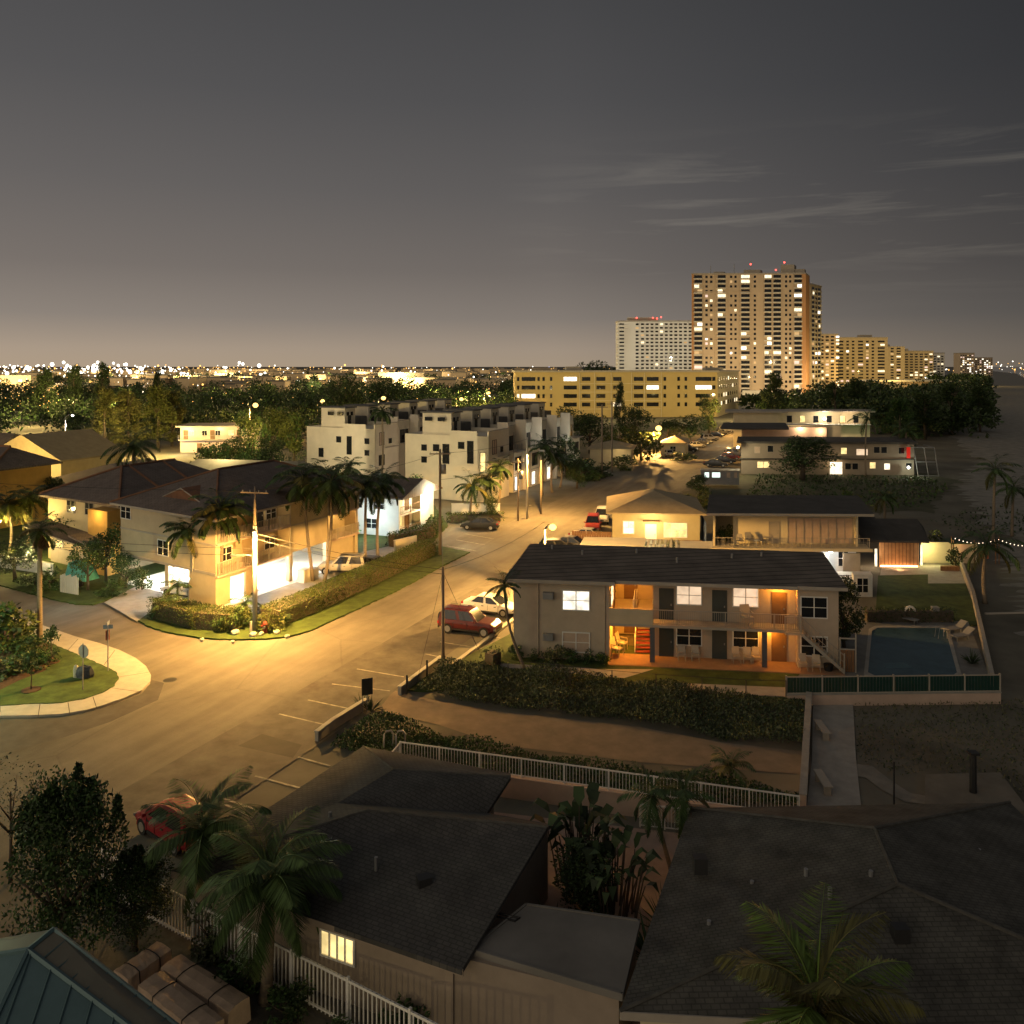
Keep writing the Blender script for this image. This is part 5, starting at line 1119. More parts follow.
t = MB().box(FT, 9.6, 10.6, -1.6, -.7, .12, 1.3).build('utility_cabinet', m_offw); tag(t, 'white utility cabinet between the two glaring garage bays', 'cabinet')
tag(MB().box(FT, 10.9, 11.6, -1.7, -.9, .12, 1.15).build('wheelie_bin', m_grey), 'grey bin next to the white utility cabinet', 'bin')
# second and third rows of townhouses
F2t = Fr((-37.6, 80.6), (.413, .911), (-.86, .50)); T2 = thing('townhouse', F2t.p(7, 6), 'yellow townhouse row with two upper windows and brown ridged roofs behind the garden', 'townhouse')
b = MB(); b.box(F2t, 0, 16, 0, 11.8, .1, 6.7); b.build('wall', m_yel, T2); b = MB(); b.box(F2t, -1.6, 0, -.2, 2.8, .1, 6.2); b.build('bay', mat('orange_lit_render', (.60, .36, .10), .85, .1, 1), T2)  # bay wall: orange lamplight is put into the render colour
F2l = F2t.left(0)
for t_ in (4.2, 7.2): window(T2, F2l, t_, 5.2, 1.3, 1.2, m_glass, m_fasc)
window(T2, F2t.left(-1.6), .4, 1.2, 1.2, 1.6, m_glass); window(T2, F2l, 9.3, 1.2, 1.2, 1.2, e_winy)
b = MB(); b.hip([F2t.p(-.7, -.7), F2t.p(-.7, 12.5), F2t.p(17, 12.5), F2t.p(17, -.7)], 6.7, 9.4, .3, .2); rf = b.build('roof', m_roofb, T2)
cp = MB(); cp.tube([F2t.p(4.6, 5.9, 9.42), F2t.p(11.7, 5.9, 9.42)], .14, 5)
for t_ in (-.6, 12.4): cp.tube([F2t.p(-.6, t_, 6.8), F2t.p(4.6, 5.9, 9.42)], .14, 5)
for s_ in (5.5, 10): cp.tube([F2t.p(s_, -.6, 6.8), F2t.p(s_, 5.9, 9.42), F2t.p(s_, 12.4, 6.8)], .14, 5)
cp.build('ridge_caps', m_roofc, rf)
b = MB(); slab(b, F2t, -3.2, 0, 2.0, 11, 3.0, 3.9, .14); slab(b, F2t, -3.4, -1.6, -.6, 3.2, 3.1, 3.8, .14); b.build('porch_roof', m_roofb, T2)
F3t = Fr((-62.5, 101), (.38, .925), (-.88, .47)); T3 = thing('townhouse', F3t.p(6, 7), 'orange-lit townhouse with dark ridged roof at the left edge', 'townhouse'); b = MB(); b.box(F3t, 0, 8, 0, 16, .1, 7.4); b.build('wall', mat('orange_lit_render', (1, 1, 1)), T3)  # orange light on this wall is part of its colour
b = MB(); b.hip([F3t.p(-1, 17), F3t.p(9, 17), F3t.p(9, -1), F3t.p(-1, -1)], 7.45, 9.7, .2, .2); rf = b.build('roof', m_roofb, T3); cp = MB(); cp.tube([F3t.p(4, 2.6, 9.72), F3t.p(4, 13.4, 9.72)], .16, 5); cp.tube([F3t.p(-1, -1, 7.5), F3t.p(4, 2.6, 9.72)], .14, 5); cp.tube([F3t.p(-1, 8, 7.5), F3t.p(4, 8, 9.7)], .14, 5); cp.build('ridge_caps', m_roofc, rf)
for t_, m in ((2.5, e_winw), (7.5, m_glass), (11, e_winy)): window(T3, F3t.left(0), t_, 5.3, 1.5, 1.3, m)
window(T3, F3t.left(0), 3, 1.3, 1.5, 1.3, e_winy)
lamp('garden_light', (xat(19, 83.5), 83.5, 3.6), 1500, (1, .68, .2), .15); lamp('garden_light', (xat(2, 84), 84, 4.5), 1200, (1, .72, .25), .1); lamp('porch_light', F2t.p(-2.5, 1.2, 5.9), 130, (1, .62, .18), .1); lamp('porch_light', F3t.p(-4, 3, 6.2), 700, (1, .62, .18), .1); lamp('porch_light', F2t.p(-2.2, 10, 2.3), 110, (1, .75, .4), .1)
lamp('garden_light', F2t.p(-6, 5, 2.6), 420, (1, .78, .4), .1)
# gable house, grey roof, motel
FGh = Fr((-71, 128), (-.94, .34), (.34, .94)); g = thing('house', FGh.p(4, 6), 'yellow-lit gabled house beyond the left townhouses', 'house'); b = MB(); b.box(FGh, -3, 12, 0, 12, 0, 5.6); b.add([FGh.p(-3, 0, 5.6), FGh.p(12, 0, 5.6), FGh.p(4.5, 0, 9.2), FGh.p(-3, 12, 5.6), FGh.p(12, 12, 5.6), FGh.p(4.5, 12, 9.2)], [(0, 1, 2), (3, 5, 4)]); b.build('wall', m_yel, g)
b = MB(); b.hip([FGh.p(-3.6, -.6), FGh.p(12.6, -.6), FGh.p(12.6, 12.6), FGh.p(-3.6, 12.6)], 5.6, 9.3, 0, .2); b.build('roof', m_tanr, g)
b = MB(); b.box(FGh, 11, 28, 1, 10, 0, 6.5); b.build('wing', m_yel, g); b = MB(); b.hip([FGh.p(11, .4), FGh.p(11, 10.6), FGh.p(29, 10.6), FGh.p(29, .4)], 6.5, 8.8, .1); b.build('roof', m_roofb, g)
lamp('street_and_fill_light', FGh.p(1, -9, 7), 9000, (1, .68, .2), .2); lamp('street_and_fill_light', at(62, 470, 4), 2600, (1, .68, .2), .2)
window(g, FGh.front(0), 3, 2.2, 1.6, 1.4, e_winy)
g = thing('low_house', (-57, 124, 0), 'low house with wide plain grey hip roof behind the townhouses', 'house'); q = [(-68, 120), (-50, 114), (-45, 128), (-63, 135)]; b = MB(); wallring(b, q, 0, 3.2); b.build('wall', m_cream, g); b = MB(); b.hip(q, 3.3, 5.8, .25); b.build('roof', mat('grey_shingle', (.20, .17, .155), .9, .15, 1, .3), g)
g = thing('low_house', (-38, 118, 0), 'long low house with brown-grey roof behind the corner townhouse', 'house'); q = [(-50, 116), (-27, 112), (-25, 124), (-48, 129)]; b = MB(); wallring(b, q, 0, 3.6); b.build('wall', m_cream, g); b = MB(); b.hip([q[3], q[0], q[1], q[2]], 3.7, 6.4, .15); b.build('roof', m_flat, g)
FMo = Fr((-75.5, 190), (.98, .1), (-.1, .98)); g = thing('motel', FMo.p(9, 5), 'two-storey pale motel with lit walkways beyond the townhouse roofs', 'motel'); b = MB(); b.box(FMo, 0, 18, 1.6, 10, 0, 5.9); b.build('wall', mat('motel_pink', (.60, .46, .38), .8, .1, 1), g); b = MB(); b.box(FMo, -.5, 18.5, -.3, 10.5, 5.9, 6.2); b.build('roof', m_fasc, g); b = MB(); b.box(FMo, 0, 18, 0, 1.6, 2.85, 3.0); b.build('walkway', m_fasc, g); railing(g, FMo, 0, 18, .05, 3.0, 1, m_fasc, .5, 3)
for i in range(6): door(g, FMo.front(1.6), .8 + i * 3, .9, m_doorb, 0 if i % 2 else 3.0); window(g, FMo.front(1.6), 1.9 + i * 3, 3.9, 1.1, 1.1, e_winy if i in (0, 3, 4) else m_glass, bar=False)
for i in range(3): lamp('walkway_light', FMo.p(2 + 7 * i, .6, 5.4), 130, WARM, .1, g)
lamp('walkway_light', FMo.p(1.5, -3, 2.6), 420, WHT, .1, g); lamp('street_and_fill_light', FMo.p(12, -10, 6), 4800, (1, .70, .25), .2, g); lamp('street_and_fill_light', (xat(115, 176), 176, 7), 12000, (1, .68, .2), .2); lamp('street_and_fill_light', (xat(160, 182), 182, 6), 12000, (1, .68, .2), .2)
# garden in front of the townhouses
gd = [('broad1', 15, 580, 3.6, 4.6, 'blue-green rounded tree at the left end of the garden strip', m_leafg, m_leafd), ('shrub1', 50, 590, 1.8, 2.6, 'dark shrub under the skirted palm, on the far verge', m_leaf, m_leafd), ('shrub2', 35, 585, 1.5, 2.4, 'low grey-green shrub in the garden strip', m_leafg, m_leafd), ('broad2', 88, 590, 4.4, 3.4, 'multi-stemmed leafy tree in the garden strip', m_leaf, m_leafd), ('broad3', 106, 583, 5.2, 4.0, 'tall leafy tree against the corner townhouse', m_leaf, m_leafd), ('dense4', 126, 588, 3.0, 3.2, 'bright green bush beside the lit carport entrance', m_leaf, m_leafy), ('shrub0', 142, 590, 2.0, 1.6, 'clipped green bush at the carport post', m_leaf, m_leafy), ('broad1', 75, 560, 4.5, 4.4, 'green tree in front of the second townhouse row', m_leaf, m_leafy), ('shrub3', 62, 552, 3.0, 3.2, 'light green bush by the garden wall', m_leafy, m_leaf), ('shrub1', 112, 596, 1.4, 2.0, 'low hedge-like bush on the far verge near the drive', m_leaf, m_leafd), ('shrub2', 20, 566, 2.2, 3, 'golden-lit bush at the left garden', m_leafy, m_leafy), ('broad4', 118, 570, 4.2, 3.6, 'dark tree between the carport and garden', m_leaf, m_leafd)]
for kd, x, y, h, w_, lb, l1_, l2_ in gd: tree(kd, at(x, y, .1), h, w_, lb, l1_, l2_, 'shrub' if kd.startswith('shrub') else 'tree', 'shrub' if kd.startswith('shrub') else 'tree')
lowwall(px((0, 568), (40, 574), (52, 577)), 1.2, .25, 'white garden wall at the left edge', m_white); lowwall(px((52, 562), (95, 572)), 1.5, .2, 'pale garden wall behind the palm', m_fasc)
wf = thing('garden_fence', at(68, 594, .1), 'weathered white board fence with gaps on the garden strip', 'fence'); FF = Fr(at(60, 592, .1), (.9, -.43), (.43, .9)); b = MB()
for k in range(10): b.box(FF, k * .24, k * .24 + .19, 0, .04, 0, 1.5 + (k % 3) * .08)
b.build('boards', m_offw, wf)
t = thing('covered_trailer', at(69, 584, .1), 'turquoise tarpaulin over a garden trailer behind the white board fence', 'trailer'); FF = Fr(at(64, 584, .1), (.9, -.43), (.43, .9)); b = MB(); b.hexa([FF.p(0, 0, .5), FF.p(2.8, 0, .5), FF.p(2.8, 1.5, .5), FF.p(0, 1.5, .5), FF.p(.3, .2, 1.9), FF.p(2.3, .3, 1.7), FF.p(2.4, 1.2, 1.8), FF.p(.2, 1.2, 2.0)]); b.build('tarpaulin', mat('turquoise_tarp', (.10, .42, .40), .5, .3, 2.5, .4), t)
for a in (.6, 2.2): MB().tube([FF.p(a, -.05, .3), FF.p(a, .12, .3)], .3, 12).build('wheel', m_tyre, t)
lamp('garden_light', at(66, 580, 2.4), 160, (.8, 1, .95), .1)
# palms round the townhouses: base pixel, crown pixel row
for i, (x, y, cx, cy, Lf, n, lb) in enumerate(((191, 601, 187, 531, 2.1, 15, 'medium palm against the blank townhouse gable wall'), (217, 606, 222, 511, 2.5, 16, 'palm with dense crown before the townhouse corner, right of the medium palm'), (213, 606, 214, 517, 2.0, 12, 'thin-trunked palm at the townhouse corner'), (313, 581, 303, 481, 3.0, 18, 'tall dark palm left of the pair before the balconies'), (324, 584, 331, 484, 3.0, 18, 'tall dark palm right of the pair before the balconies'), (365, 572, 366, 487, 2.2, 13, 'straight thick-trunked palm near the white-lit house'), (378, 560, 383, 483, 2.7, 17, 'palm with full crown beside the white-lit house'), (68, 556, 64, 520, 2.0, 13, 'slim palm in front of the two upper windows'), (8, 560, 8, 505, 2.6, 15, 'golden-lit palm at the left edge of the townhouses'), (28, 556, 30, 500, 2.4, 14, 'second golden-lit palm beside the left townhouse'))):
    B = at(x, y, .1); palm(B, (xat(cx, B.y), B.y, zat(cy, B.y)), Lf * 1.22, lb, n + 7, 70 + i, .17, 11, .17, .11, .3, ymix=.15, droop=105, leaf=m_leafy if i in (8, 9) else None)  # yellow leaf on the two golden-lit palms stands in for garden light
B = at(136, 512, .1); palm(at(134, 520, .1), (xat(134, 108), 108, 9.6), 4.6, 'big dark palm rising behind the brown roof ridge', 24, 91, .14, 11, .25, .18, .1, droop=90)
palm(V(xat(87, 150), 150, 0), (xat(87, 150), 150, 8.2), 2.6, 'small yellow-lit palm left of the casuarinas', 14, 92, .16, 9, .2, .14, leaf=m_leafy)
tree('dense5', (xat(52, 108), 108, 0), 5.5, 4.5, 'rounded dark tree between the left townhouses', m_leafd, m_leaf)
# ================================================================== white-lit house, terraces
FWh = Fr((xat(399, 97), 97), (.39, .92), (-.92, .39)); g = thing('house', FWh.p(4, 5), 'small white gabled house with a glaring lamp under its gable', 'house')
b = MB(); b.box(FWh, 0, 8.4, 1.2, 9, .1, 4.7); b.add([FWh.p(0, 1.2, 4.7), FWh.p(8.4, 1.2, 4.7), FWh.p(4.2, 1.2, 6.2), FWh.p(0, 9, 4.7), FWh.p(8.4, 9, 4.7), FWh.p(4.2, 9, 6.2)], [(0, 1, 2), (3, 5, 4)]); b.box(FWh, 0, .35, 0, 1.2, .1, 4.7); b.box(FWh, 8.05, 8.4, 0, 1.2, .1, 4.7); b.box(FWh, 5.2, 8.04, .1, 1.2, .1, 4.7); b.box(FWh, .36, 5.2, 0, 1.2, 2.4, 2.55); b.build('wall', m_white, g)
b = MB(); b.hip([FWh.p(-.7, -.9), FWh.p(9.1, -.9), FWh.p(9.1, 9.6), FWh.p(-.7, 9.6)], 4.7, 6.4, 0, .16); b.build('roof', m_roofb, g)
railing(g, FWh, .4, 5.1, .05, 2.55, .95, m_tim, .3, 1.6); railing(g, FWh, .4, 5.1, .05, .1, .95, m_tim, .3, 1.6)
for z in (.15, 2.6): door(g, FWh.front(1.2), 3.4, .9, m_doorb, z); window(g, FWh.front(1.2), .8, z + .8, 1.8, 1.1, e_winy)
for t_, z in ((2.0, 3.2), (5, 3.2), (3, .9)): window(g, FWh.left(0), t_, z, 1.4, 1.1, m_glass)
MB().ball(FWh.p(6.2, -.35, 4.9), .22, 8, 6).build('flood_lamp', e_bulbw, g, True)
lamp('flood_light', FWh.p(5.6, -1.6, 4.6), 1500, (1, .92, .62), .1, g); lamp('flood_light', FWh.p(-3.2, 3.0, 2.4), 700, (.84, 1, 1), .1, g)
tree('shrub1', FWh.p(-3.0, 6.5), 2.6, 4.5, 'blue-green lit bush beside the white gabled house', m_leafg, m_leaf, 'shrub', 'shrub')
hedge('hedge', px((392, 548), (430, 538), (436, 528)), 1.2, 1.4, 'clipped hedge round the yard of the white gabled house', m_leaf, m_leafy, 40, .2, 5, .1); hedge('hedge', px((450, 522), (500, 521)), 1.6, 1.0, 'bright clipped hedge behind the parking pad', m_leafy, m_leaf, 40, .2, 6)
lowwall(px((452, 516), (500, 516)), 1.6, .3, 'white-lit wall behind the parking pad', m_white); lowwall(px((395, 555), (416, 550)), 1.5, .25, 'low blue-white fence by the parked beige SUV', m_pale)
lamp('yard_and_fill_light', at(470, 524, 2.6), 260, (1, .92, .6), .1)
MOD = mat('modern_dark_roof', (.12, .118, .115), .8, .2, 1)
def modern(name_, F, units, W, lab, s0=0):
    """row of white cubic terraces; every unit has a stair tower, a roof terrace and recessed balconies"""
    g = thing('terrace_building', F.p(units * 3.5, W / 2), lab, 'terrace houses')
    b = MB(); r = MB(); q = MB()
    for i in range(units):
        a = i * 7.0
        b.box(F, a + (.0 if i else 0), a + 6.9, 1.8 if i else .0, W, 0, 9.6 + .05 * (i % 2)); b.box(F, a, a + .35, .0, 1.8, 0, 11.2 if i else 9.6); b.box(F, a + 3.2, a + 6.9, .5, 1.8, 0, 6.4)
        b.box(F, a + .4, a + 3.4, W * .45, W * .80, 9.6, 12.8); r.box(F, a + .2, a + 3.6, W * .43, W * .82, 12.8, 13.0)
        b.box(F, a, a + 6.9, .0 if not i else 1.8, (.0 if not i else 1.8) + .2, 9.6, 10.3); b.box(F, a, a + .2, 1.9, W * .45, 9.6, 10.3)
        r.box(F, a + 3.4, a + 6.9, W * .45, W * .8, 9.62, 11.2)
        q.box(F, a - .03, a + 6.93, (1.77 if i else -.03), (2.03 if i else .23), 10.3, 10.38); q.box(F, a + 3.1, a + 6.95, -.35, .5, 6.3, 6.42); q.box(F, a + 3.15, a + 6.9, .42, .5, 2.75, 2.9)
        q.tube([F.p(a + 3.15, .45, 0), F.p(a + 3.15, .45, 9.5)], .05, 5)
    b.build('wall', m_pale, g); r.build('roof', MOD, g); q.build('trim', m_fasc, g)
    for i in range(units):
        a = i * 7.0; Ff = F.front(1.8 if i else 0)
        window(g, F.front(1.8), a + 3.7, 6.45, 2.6, 2.2, m_glass, m_trim, 1, False); window(g, F.front(.5), a + 3.9, 3.4, 2.3, 2.0, m_glass, m_trim, 1, False)
        window(g, Ff, a + 1.3, 6.9, 1.4, 2.0, m_glass if i % 2 else m_glassb, m_trim, bar=False); window(g, Ff, a + 4.2, 7.0, .8, .7, m_glass, m_trim, 0, False); window(g, Ff, a + 1.2, 3.6, 1.6, 1.6, m_glass if i != 2 else e_winy, m_trim, bar=False)
        railing(g, F, a + 3.3, a + 6.8, .55, 6.4, 1.0, m_grey, .5, 1.7)
        for k in range(2): window(g, F.front(W * .45), a + 1.0 + k * 1.1, 11.6, .5, .5, m_glass, m_trim, 0, False)
        door(g, F.front(W * .45), a + 1.3, .8, m_trim, 9.65, 1.9)
    return g
def sidewins(g, F, W, lst):
    for t_, z, w_, h in lst: window(g, F.left(0), t_, z, w_, h, m_glass, m_trim, 0, False)
FM1 = Fr((-3.4, 122), (.40, .916), (-.916, .40)); g1 = modern('a', FM1, 6, 14, 'nearer row of white cubic terrace houses along the road', 0)
sidewins(g1, FM1, 14, [(2.5, 5.6, .9, 3.2), (4.0, 7.7, .9, .9), (10.3, 7.2, .8, .8), (10.3, 5.4, .8, .8), (6.5, 5.4, 1.0, 2.8), (3.2, 11.6, 1.2, .5) if False else (8.2, 7.2, .9, .9), (7.2, 11.7, 1.1, .45), (9.4, 11.7, 1.1, .45), (11, 1.6, 2, .7)])
MB().box(FM1, -.05, 0, 6.3 - 13, 6.6 - 13, 0, .1).build('step', m_conc, g1)
FM2 = Fr((-22.2, 136), (.40, .916), (-.88, .47)); g2 = modern('b', FM2, 6, 14.4, 'farther row of white cubic terrace houses behind the palms', 0)
sidewins(g2, FM2, 13, [(1.2, 7.2, .8, .8), (1.2, 5.3, .8, .8), (4.8, 5.3, .9, 2.9), (7.0, 7.2, .9, .9), (6.6, 11.7, 1.1, .45), (8.6, 11.7, 1.1, .45), (10.8, 4.6, .9, 1.4), (3.5, 1.8, 2, .7), (7.5, 1.8, 2, .7)])
window(g1, FM1.left(0), .5, 4.4, .8, 4.0 * .7, e_winy, m_trim, 0, True)
for i in range(6): lamp('facade_light', FM1.p(3.5 + 7 * i, -2.2, 2.3), 110 if i else 40, WHT if i % 2 else WARM, .1, g1)
for i in (1, 2, 3, 5): window(g1, FM1.front(.5), 7 * i + 3.6, .3, 1.6, 2.1, e_winw, m_trim, 0, False, name='lit_doorway')
lamp('facade_light', FM1.p(18, -1.0, 8.5), 160, WHT, .1, g1); lamp('facade_light', FM1.p(32, -1.2, 7.5), 160, WHT, .1, g1)
lamp('street_and_fill_light', (xat(272, 158), 158, 8), 9000, (1, .72, .22), .2); lamp('street_and_fill_light', (xat(225, 121), 121, 8.8), 2600, (1, .76, .3), .2); lamp('yard_and_fill_light', FM1.p(-9, 5, 3.2), 1100, (1, .80, .42), .2); lamp('yard_and_fill_light', FM2.p(-10, 5, 6.0), 2100, (1, .82, .50), .3); lamp('yard_and_fill_light', FM2.p(5, -8, 4), 500, (1, .78, .6), .2); lamp('yard_and_fill_light', FM1.p(-12, 10, 9.0), 1500, (1, .80, .42), .3)  # street and yard lights here are added to brighten trees and terrace fronts
for i, (x, Y, cy, Lf, lb) in enumerate(((486, 112, 480, 2.4, 'palm before the nearer white terraces, left of the entrance'), (470, 110, 486, 2.6, 'lower palm behind the parking pad hedge'), (497, 116, 467, 2.0, 'palm at the corner of the nearer white terraces'), (542, 128, 447, 2.7, 'tall palm among the poles before the white terraces'), (552, 132, 455, 2.3, 'palm right of the poles before the white terraces'), (560, 137, 462, 2.2, 'palm at the far end of the white terraces'), (380, 126, 412, 2.2, 'very tall palm rising in front of the farther white terraces'), (346, 112, 468, 2.4, 'palm crown before the farther white terraces, leftmost'))):
    palm((xat(x, Y), Y, 0), (xat(x, Y) + .3, Y, zat(cy, Y)), Lf * 1.2, lb, 20, 120 + i, .2, 9, .18, .12, .3, droop=100)
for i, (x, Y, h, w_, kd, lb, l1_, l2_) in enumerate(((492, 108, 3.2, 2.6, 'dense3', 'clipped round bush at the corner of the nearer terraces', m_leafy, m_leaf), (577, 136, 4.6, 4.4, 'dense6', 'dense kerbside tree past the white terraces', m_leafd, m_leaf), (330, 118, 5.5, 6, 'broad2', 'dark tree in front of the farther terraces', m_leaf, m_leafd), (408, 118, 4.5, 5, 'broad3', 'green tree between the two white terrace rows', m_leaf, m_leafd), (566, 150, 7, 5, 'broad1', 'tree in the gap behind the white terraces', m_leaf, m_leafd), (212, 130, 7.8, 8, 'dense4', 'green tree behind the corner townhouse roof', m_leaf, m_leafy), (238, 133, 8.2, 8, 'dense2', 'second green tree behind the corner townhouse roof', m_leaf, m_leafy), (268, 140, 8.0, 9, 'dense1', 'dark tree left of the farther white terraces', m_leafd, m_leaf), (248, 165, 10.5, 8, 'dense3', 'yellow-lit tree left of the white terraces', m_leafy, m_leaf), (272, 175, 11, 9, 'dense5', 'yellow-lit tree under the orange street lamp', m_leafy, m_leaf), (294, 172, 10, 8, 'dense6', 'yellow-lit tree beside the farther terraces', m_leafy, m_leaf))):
    tree(kd, (xat(x, Y), Y, 0), h, w_, lb, l1_, l2_)
# street lamps in the distance
for x, y, Y, lb, pw, bl in ((658, 428, 187, 'blazing sodium lamp over the far road beside the small tan-roofed house', 38000, e_bulb), (255, 405, 215, 'tall white-armed lamp beyond the motel', 14000, e_bulb), (383, 398, 262, 'amber lamp with a slanted arm above the farther terraces', 12000, e_bulb), (322, 401, 256, 'orange lamp left of the amber one above the farther terraces', 6000, e_bulb), (488, 393, 300, 'lamp on a white pole left of the long yellow block', 11000, e_bulb), (461, 399, 290, 'amber lamp in the trees left of the white pole lamp', 9000, e_bulb), (72, 415, 160, 'tall pale lamp with dim pinkish head by the casuarinas', 7000, e_bulbw)):
    X = xat(x, Y); z = zat(y, Y); street_lamp((X + (-1.5 if x != 658 else -.9), Y + (.5), 0), (X, Y, z), lb, bl, pw, SOD if bl is e_bulb else (1, .75, .55), .11 if x != 658 else .08, m_grey if x in (255, 72, 488, 383) else m_dmet, light_r=.72 if x != 72 else .25, drop=.85)  # enlarged bulbs take in the lens glow round each lamp
# ================================================================== yellow house beside the road
FY = Fr((11.0, 92), (.995, -.10), (.12, .99)); g = thing('house', FY.p(4.6, 5), 'bright yellow-lit cottage with tan hip roof by the road', 'house'); b = MB(); b.box(FY, 0, 9.4, 0, 10, 0, 3.95); b.build('wall', mat('cottage_yellow', (.44, .37, .21), .8, .08, .9), g)
b = MB(); b.hip([FY.p(-.7, -.7), FY.p(10.1, -.7), FY.p(10.1, 10.7), FY.p(-.7, 10.7)], 3.95, 5.7, .42, .16); b.build('roof', m_tanr, g)
window(g, FY.front(0), 1.2, 1.6, 1.1, 1.3, e_win); window(g, FY.front(0), 5.6, 1.3, 2.4, 1.5, e_winy, mull=2); door(g, FY.front(0), 3.6, 1.1, m_white, .5, 2.1); b = MB(); b.box(FY, 3.3, 5.1, -.5, 0, 2.95, 3.1); b.build('door_hood', m_tim, g)
b = MB(); b.box(FY, 3.0, 9.4, -2.4, 0, 0, .5); b.build('porch', m_conc, g); railing(g, FY, 3.0, 9.4, -2.3, .5, .95, m_tim, .22, 1.2)
b = MB()
for k in range(4): b.box(FY, 1.9 + .27 * k, 2.17 + .27 * k, -2.2, -.9, 0, .12 + .12 * k)
b.build('steps', m_conc, g)
cpk = thing('carport', FY.p(1, -9), 'flat pale carport roof behind the taupe walk-up', 'carport'); FC = Fr((6.2, 79.5), (.995, -.08), (.2, .98)); b = MB(); b.box(FC, 0, 6.2, 0, 5.5, 2.45, 2.62); b.build('roof', m_offw, cpk); b = MB()
for a in (.2, 6.0):
    for t_ in (.2, 5.3): b.tube([FC.p(a, t_, 0), FC.p(a, t_, 2.46)], .06, 6)
b.build('posts', m_white, cpk)
cpk = thing('carport', FY.p(7, -9), 'slatted pale carport roof right of the flat one', 'carport'); b = MB(); b.box(FC, 9.6, 13.4, 0, 4.8, 2.4, 2.55); b.build('roof', m_offw, cpk); b = MB()
for k in range(6): b.box(FC, 6.4 + k * .55, 6.6 + k * .55, 0, 5.2, 2.45, 2.58)
b.build('slats', m_offw, cpk); b = MB()
for a in (6.5, 13.2):
    for t_ in (.2, 4.6): b.tube([FC.p(a, t_, 0), FC.p(a, t_, 2.45)], .06, 6)
b.build('posts', m_white, cpk)
fe = thing('wooden_fence', (9.3, 92, 0), 'brown wooden board fence beside the yellow cottage', 'fence'); FF = Fr((6.6, 92.6), (1, -.1), (.1, 1)); b = MB()
for k in range(16): b.box(FF, k * .27, k * .27 + .24, 0, .04, .05, 1.7)
b.build('boards', m_tim, fe); b = MB(); b.box(FF, 0, 4.3, .04, .1, .4, .5); b.box(FF, 0, 4.3, .04, .1, 1.3, 1.4); b.build('rail', m_tim, fe)
for i, (a, lb) in enumerate(((3.3, 'potted shrub left on the cottage porch rail'), (6.2, 'potted shrub in the middle of the cottage porch rail'), (8.2, 'potted shrub right on the cottage porch rail'))): tree('shrub%d' % i, FY.p(a, -2.9, 0), 1.5, 1.1, lb, m_leafy, m_leaf, 'shrub', 'shrub')
lamp('porch_light', FY.p(4.3, -1.8, 2.9), 420, (1, .78, .36), .08, g)
# ================================================================== second walk-up with the long balcony
FB = Fr((19.2, 80.2), (.9995, -.03), (.25, .968)); g = thing('apartment_building', FB.p(8, 4), 'cream walk-up with long upper balcony and low dark roof behind the taupe one', 'apartment house')
b = MB(); b.box(FB, 1.9, 13.7, 1.4, 8.5, 0, 5.75); b.box(FB, 0, .2, 0, 8.5, 0, 5.6); b.box(FB, 0, 1.9, 4.5, 8.5, 0, 5.7); b.box(FB, 13.5, 13.7, .1, 1.4, 2.7, 5.7); b.build('wall', m_cream, g)
b = MB(); slab(b, FB, -.6, 15.1, -.6, 9.5, 5.76, 6.0); slab(b, FB, 14.2, 16.6, 1.5, 8, 2.9, 4.0); b.build('roof', m_dkroof, g); b = MB(); b.box(FB, -.6, 15.1, -.66, -.6, 5.72, 5.95); b.build('fascia', m_fasc, g)
b = MB(); b.box(FB, 0, 14.6, -.9, 1.4, 2.5, 2.72); b.box(FB, -.3, 14.9, -1.0, -.9, 2.45, 2.75); b.build('balcony_slab', m_cream, g); railing(g, FB, 0, 1.9, -.85, 2.72, 1.0, m_fasc, .3, .9); railing(g, FB, 5.6, 14.6, -.85, 2.72, 1.0, m_fasc, .35, 1.8)
for i in range(4): window(g, FB.front(1.4), 7.2 + i * 1.55, 2.8, 1.45, 2.4, m_glassb, m_fasc, 1, False, name='shutter_door')
door(g, FB.front(1.4), 5.4, .9, m_fasc, 2.72)
for a in (5.4, 9.2, 12.2): b = MB(); b.box(FB, a, a + 1.6, -.6, -.2, .1, 2.2); b.build('screen', m_fasc, g)
lb2 = thing('terrace_block', FB.p(13.5, -2), 'low white terrace block lit by a bluish lamp at the walk-up end', 'terrace'); b = MB(); b.box(FB, 10.0, 13.7, -6.2, -.95, 0, .5); b.box(FB, 12.2, 13.8, -7.6, -6.3, 0, 1.9); b.build('wall', m_white, lb2); b = MB(); b.box(FB, 9.8, 13.9, -6.3, -1.02, .5, .62); b.build('deck', m_offw, lb2); railing(lb2, FB, 9.9, 13.8, -6.2, .62, .9, m_grey, .3, 1.4)
MB().box(FB, 8.6, 13.68, 1.3, 1.38, .02, 2.46).build('lower_wall', m_white, g); MB().box(FB, 2.4, 8.5, 1.3, 1.38, .02, 2.46).build('lower_wall', m_offw, g)
window(lb2, FB.front(-7.6), 12.5, .4, .9, 1.2, m_glass); lamp('terrace_light', FB.p(11.0, -.7, 2.2), 210, (.92, .95, 1), .06, lb2); MB().box(FB, 10.8, 11.2, -.9, -.6, 2.36, 2.44).build('wall_lamp', e_bulbw, lb2); window(g, FB.front(1.3), 12.0, .6, .9, 1.5, m_glass)
for i, (a, lb) in enumerate(((2.6, 'balcony chair of the cream walk-up, leftmost'), (3.5, 'high-backed balcony chair of the cream walk-up'), (4.7, 'balcony chair of the cream walk-up, beside the solid rail'))): dup(CH, FB.p(a, .4, 2.72), .2 * i, 1.25 if i == 1 else 1.05, lb, 'chairs of the cream walk-up')
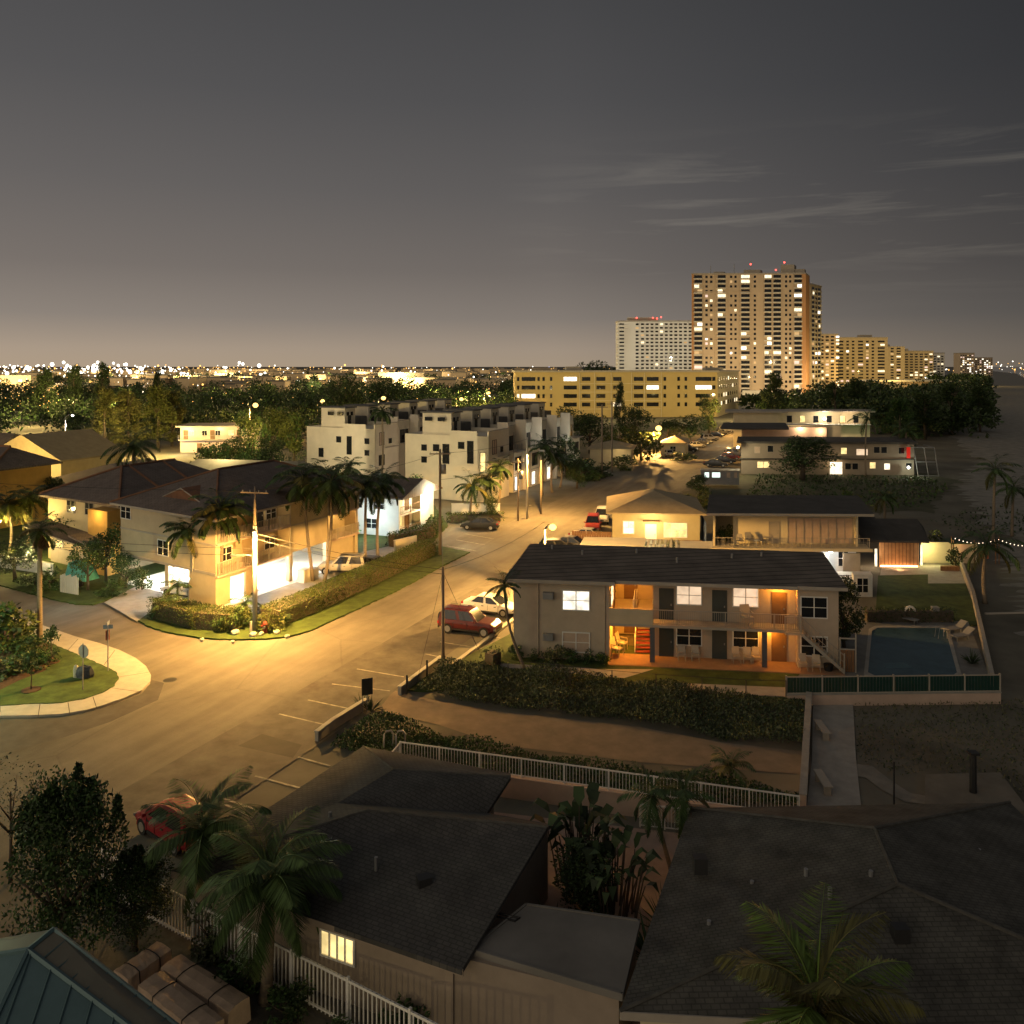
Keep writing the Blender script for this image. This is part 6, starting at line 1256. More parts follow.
t = thing('table', FB.p(4.1, .4, 2.72), 'low table between the balcony chairs of the cream walk-up', 'table'); c = FB.p(4.1, .4, 2.72); MB().tube([c + V(0, 0, .5), c + V(0, 0, .54)], .4, 10).build('tabletop', m_white, t); MB().tube([c, c + V(0, 0, .5)], .05, 6).build('leg', m_white, t)
tree('shrub2', FB.p(1.3, 2.4, 2.7), 2.0, 1.8, 'leafy potted plant in the open corner of the cream walk-up balcony', m_leafy, m_leaf, 'potted_plant', 'plant')
bf = tag(MB().box(FY, 9.9, 9.95, -1.5, 3.5, .5, 3.2).build('blue_screen', mat('blue_fabric', (.10, .14, .24), .8, .15, 1)), 'dark blue fabric screen between the cottage and the cream walk-up', 'screen')
# beach hut and lit yard
FH = Fr((35.3, 82.6), (.998, -.06), (.40, .917)); g = thing('beach_hut', FH.p(2.5, 2), 'timber beach hut with dark overhanging roof and glowing base', 'hut'); b = MB(); b.box(FH, .8, 4.6, .6, 4, 0, 2.6); b.build('wall', mat('hut_boards', (.40, .22, .10), .7, .2, 2, .2, pattern='seam', psize=(.35, .35)), g); b = MB(); b.hexa([FH.p(0, 0, 2.55), FH.p(5.6, 0, 2.55), FH.p(5.3, 5, 3.2), FH.p(.0, 5, 3.2), FH.p(.0, 0, 2.75), FH.p(5.6, 0, 2.75), FH.p(4.6, 4.6, 4.15), FH.p(.1, 4.6, 4.15)]); b.build('roof', m_dkroof, g)
MB().box(FH, .9, 4.5, .42, .5, .12, .2).build('strip_light', emit('warm_strip', (1, .55, .25), 12), g); lamp('hut_light', FH.p(.2, .2, 1.7), 150, (1, .75, .5), .08, g); lamp('hut_light', FH.p(2.7, -.6, .4), 60, (1, .5, .2), .1, g); MB().box(FH, .35, .6, 0, .2, .2, 1.9).build('light_box', e_win, g); MB().box(FH, 4.75, 4.95, .3, .5, .3, 2.3).build('light_box', e_win, g)
yw = lowwall([FH.p(5.0, 3.2), FH.p(10.4, 3.2)], 2.0, .2, 'yellow-lit yard wall right of the beach hut', m_cream); lamp('yard_and_fill_light', FH.p(5.6, 1.6, 1.7), 320, (1, .85, .35), .08)
for i, (a, lb) in enumerate(((8.2, 'dark potted bush at the end of the lit yard wall'), (6.5, 'brown-lit bush above the lit yard wall'))): tree('shrub%d' % i, FH.p(a, 1.5 if not i else 5), 1.8 + i, 1.6 + i, lb, m_leafy if i else m_leafd, m_leaf, 'shrub', 'shrub')
tag(MB().box(FH, 6.6, 8.4, -.9, -.5, .06, .5).build('bench', m_tim), 'timber bench in front of the lit yard wall', 'bench')
cf = thing('beach_bar', (47, 85, 0), 'small beach bar with orange screens under a festoon of lights', 'bar'); FQ = Fr((44.4, 84.5), (1, -.02), (.02, 1)); b = MB()
for a in (0, 2.1, 4.2): b.tube([FQ.p(a, 0, 0), FQ.p(a, 0, 2.4)], .06, 6)
b.build('posts', m_tim, cf); b = MB(); b.box(FQ, .2, 1.6, .5, .56, .4, 1.5); b.box(FQ, 2.8, 3.8, .5, .56, .4, 1.2); b.build('screen', mat('orange_fabric', (.45, .13, .06), .8, .2, 2), cf); b = MB(); b.box(FQ, -.2, 2.2, -.1, 2.4, 2.0, 2.1); b.build('canopy', m_leafd, cf)
fest = thing('string_lights', (47, 85, 0), 'festoon of warm bulbs strung between poles on the sand', 'string lights'); pts = []
for k in range(25):
    f = k / 24; pts.append(V(44.2 + 9.5 * f, 84.5, 2.75 - .5 * f - .5 * math.sin(math.pi * ((f * 2) % 1))))
MB().tube(pts, .015, 4).build('cord', m_trim, fest)
for p in pts[::1]: MB().ball(p - V(0, 0, .06), .045, 6, 4).build('bulb', emit('festoon_bulb', (1, .74, .5), 4), fest, True)
for x in (44.2, 49, 53.7): MB().tube([(x, 84.5, 0), (x, 84.5, 2.8)], .05, 6).build('pole', m_tim, fest)
lamp('festoon_glow', (45.3, 84.2, 1.6), 14, (1, .5, .25), .1, fest)
for x, y, cy, Y, Lf, lb, s in ((985, 614, 545, 70.5, 3.2, 'large dark palm on the sand before the string lights', 201), (993, 560, 470, 92, 3.0, 'tall dark palm far up the beach beyond the string lights', 202), (882, 532, 497, 97, 2.2, 'brownish palm behind the beach hut', 203), (1012, 540, 488, 98, 3.0, 'dark palm at the right edge of the frame', 204), (866, 470, 418, 150, 3.6, 'slim palm before the right end of the long low motel', 205), (905, 470, 430, 160, 3.6, 'dark palm by the red glowing frame', 206)):
    palm((xat(x, Y), Y, 0), (xat(x, Y) + .2, Y, zat(cy, Y)), Lf, lb, 15, s, .12, 10, .18, .12, .2, droop=100, ymix=.3 if s in (203,) else .1)
tag(MB().tube([at(985, 614), at(1024, 613)], .12, 6).build('driftwood', m_fasc), 'pale straight timber lying on the sand at the palm foot', 'timber')
# ================================================================== long low motel and wings beyond the dark lot
FL3 = Fr((42, 154), (.999, -.05), (.28, .96)); g = thing('motel', FL3.p(15, 5), 'long low two-storey motel across the dark lot with a few lit windows', 'motel'); b = MB(); b.box(FL3, 0, 31, 0, 10, 0, 5.7); b.build('wall', mat('motel_grey_render', (.29, .24, .185), .85, .1, .5), g); b = MB(); b.box(FL3, -.8, 31.5, -.8, 10.5, 5.7, 6.05); b.box(FL3, -.4, 31, -.5, 0, 2.8, 2.95); b.build('roof', m_dkroof, g)
for i, (x, z, m) in enumerate(((757, 3.9, m_glassb), (770, 4.1, m_glass), (760, 1.2, e_winy), (766, 1.2, e_winy), (842, 3.8, e_winy), (857, 3.6, e_winp), (874, 4.0, m_glass), (881, 4.0, m_glass), (898, 3.9, m_glass), (870, 1.2, e_winy), (884, 1.0, e_win), (853, 1.0, m_glass), (846, 1.0, m_glass), (905, 1.1, m_glass))):
    a = (xat(x, 154) - 42); window(g, FL3.front(0), a - .5, z, 2.0 if x == 857 else 1.0, 1.1, m, m_fasc, 0, False)
MB().box(FL3, 16.0, 18.2, -.05, 0, .1, 2.3).build('lit_doorway', e_win, g)
MB().ball((xat(738, 150), 150, 5.3), .24, 8, 6).build('wall_lamp', e_bulbw, g, True); lamp('wall_light', (xat(737, 149), 149, 5.2), 1500, (1, .85, .5), .15, g); lamp('door_light', FL3.p(17, -1.2, 2.2), 120, WARM, .1, g); lamp('door_light', FL3.p(8, -5, 3.2), 90, WARM, .1, g); lamp('door_light', FL3.p(26, -5, 3.2), 90, WARM, .1, g)
FL4 = Fr((44, 172), (.998, -.06), (.27, .963)); g = thing('motel_wing', FL4.p(8, 4), 'flat-roofed motel wing with peach walls behind the long low motel', 'motel'); b = MB(); b.box(FL4, 3, 20, 0, 9, 0, 7.3); b.build('wall', m_pink, g); b = MB(); b.box(FL4, -1, 12.2, -7, 9.5, 7.3, 7.6); b.build('roof', m_dkroof, g); b = MB(); b.box(FL4, 12, 23, 1.4, 3, 0, 7.6); b.build('lit_wall', m_cream, g); lamp('walkway_light', FL4.p(15, -1, 7.2), 380, (1, .7, .4), .1, g); lamp('walkway_light', FL4.p(19, -1, 6.6), 260, (1, .7, .4), .1, g)
FL5 = Fr((52, 205), (.998, -.06), (.26, .966)); g = thing('motel_wing', FL5.p(15, 4), 'farther motel wing with cream end wall and brightly lit galleries', 'motel'); b = MB(); b.box(FL5, 2, 13, 0, 9, 0, 8.4); b.box(FL5, 13, 35, 3, 10, 0, 8.4); b.build('wall', m_cream, g); b = MB(); b.box(FL5, 0, 15, -1, 9.6, 8.4, 8.75); b.box(FL5, 15, 36, 1, 10.5, 8.5, 8.8); b.build('roof', m_fasc, g); b = MB(); b.box(FL5, 13, 35, 1.4, 3, 5.4, 5.6); b.build('gallery', m_white, g)
for i in range(6): window(g, FL5.front(3), 15 + i * 3.2, 5.9, 1.2, 1.6, e_winy if i in (1, 4) else m_glass, m_fasc, 0, False)
lamp('walkway_light', FL5.p(24, 0, 7.5), 900, (1, .8, .55), .15, g); lamp('walkway_light', FL5.p(0, 3, 6.5), 900, (1, .9, .7), .15, g); lamp('walkway_light', FL5.p(30, 0, 7.5), 420, (1, .7, .45), .15, g); MB().ball(FL5.p(24, 2.2, 6.8), .4, 8, 6).build('gallery_lamp', e_bulbw, g, True)
gl = thing('glazed_shelter', (74, 158, 0), 'slanting framed glass shelter with a red banner at the end of the long low motel', 'shelter'); FS = Fr((73, 151), (.99, -.1), (.1, .99)); b = MB()
for a in (0, 1.8, 3.6): b.tube([FS.p(a, 0, 0), FS.p(a - .8, 0, 5.2)], .09, 5); b.tube([FS.p(a - .8, 0, 5.2), FS.p(a - .8, 5, 5.2)], .08, 5)
for z in (.1, 2.6, 5.2): b.tube([FS.p(-.15 * z, 0, z), FS.p(3.6 - .15 * z, 0, z)], .08, 5)
b.build('frame', m_grey, gl); MB().box(FS, -1.9, -1.3, .1, .3, 3.2, 5.2).build('red_banner', emit('red_glow', (1, .03, .015), .4), gl); MB().ball(FS.p(-1.8, -.4, 1.6), .28, 8, 6).build('white_lamp', e_bulbw, gl, True); lamp('shelter_light', FS.p(-1.2, -1, 1.8), 170, (.9, 1, .75), .1, gl); lamp('green_light', (84, 196, 3.2), 220, (.25, 1, .35), .2)
tr = thing('trailer_home', at(718, 486), 'small grey trailer home with two bluish lit windows by the far road', 'trailer'); FX = Fr(at(701, 487), (.998, -.05), (.22, .975)); b = MB(); b.box(FX, 0, 6.2, 0, 2.6, .4, 2.6); b.build('body', m_grey, tr); b = MB(); b.box(FX, -.15, 6.35, -.15, 2.75, 2.6, 2.75); b.build('roof', m_fasc, tr)
for a, w_ in ((.6, .7), (1.8, 1.3), (4.2, .5), (5.4, .4)): window(tr, FX.front(0), a, 1.6, w_, .8, emit('cool_lit_window', (.8, 1, .9), 1.6) if a < 3 else m_glassb, m_fasc, 0, False)
th = thing('small_house', at(672, 462), 'small tan-roofed house under the blazing sodium lamp', 'house'); FX = Fr((xat(661, 184), 184), (.99, -.1), (.3, .95)); b = MB(); b.box(FX, 0, 5.2, 0, 7, 0, 3.0); b.build('wall', m_cream, th); b = MB(); b.hip([FX.p(-.5, -.6), FX.p(5.7, -.6), FX.p(5.7, 7.6), FX.p(-.5, 7.6)], 3.0, 4.3, .35, .2); b.build('roof', m_tanr, th); window(th, FX.front(0), 2, 1, 1.2, 1.2, m_glass)
th = thing('small_house', (12, 168, 0), 'low house with lit pale roof edge behind the round street tree', 'house'); FX = Fr((xat(590, 165), 165), (.99, -.1), (.2, .97)); b = MB(); b.box(FX, 0, 8, 0, 8, 0, 3.6); b.build('wall', m_yel, th); b = MB(); b.hip([FX.p(-.6, -.6), FX.p(8.6, -.6), FX.p(8.6, 8.6), FX.p(-.6, 8.6)], 3.6, 4.8, .3, .2); b.build('roof', m_tanr, th); lamp('porch_light', FX.p(6, -2, 3), 120, (1, .75, .35), .1, th)
# cars along the far road
row = [(688, 452, (.03, .03, .03)), (696, 447.5, (.5, .48, .42)), (703, 444, (.04, .04, .045)), (709.5, 440.5, (.45, .43, .4)), (716, 437, (.04, .04, .04)), (721.5, 434.5, (.05, .05, .05)), (727, 432, (.3, .3, .3)), (732, 429.5, (.05, .05, .05))]
words = ['nearest', 'second', 'third', 'fourth', 'fifth', 'sixth', 'seventh', 'farthest']
for i, (x, y, c) in enumerate(row): car('sedan' if i % 3 else 'suv', at(x, y), -25 + 40 * (i % 2), c, ('dark' if c[0] < .1 else 'pale') + ' car, ' + words[i] + ' of the row along the left kerb of the far road', 'cars parked along the far road')
for i, (x, y, c, k) in enumerate(((716, 466.5, (.03, .03, .03), 'sedan'), (724, 463, (.04, .04, .05), 'sedan'), (731, 459.5, (.2, .03, .03), 'hatch'), (736, 456.5, (.3, .3, .3), 'suv'))): car(k, at(x, y), -20, c, ('dark', 'blue-black', 'reddish', 'grey')[i] + ' car in the unlit bay left of the long low motel, ' + ('nearest', 'second', 'third', 'farthest')[i], 'cars beside the long low motel')
car('hatch', at(667, 456), 100, (.6, .58, .52), 'white car beside the small tan-roofed house under the lamp')

# ================================================================== long yellow block
def wgrid(par, W, cells, m, fm=None, name='window', d=.1):
    for a, z, w_, h in cells: MB().box(W, a, a + w_, -.02, d, z, z + h).build(name, m, par)
FYB = Fr((1.3, 320), (.9985, .05), (-.05, .9985)); g = thing('apartment_block', FYB.p(40, 8), 'long yellow five-storey apartment block with rows of dark windows', 'apartment house'); b = MB(); b.box(FYB, 0, 78, 0, 16, -2, 17.2); b.build('wall', m_yelb, g); b = MB(); b.box(FYB, -.6, 78.6, -.6, 16.6, 17.2, 17.9); b.box(FYB, 20, 26, 5, 10, 17.9, 19.4); b.box(FYB, 76, 83, 9, 14, 17.9, 19); b.build('roof', m_fasc, g)
FYS = Fr(FYB.p(78, 0), (.39, .92), (-.92, .39)); b = MB(); b.box(FYS, 0, 58, .02, 15, -2, 17.1); b.build('side_wing', m_cream, g); b = MB(); b.box(FYS, .7, 58.5, -.5, 15, 17.12, 17.7); b.build('roof', m_fasc, g)
rnd = random.Random(4)
lit = {(3, 18.5): 2, (3, 34): 1, (1, 19): 2, (0, 20): 1, (2, 42): 1, (2, 50.5): 2, (1, 54): 1, (2, 69.5): 2, (3, 38): 1}
ncell = 0
for fl in range(4):
    z = 13.9 - fl * 3.25
    lay = [(.6, .9), (2.4, 5.2), (8.4, .9), (10.3, .9), (13.2, .9), (18.5, 5), (25.5, 3.2), (31, 3.5), (37.5, 3.2), (45.5, 3.6), (50.5, 4.6), (57, 1), (62.4, 1), (65.2, 1), (69.5, 6.2), (76, 1.2)]
    for a, w_ in lay:
        l = (3 - fl, a) in lit or rnd.random() < .06
        MB().box(FYB.front(0), a, a + w_, -.02, .08, z, z + 1.5).build('window', (e_farw if w_ > 4 else e_far) if l else m_glass, g)
    for k in range(9):
        MB().box(FYS.front(0), 3 + k * 6, 3 + k * 6 + 1.6, -.02, .1, z, z + 1.5).build('window', e_far if rnd.random() < .2 else m_glass, g)
b = MB()
for fl in range(4): b.box(FYB, 24.6, 56, -.25, 0, 12.8 - fl * 3.25, 13.0 - fl * 3.25)
for a in (24.5, 30.2, 36.6, 44.5, 49.5, 56): b.box(FYB, a, a + .25, -.3, 0, -2, 17.1)
b.build('gallery_ledge', m_cream, g)
for i in range(6): lamp('street_and_fill_light', FYB.p(6 + i * 13, -22, 9), 1900, (1, .78, .30), .3, g)
lamp('street_and_fill_light', FYB.p(99, 2, 9), 2200, (1, .72, .3), .3, g); lamp('street_and_fill_light', FYB.p(116, 36, 9), 2200, (1, .72, .3), .3, g)
# ================================================================== towers
def tower(name, F, Wd, Dp, Ht, label, wallm, flh, cols, seed, plit, roofs=(), balc=None, side=None, litm=None, maxp=100):
    """slab tower: cols are window columns (start, width, kind) along the front; the nearest 100 windows are parts, the rest one mesh"""
    g = thing(name, F.p(Wd / 2, Dp / 2), label, 'tower block'); r = random.Random(seed); litm = litm or e_far
    b = MB(); b.box(F, 0, Wd, 0, Dp, 0, Ht); b.build('wall', wallm, g)
    b = MB(); b.box(F, -.3, Wd + .3, -.3, Dp + .3, Ht, Ht + .9)
    for a0, a1, t0, t1, h in roofs: b.box(F, a0, a1, t0, t1, Ht + .9, Ht + .9 + h)
    b.build('roof', m_fasc, g)
    n = int(Ht / flh); rest = MB(); dark = MB(); cnt = 0; bal = {}
    cells = []
    for fl in range(n):
        for a, w_, kd in cols:
            h = flh * (.62 if kd == 'b' else .5); z = fl * flh + flh * .3
            if r.random() < (.16 if kd == 'w' and Wd > 60 else .0): continue
            l = r.random() < plit * (1.5 if kd == 'b' else 1)
            cells.append((F.front(0), a, z, w_, h, l, kd))
        for a, w_, kd in (side or []):
            cells.append((F.right(Wd), a, fl * flh + flh * .3, w_, flh * .5, r.random() < plit, kd))
    cells.sort(key=lambda c: (not c[5], -c[3]))
    for W, a, z, w_, h, l, kd in cells:
        a0_, w0_ = a, w_
        m = r.choice((litm, litm, e_farw, e_far, e_fard, e_fard, e_farp)) if l else m_glass
        if l and w_ > 3 and r.random() < .6: a += w_ * r.choice((0, .4)); w_ *= .6
        if cnt < maxp: MB().box(W, a, a + w_, -.02, .12, z, z + h).build('window', m, g); cnt += 1
        else: (rest if l else dark).box(W, a, a + w_, -.02, .12, z, z + h)
        if kd == 'b': bal.setdefault(a0_, MB()).box(W, a0_ - .2, a0_ + w0_ + .2, .12, 1.1, z - flh * .28, z - flh * .02)
    if rest.v or dark.v:
        n0 = len(dark.f); al = MB(); al.add(dark.v, dark.f, 0) if dark.v else None; al.add(rest.v, rest.f, 1) if rest.v else None
        tag(al.build('window', [m_glass, litm], g), kind='stuff')
    for bb_ in bal.values(): bb_.build('balcony_column', m_offw, g)
    return g
rr2 = random.Random(8)
m_tow = mat('tower_beige', (.55, .43, .29), .85, .06, .08); m_towo = mat('tower_orange_side', (.50, .27, .12), .85, .08, .1); m_toww = mat('tower_white', (.68, .66, .60), .85, .05, .1)
FT1 = Fr((107.5, 502), (.9992, -.04), (.44, .898))
cols = [(1.5, 4.6, 'b'), (8, 1.4, 'w'), (10.8, 1.4, 'w'), (15.4, 4.6, 'b'), (22.6, 1.3, 'w'), (25.2, 1.3, 'w'), (29.2, 5, 'b'), (36.6, 1.3, 'w'), (43, 4, 'b'), (48.2, 4.4, 'b'), (55, 1.3, 'w'), (57.4, 1.3, 'w'), (60.5, 4.6, 'b')]
g = tower('apartment_tower', FT1, 67, 18, 74, 'tallest beige tower block with scattered lit windows and rooftop red beacons', m_tow, 2.84, cols, 3, .15, ((52, 60, 3, 12, 5.2), (60, 66, 4, 10, 2.6), (30, 40, 3, 10, 2.2), (12, 18, 4, 9, 1.2)), side=[(3, 3, 'w'), (10, 3, 'w')])
b = MB()
for a in (6.6, 13.6, 21.4, 27.8, 35.2, 42.2, 53.4, 59.6): b.box(FT1, a, a + .35, -.35, 0, 0, 74)
for z in (54, 63.5, 36, 26): b.box(FT1, 0 if z in (63.5,) else 7, 34 if z != 26 else 67, -.25, 0, z, z + .5)
b.build('facade_ribs', m_tow, g)
b = MB(); b.box(FT1, 67.02, 67.3, -.2, 18.2, 0, 74.2); b.box(FT1, 64.9, 67.3, -.5, -.2, 0, 74.1); b.build('orange_side_panel', m_towo, g); MB().box(FT1, 0, 1.3, -.5, 0, 0, 74.2).build('orange_side_panel', m_towo, g)
b = MB()
for a, h in ((34, 8), (10, 5), (24, 6), (50, 4)): b.tube([FT1.p(a, 5, 74.9), FT1.p(a, 5, 74.9 + h)], .16, 4)
b.build('antennas', m_grey, g)
for a, z in ((34, 80.5), (54, 81.5), (49, 77)): MB().ball(FT1.p(a, 4, z), .55, 6, 4).build('beacon', e_red, g)
MB().box(FT1, 31, 55, -6, 0, 0, 5).build('entrance_canopy', m_offw, g)
FT1b = Fr((182.5, 513), (.6, .8), (-.8, .6)); tower('apartment_tower', FT1b, 21, 14, 69, 'narrow yellow-lit wing tower attached behind the tallest tower block', m_yel, 2.84, [(2, 4.5, 'b'), (9, 3, 'w'), (14, 4.5, 'b')], 5, .12, ((2, 8, 4, 9, 1.5),), maxp=40)
FT2 = Fr((78.5, 622), (.9995, -.03), (.03, .9995))
cols = [(1, 3.5, 'w'), (13 + 0, 2.2, 'w')] + [(17 + k * 3.5, 2.1, 'w') for k in range(11)]
g = tower('apartment_tower', FT2, 56, 18, 52, 'white tower block with a regular window grid and red rooftop lights', m_toww, 2.7, cols, 9, .07, ((8, 30, 4, 14, 2.6),), maxp=90)
b = MB()
for fl in range(19): b.box(FT2, -1.2, 8, -1.6, 0, 2.7 * fl, 2.7 * fl + 1.0); b.box(FT2, 17, 56, -.9, 0, 2.7 * fl + .1, 2.7 * fl + .9)
for k in range(12): b.box(FT2, 16.2 + k * 3.5, 16.7 + k * 3.5, -1.0, 0, 0, 52)
b.build('balcony_bands', m_toww, g)
for a, z in ((14, 55), (26, 55), (29, 54.5), (32, 55.5), (57, 51.5)): MB().ball(FT2.p(a, 2, z), .6, 6, 4).build('beacon', e_red, g)
c2 = [(1.5 + k * 4, 2.4, 'w') for k in range(4)]
tower('apartment_tower', Fr((239, 655), (.999, -.03), (.03, .999)), 15, 20, 43.5, 'pale slim tower just right of the tallest tower block', m_tow, 2.7, c2, 11, .3, ((0, 3, 4, 10, 4),), maxp=60)
tower('apartment_tower', Fr((262, 690), (.999, -.03), (.03, .999)), 46, 20, 42, 'yellow tower block with bright window columns right of the pale slim one', m_yel, 2.7, [(1.5, 3, 'w'), (6.5, 3.5, 'w'), (12.5, 2, 'w'), (17, 2, 'w'), (22, 4, 'w'), (28.5, 2, 'w'), (33, 2, 'w'), (38, 5.5, 'w')], 12, .22, ((25, 35, 4, 10, 2),), maxp=100)
tower('apartment_tower', Fr((375, 850), (.999, -.03), (.03, .999)), 22, 20, 38, 'middle yellow tower farther up the shore, with one bright window column', m_yel, 2.7, [(2, 3, 'w'), (8, 3, 'w'), (14, 4, 'w')], 13, .3, ((4, 9, 4, 10, 2),), maxp=45)
tower('apartment_tower', Fr((400, 870), (.999, -.03), (.03, .999)), 36, 20, 34, 'broad yellow tower at the far end of the shoreline row', m_yel, 2.7, [(2 + 5 * k, 3, 'w') for k in range(7)], 14, .2, ((4, 12, 4, 10, 2.2),), maxp=70)
tower('apartment_tower', Fr((470, 940), (.999, -.03), (.03, .999)), 14, 18, 33, 'small grey-white tower ending the shoreline row', m_toww, 2.8, [(1.5, 3, 'w'), (6, 2.5, 'w'), (10, 2.5, 'w')], 15, .12, maxp=33)
tower('apartment_tower', Fr((800, 1500), (.999, 0), (0, .999)), 26, 22, 41, 'distant dark tower alone up the coast with its taller left half', m_tow, 3.2, [(1 + 4 * k, 2.6, 'w') for k in range(6)], 16, .42, litm=e_farw, maxp=40)
tower('apartment_tower', Fr((828, 1510), (.999, 0), (0, .999)), 36, 22, 33, 'distant dark tower up the coast, lower right half', m_tow, 3.2, [(1 + 4 * k, 2.6, 'w') for k in range(9)], 17, .42, litm=e_farw, maxp=40)
g = thing('pavilion_building', (255, 600, 0), 'low flat lit podium building before the shoreline towers', 'building'); b = MB(); b.box(W0, 268, 300, 560, 580, 0, 9); b.build('wall', m_tow, g); b = MB(); b.box(W0, 240, 302, 555, 582, 9, 10); b.build('roof', m_offw, g); b = MB(); b.box(W0, 236, 266, 562, 580, 0, 5); b.build('wing', m_offw, g)
for x, y, z, p_ in ((112, 470, 14, 90000), (150, 462, 12, 110000), (185, 488, 9, 90000), (130, 440, 22, 60000), (168, 440, 22, 60000), (90, 560, 25, 150000), (125, 560, 25, 170000), (205, 500, 12, 80000), (235, 600, 14, 90000), (265, 640, 14, 110000), (300, 640, 14, 120000), (380, 790, 14, 170000), (430, 800, 14, 170000), (250, 545, 9, 60000)):
    lamp('street_and_fill_light', (x, y, z), p_ * .22, (1, .74, .40) if x < 190 and y != 560 else ((1, .86, .62) if y == 560 else (1, .66, .2)), .6)  # bare lights put in around the bases to brighten the tower fronts
# ================================================================== distant city
def farhouse(x, y, Y, w_, h, lab, m, seed, nl=4):
    X = xat(x, Y); g = thing('distant_building', (X, Y, 0), lab, 'building'); b = MB(); z1 = h; b.box(W0, X - w_ / 2, X + w_ / 2, Y, Y + 14, 0, z1); b.build('wall', m, g); b = MB(); b.box(W0, X - w_ / 2 - .5, X + w_ / 2 + .5, Y - .5, Y + 14.5, z1, z1 + .7); b.build('roof', m_fasc, g)
    r = random.Random(seed); k = int(w_ / 5)
    for fl in range(max(1, int(h / 3.5))):
        for i in range(k):
            if r.random() < .75: MB().box(W0, X - w_ / 2 + 1 + i * 5, X - w_ / 2 + 3.6 + i * 5, Y - .12, Y, fl * 3.5 + 1, fl * 3.5 + 2.6).build('window', (e_far if r.random() < .5 else m_glass), g)
    for i in range(nl): lamp('street_and_fill_light', (X - w_ / 2 + w_ * (i + .5) / nl, Y - 16, 7), 22000 * (Y / 600), (1, .72, .3), .4, g)
farhouse(401, 0, 700, 38, 13, 'yellow-lit distant hotel block above the white terraces', m_yel, 1, 4); farhouse(428, 0, 720, 16, 9, 'small lit distant block right of the hotel', m_cream, 2, 2); farhouse(258, 0, 760, 52, 9, 'wide low amber-lit distant block left of the hotel', m_yel, 3, 4); farhouse(180, 0, 900, 40, 8, 'low orange-lit distant block above the casuarinas', m_yel, 4, 3); farhouse(225, 0, 1000, 26, 10, 'pale distant block among the city lights', m_toww, 5, 2); farhouse(10, 0, 600, 30, 12, 'bright distant block at the far left edge', m_tow, 6, 3); farhouse(318, 0, 900, 30, 9, 'dim distant block beside the dark tall trees', m_tow, 7, 2); farhouse(500, 0, 850, 22, 8, 'tiny distant block left of the long yellow block', m_tow, 8, 2); farhouse(125, 0, 800, 36, 8, 'white-lit distant sheds under the floodlights', m_toww, 9, 3)
r = random.Random(77); b = MB(); mats_ = [emit('city_light_white', (1, .94, .80), 3.6), emit('city_light_amber', (1, .52, .13), 2.6), emit('city_light_dim', (1, .58, .20), 1.0), emit('city_light_blue', (.5, .55, 1), 4)]
for i in range(1150):
    Y = 480 * (8 ** r.random()); x = r.uniform(-60, 530) if r.random() < .9 else r.uniform(530, 640)
    dens = 1.0 if x < 330 else .55
    if r.random() > dens: continue
    z = r.uniform(3, 11); X = xat(x, Y); q = r.random(); near_white = x < 175
    mi = 0 if q < (.32 if near_white else .12) else (1 if q < .55 else (2 if q < .99 else 3))
    rad = Y / 840 * r.uniform(.24, .62) * (1.9 if mi < 2 and r.random() < .14 else 1)
    b.ball((X, Y, z + rad), rad, 5, 3, mi)
for i in range(44):
    x = r.choice((5, 15, 28, 52, 65, 72, 85, 92, 99, 112, 120, 127, 140, 147, 148, 160, 171, 180, 240, 262)) + r.uniform(-3, 3); Y = r.uniform(900, 1500); X = xat(x, Y); b.ball((X, Y, r.uniform(8, 24)), Y / 840 * r.uniform(1.0, 2.2), 6, 4, 0)
for i in range(170):
    x = r.uniform(-12, 190) if r.random() < .8 else r.uniform(190, 420); Y = r.uniform(650, 1900); b.ball((xat(x, Y), Y, r.uniform(5, 20)), Y / 840 * r.uniform(.35, 1.15), 6, 4, 0 if r.random() < .7 else 1)
for i in range(160):
    Y = r.uniform(230, 480); x = r.choice((r.uniform(-5, 60), r.uniform(150, 520))); z = r.uniform(6, 11); b.ball((xat(x, Y), Y, z), Y / 840 * r.uniform(.25, .5), 5, 3, 1 if r.random() < .6 else 2)
for i in range(90):
    x = r.uniform(925, 1040); Y = r.uniform(1300, 3200); b.ball((xat(x, Y), Y, r.uniform(2, 12 if x < 960 else 26)), Y / 840 * r.uniform(.3, .6), 5, 3, 0 if r.random() < .4 else 1)
tag(b.build('city_lights', mats_), 'carpet of white and amber city lights reaching to the horizon', 'city lights', kind='stuff')
b = MB(); r = random.Random(91)
for i in range(330):
    Y = 560 * 6 ** r.random(); x = r.uniform(-60, 560); w_ = r.uniform(10, 34) * (Y / 900) ** .5; h = r.uniform(4, 11); X = xat(x, Y)
    b.box(W0, X - w_ / 2, X + w_ / 2, Y, Y + 14, 0, h, 0); b.box(W0, X - w_ / 2 - .4, X + w_ / 2 + .4, Y - .4, Y + 14.4, h, h + .8, 1)
tag(b.build('distant_city', [m_tow, m_flat]), 'low pale blocks of the distant city under its lights', 'city', kind='stuff')
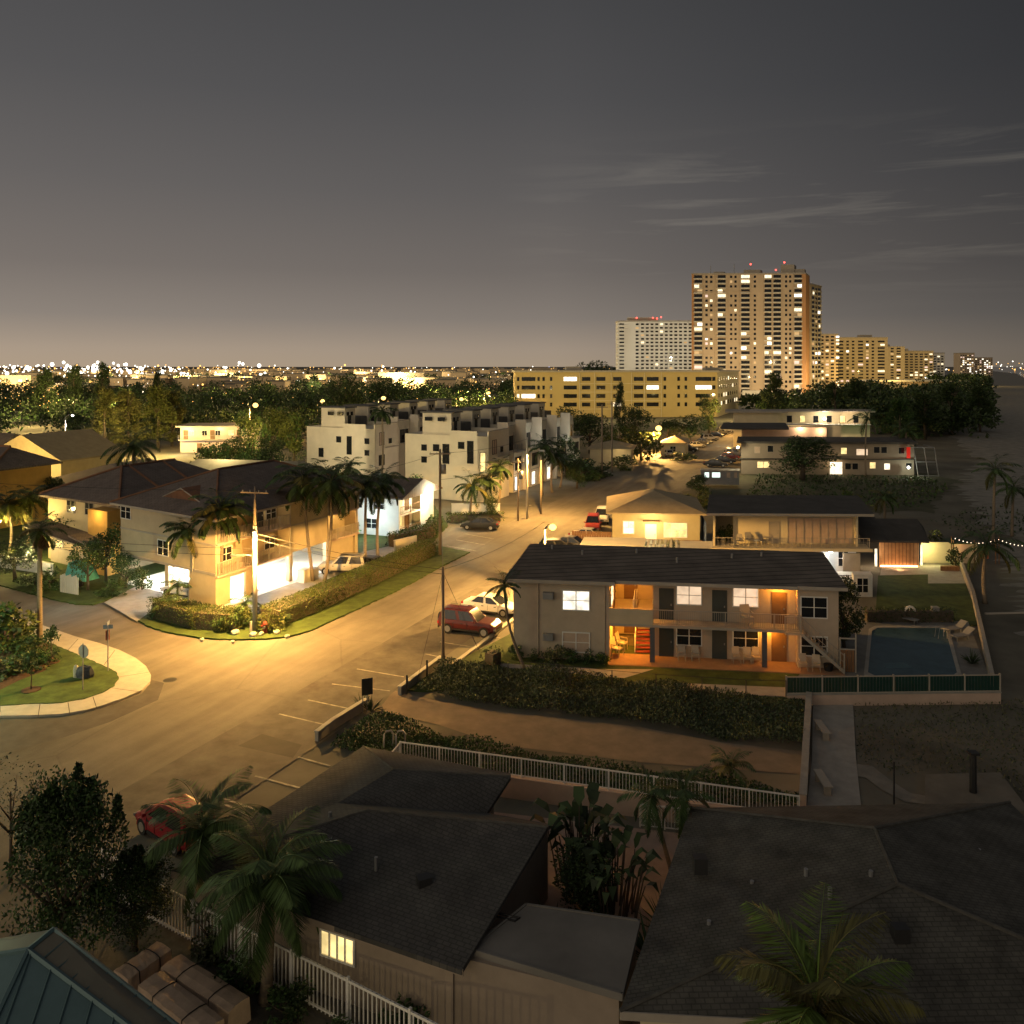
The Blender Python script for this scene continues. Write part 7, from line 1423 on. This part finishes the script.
# ================================================================== far woods and single far trees
def wood(name, regions, label, seed, leaf, leaf2, lsz=.8):
    r = random.Random(seed); b = MB()
    for (x0, x1, Y0, Y1, n, h0, h1) in regions:
        for i in range(n):
            Y = r.uniform(Y0, Y1); X = xat(r.uniform(x0, x1), Y); h = r.uniform(h0, h1); w_ = h * r.uniform(.35, .55)
            for c in range(5):
                cz = h * r.uniform(.35, .85); clump(b, (X + r.uniform(-w_, w_) * .7, Y + r.uniform(-w_, w_) * .7, cz), h * r.uniform(.16, .3), 40, lsz * (Y / 300) ** .5, r, 0 if r.random() < .7 else 1, .1, .9)
            clump(b, (X, Y, h * .3), w_ * .9, 18, lsz * 1.3 * (Y / 300) ** .5, r, 1, 0, .8)
    return tag(b.build(name, [leaf, leaf2]), label, 'woodland', kind='stuff')
wood('far_woodland', [(-60, 330, 225, 460, 230, 7, 12), (60, 330, 200, 260, 40, 6, 10), (300, 520, 290, 520, 120, 7, 12), (-40, 520, 460, 1100, 200, 7, 12), (520, 620, 420, 900, 40, 8, 13)], 'dark belt of far trees between the houses and the city lights', 5, m_leafd, m_leaf, .62)
wood('far_woodland', [(800, 960, 235, 420, 95, 8, 13), (880, 985, 230, 330, 60, 8, 12), (930, 990, 420, 900, 50, 8, 13), (745, 800, 300, 420, 14, 6, 9)], 'dark wood along the shore before the shoreline towers', 6, m_leafd, m_leafd, .9)
for i, (kd, x, Y, h, w_, lb, l1_, l2_) in enumerate((
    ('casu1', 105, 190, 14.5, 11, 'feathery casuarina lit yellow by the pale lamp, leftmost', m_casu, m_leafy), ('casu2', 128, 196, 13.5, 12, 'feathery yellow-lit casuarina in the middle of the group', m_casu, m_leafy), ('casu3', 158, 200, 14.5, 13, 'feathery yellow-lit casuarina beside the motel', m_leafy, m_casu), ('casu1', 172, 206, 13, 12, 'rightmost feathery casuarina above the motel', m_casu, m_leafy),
    ('casu2', 45, 290, 18, 12, 'dark pointed casuarina against the city glow, left', m_leafd, m_leafd), ('casu3', 74, 300, 19, 11, 'tall dark casuarina reaching above the horizon lights', m_leafd, m_leafd), ('casu1', 103, 310, 20, 10, 'tallest pointed dark casuarina over the horizon lights', m_leafd, m_leafd), ('casu2', 158, 330, 17.5, 7, 'thin dark spire tree right of the pointed casuarinas', m_leafd, m_leafd),
    ('dense1', 343, 290, 18, 16, 'large dark tree standing above the farther terraces', m_leafd, m_leafd), ('broad2', 385, 330, 15, 16, 'dark spreading tree below the distant hotel', m_leafd, m_leaf), ('casu3', 620, 215, 15, 5, 'dark slender conifer in front of the long yellow block', m_leafd, m_leafd), ('shrub2', 641, 177, 7.2, 6.4, 'round street tree beside the blazing sodium lamp', m_leafd, m_leafy),
    ('broad3', 640, 190, 6.5, 9, 'yellow-lit tree behind the round street tree', m_leafy, m_leaf), ('broad1', 618, 185, 6.5, 9, 'yellow-lit tree left of the blazing sodium lamp', m_leafy, m_leaf), ('broad4', 635, 230, 8.5, 11, 'dark tree before the middle of the long yellow block', m_leafd, m_leaf), ('broad2', 590, 190, 8.5, 10, 'dark tree at the left foot of the long yellow block', m_leafd, m_leaf), ('broad3', 575, 210, 9.5, 12, 'dark tree left of the long yellow block gardens', m_leafd, m_leaf),  # yellow leaves carry the sodium lamp's glow in their colour
    ('dense3', 709, 245, 11, 8, 'rounded dark tree at the right end of the long yellow block', m_leafd, m_leaf), ('broad1', 690, 215, 7, 9, 'low tree over the row of cars on the far road', m_leaf, m_leafy), ('broad4', 668, 215, 6, 9, 'yellow-green tree behind the small tan-roofed house', m_leafy, m_leaf),
    ('casu1', 775, 260, 17, 12, 'tall dark tree left of the farther motel wing', m_leafd, m_leafd), ('dense4', 768, 250, 12, 9, 'dark tree at the foot of the tall one left of the motel wings', m_leafd, m_leaf), ('dense5', 803, 146, 7.4, 13, 'big dark round tree in front of the long low motel', m_leafd, m_leaf), ('casu2', 835, 265, 14, 14, 'dark casuarina above the farther motel wing', m_leafd, m_leafd), ('casu3', 858, 270, 15, 14, 'dark casuarina in the shore wood, right of the motel wing', m_leafd, m_leafd),
    ('casu1', 925, 225, 12, 15, 'broad dark casuarina in the shore wood', m_leafd, m_leafd), ('casu2', 952, 240, 14, 15, 'dark casuarina at the right end of the shore wood', m_leafd, m_leafd), ('casu3', 980, 250, 13, 13, 'last dark casuarina before the sea', m_leafd, m_leafd), ('casu1', 900, 215, 11, 12, 'green-lit casuarina behind the red glowing frame', m_leaf, m_leafd), ('broad2', 598, 420, 21, 26, 'tree crown showing above the roof of the long yellow block', m_leafd, m_leafd),
    ('shrub1', 700, 118, 2.2, 4, 'dim bush on the dark lot behind the cream walk-up, left', m_leafy, m_leaf), ('shrub2', 785, 116, 2.4, 4, 'brown bush on the dark lot behind the cream walk-up, middle', m_leafy, m_leaf), ('shrub0', 845, 118, 2.4, 3.5, 'brown bush on the dark lot behind the cream walk-up, right', m_leafy, m_leaf), ('shrub3', 600, 150, 2.6, 4.5, 'kerbside bush before the low house with lit roof edge', m_leafd, m_leaf), ('shrub1', 586, 146, 3.4, 5, 'kerbside bush left of the two tall poles by the far road', m_leaf, m_leafd), ('shrub0', 622, 160, 2.8, 5, 'yellow-green bush between the tall poles and the round street tree', m_leafy, m_leaf), ('shrub2', 575, 152, 4.2, 5, 'tall bush behind the kerbside tree past the terraces', m_leafd, m_leaf), ('shrub3', 683, 176, 2.0, 5, 'low bush between the small tan-roofed house and the parked row', m_leaf, m_leafy), ('dense6', 700, 128, 3.2, 5, 'dark bush in front of the small trailer home', m_leafd, m_leaf))):
    sh_ = kd.startswith('shrub') and h < 7; tree(kd, (xat(x, Y), Y, 0), h, w_, lb, l1_, l2_, 'shrub' if sh_ else ('pine_tree' if kd.startswith('casu') else 'tree'), 'shrub' if sh_ else 'tree')
struct('dark_lot', MB().sheet(rough_edge(px((655, 500), (760, 470), (935, 474), (960, 480), (930, 512), (700, 512)), 1.2, 1.2, 8), -.006), mat('lot_grass', (.085, .085, .05), .95, .4, .3, .4))
r = random.Random(31)
for i in range(22):
    Y = r.uniform(245, 420); x = (r.uniform(-10, 330) if i < 14 else r.uniform(330, 520)); lamp('street_and_fill_light', (xat(x, Y), Y, r.uniform(7, 11)), 6500 * r.uniform(.4, 2.2), (1, .70, .24), .3)  # scattered lights added among the far trees to warm the wood
lamp('street_and_fill_light', (xat(728, 238), 238, 7), 12000, SOD, .3); lamp('street_and_fill_light', (xat(752, 300), 300, 8), 9000, (1, .70, .26), .3)
for i in range(34):
    Y = 480 * 4.5 ** (i / 33); lamp('street_and_fill_light', (xat(r.uniform(-10, 520), Y), Y, 10 + Y / 150), 30000 * (Y / 560) ** 1.9, (1, .74, .36), .4)  # added fill, stronger with distance, keeps far ground and trees from going black
bed('dune_grass', px((740, 508), (760, 476), (930, 478), (950, 490), (920, 508)), .5, 2.2, 'scattered rough grass over the dark lot behind the cream walk-up', m_leafd, m_leaf, .3, 41, 'rough grass', 2)
bed('dune_grass', px((925, 520), (1000, 505), (1040, 520), (1040, 540), (960, 535)), .3, 1.6, 'sparse tufts on the sand beyond the string lights', m_leafd, m_leafg, .25, 42, 'rough grass', 2)
# ================================================================== finish
finish_cars()
for o in bpy.data.objects:
    if 'wo' in o: del o['wo']
scene.view_settings.view_transform = 'Standard'; scene.view_settings.look = 'None'; scene.view_settings.exposure = 0; scene.view_settings.gamma = 1
cy = scene.cycles; cy.use_denoising = True; cy.max_bounces = 5; cy.diffuse_bounces = 3; cy.glossy_bounces = 3; cy.transmission_bounces = 2; cy.sample_clamp_indirect = 4; cy.sample_clamp_direct = 0
cy.caustics_reflective = False; cy.caustics_refractive = False; cy.use_light_tree = True
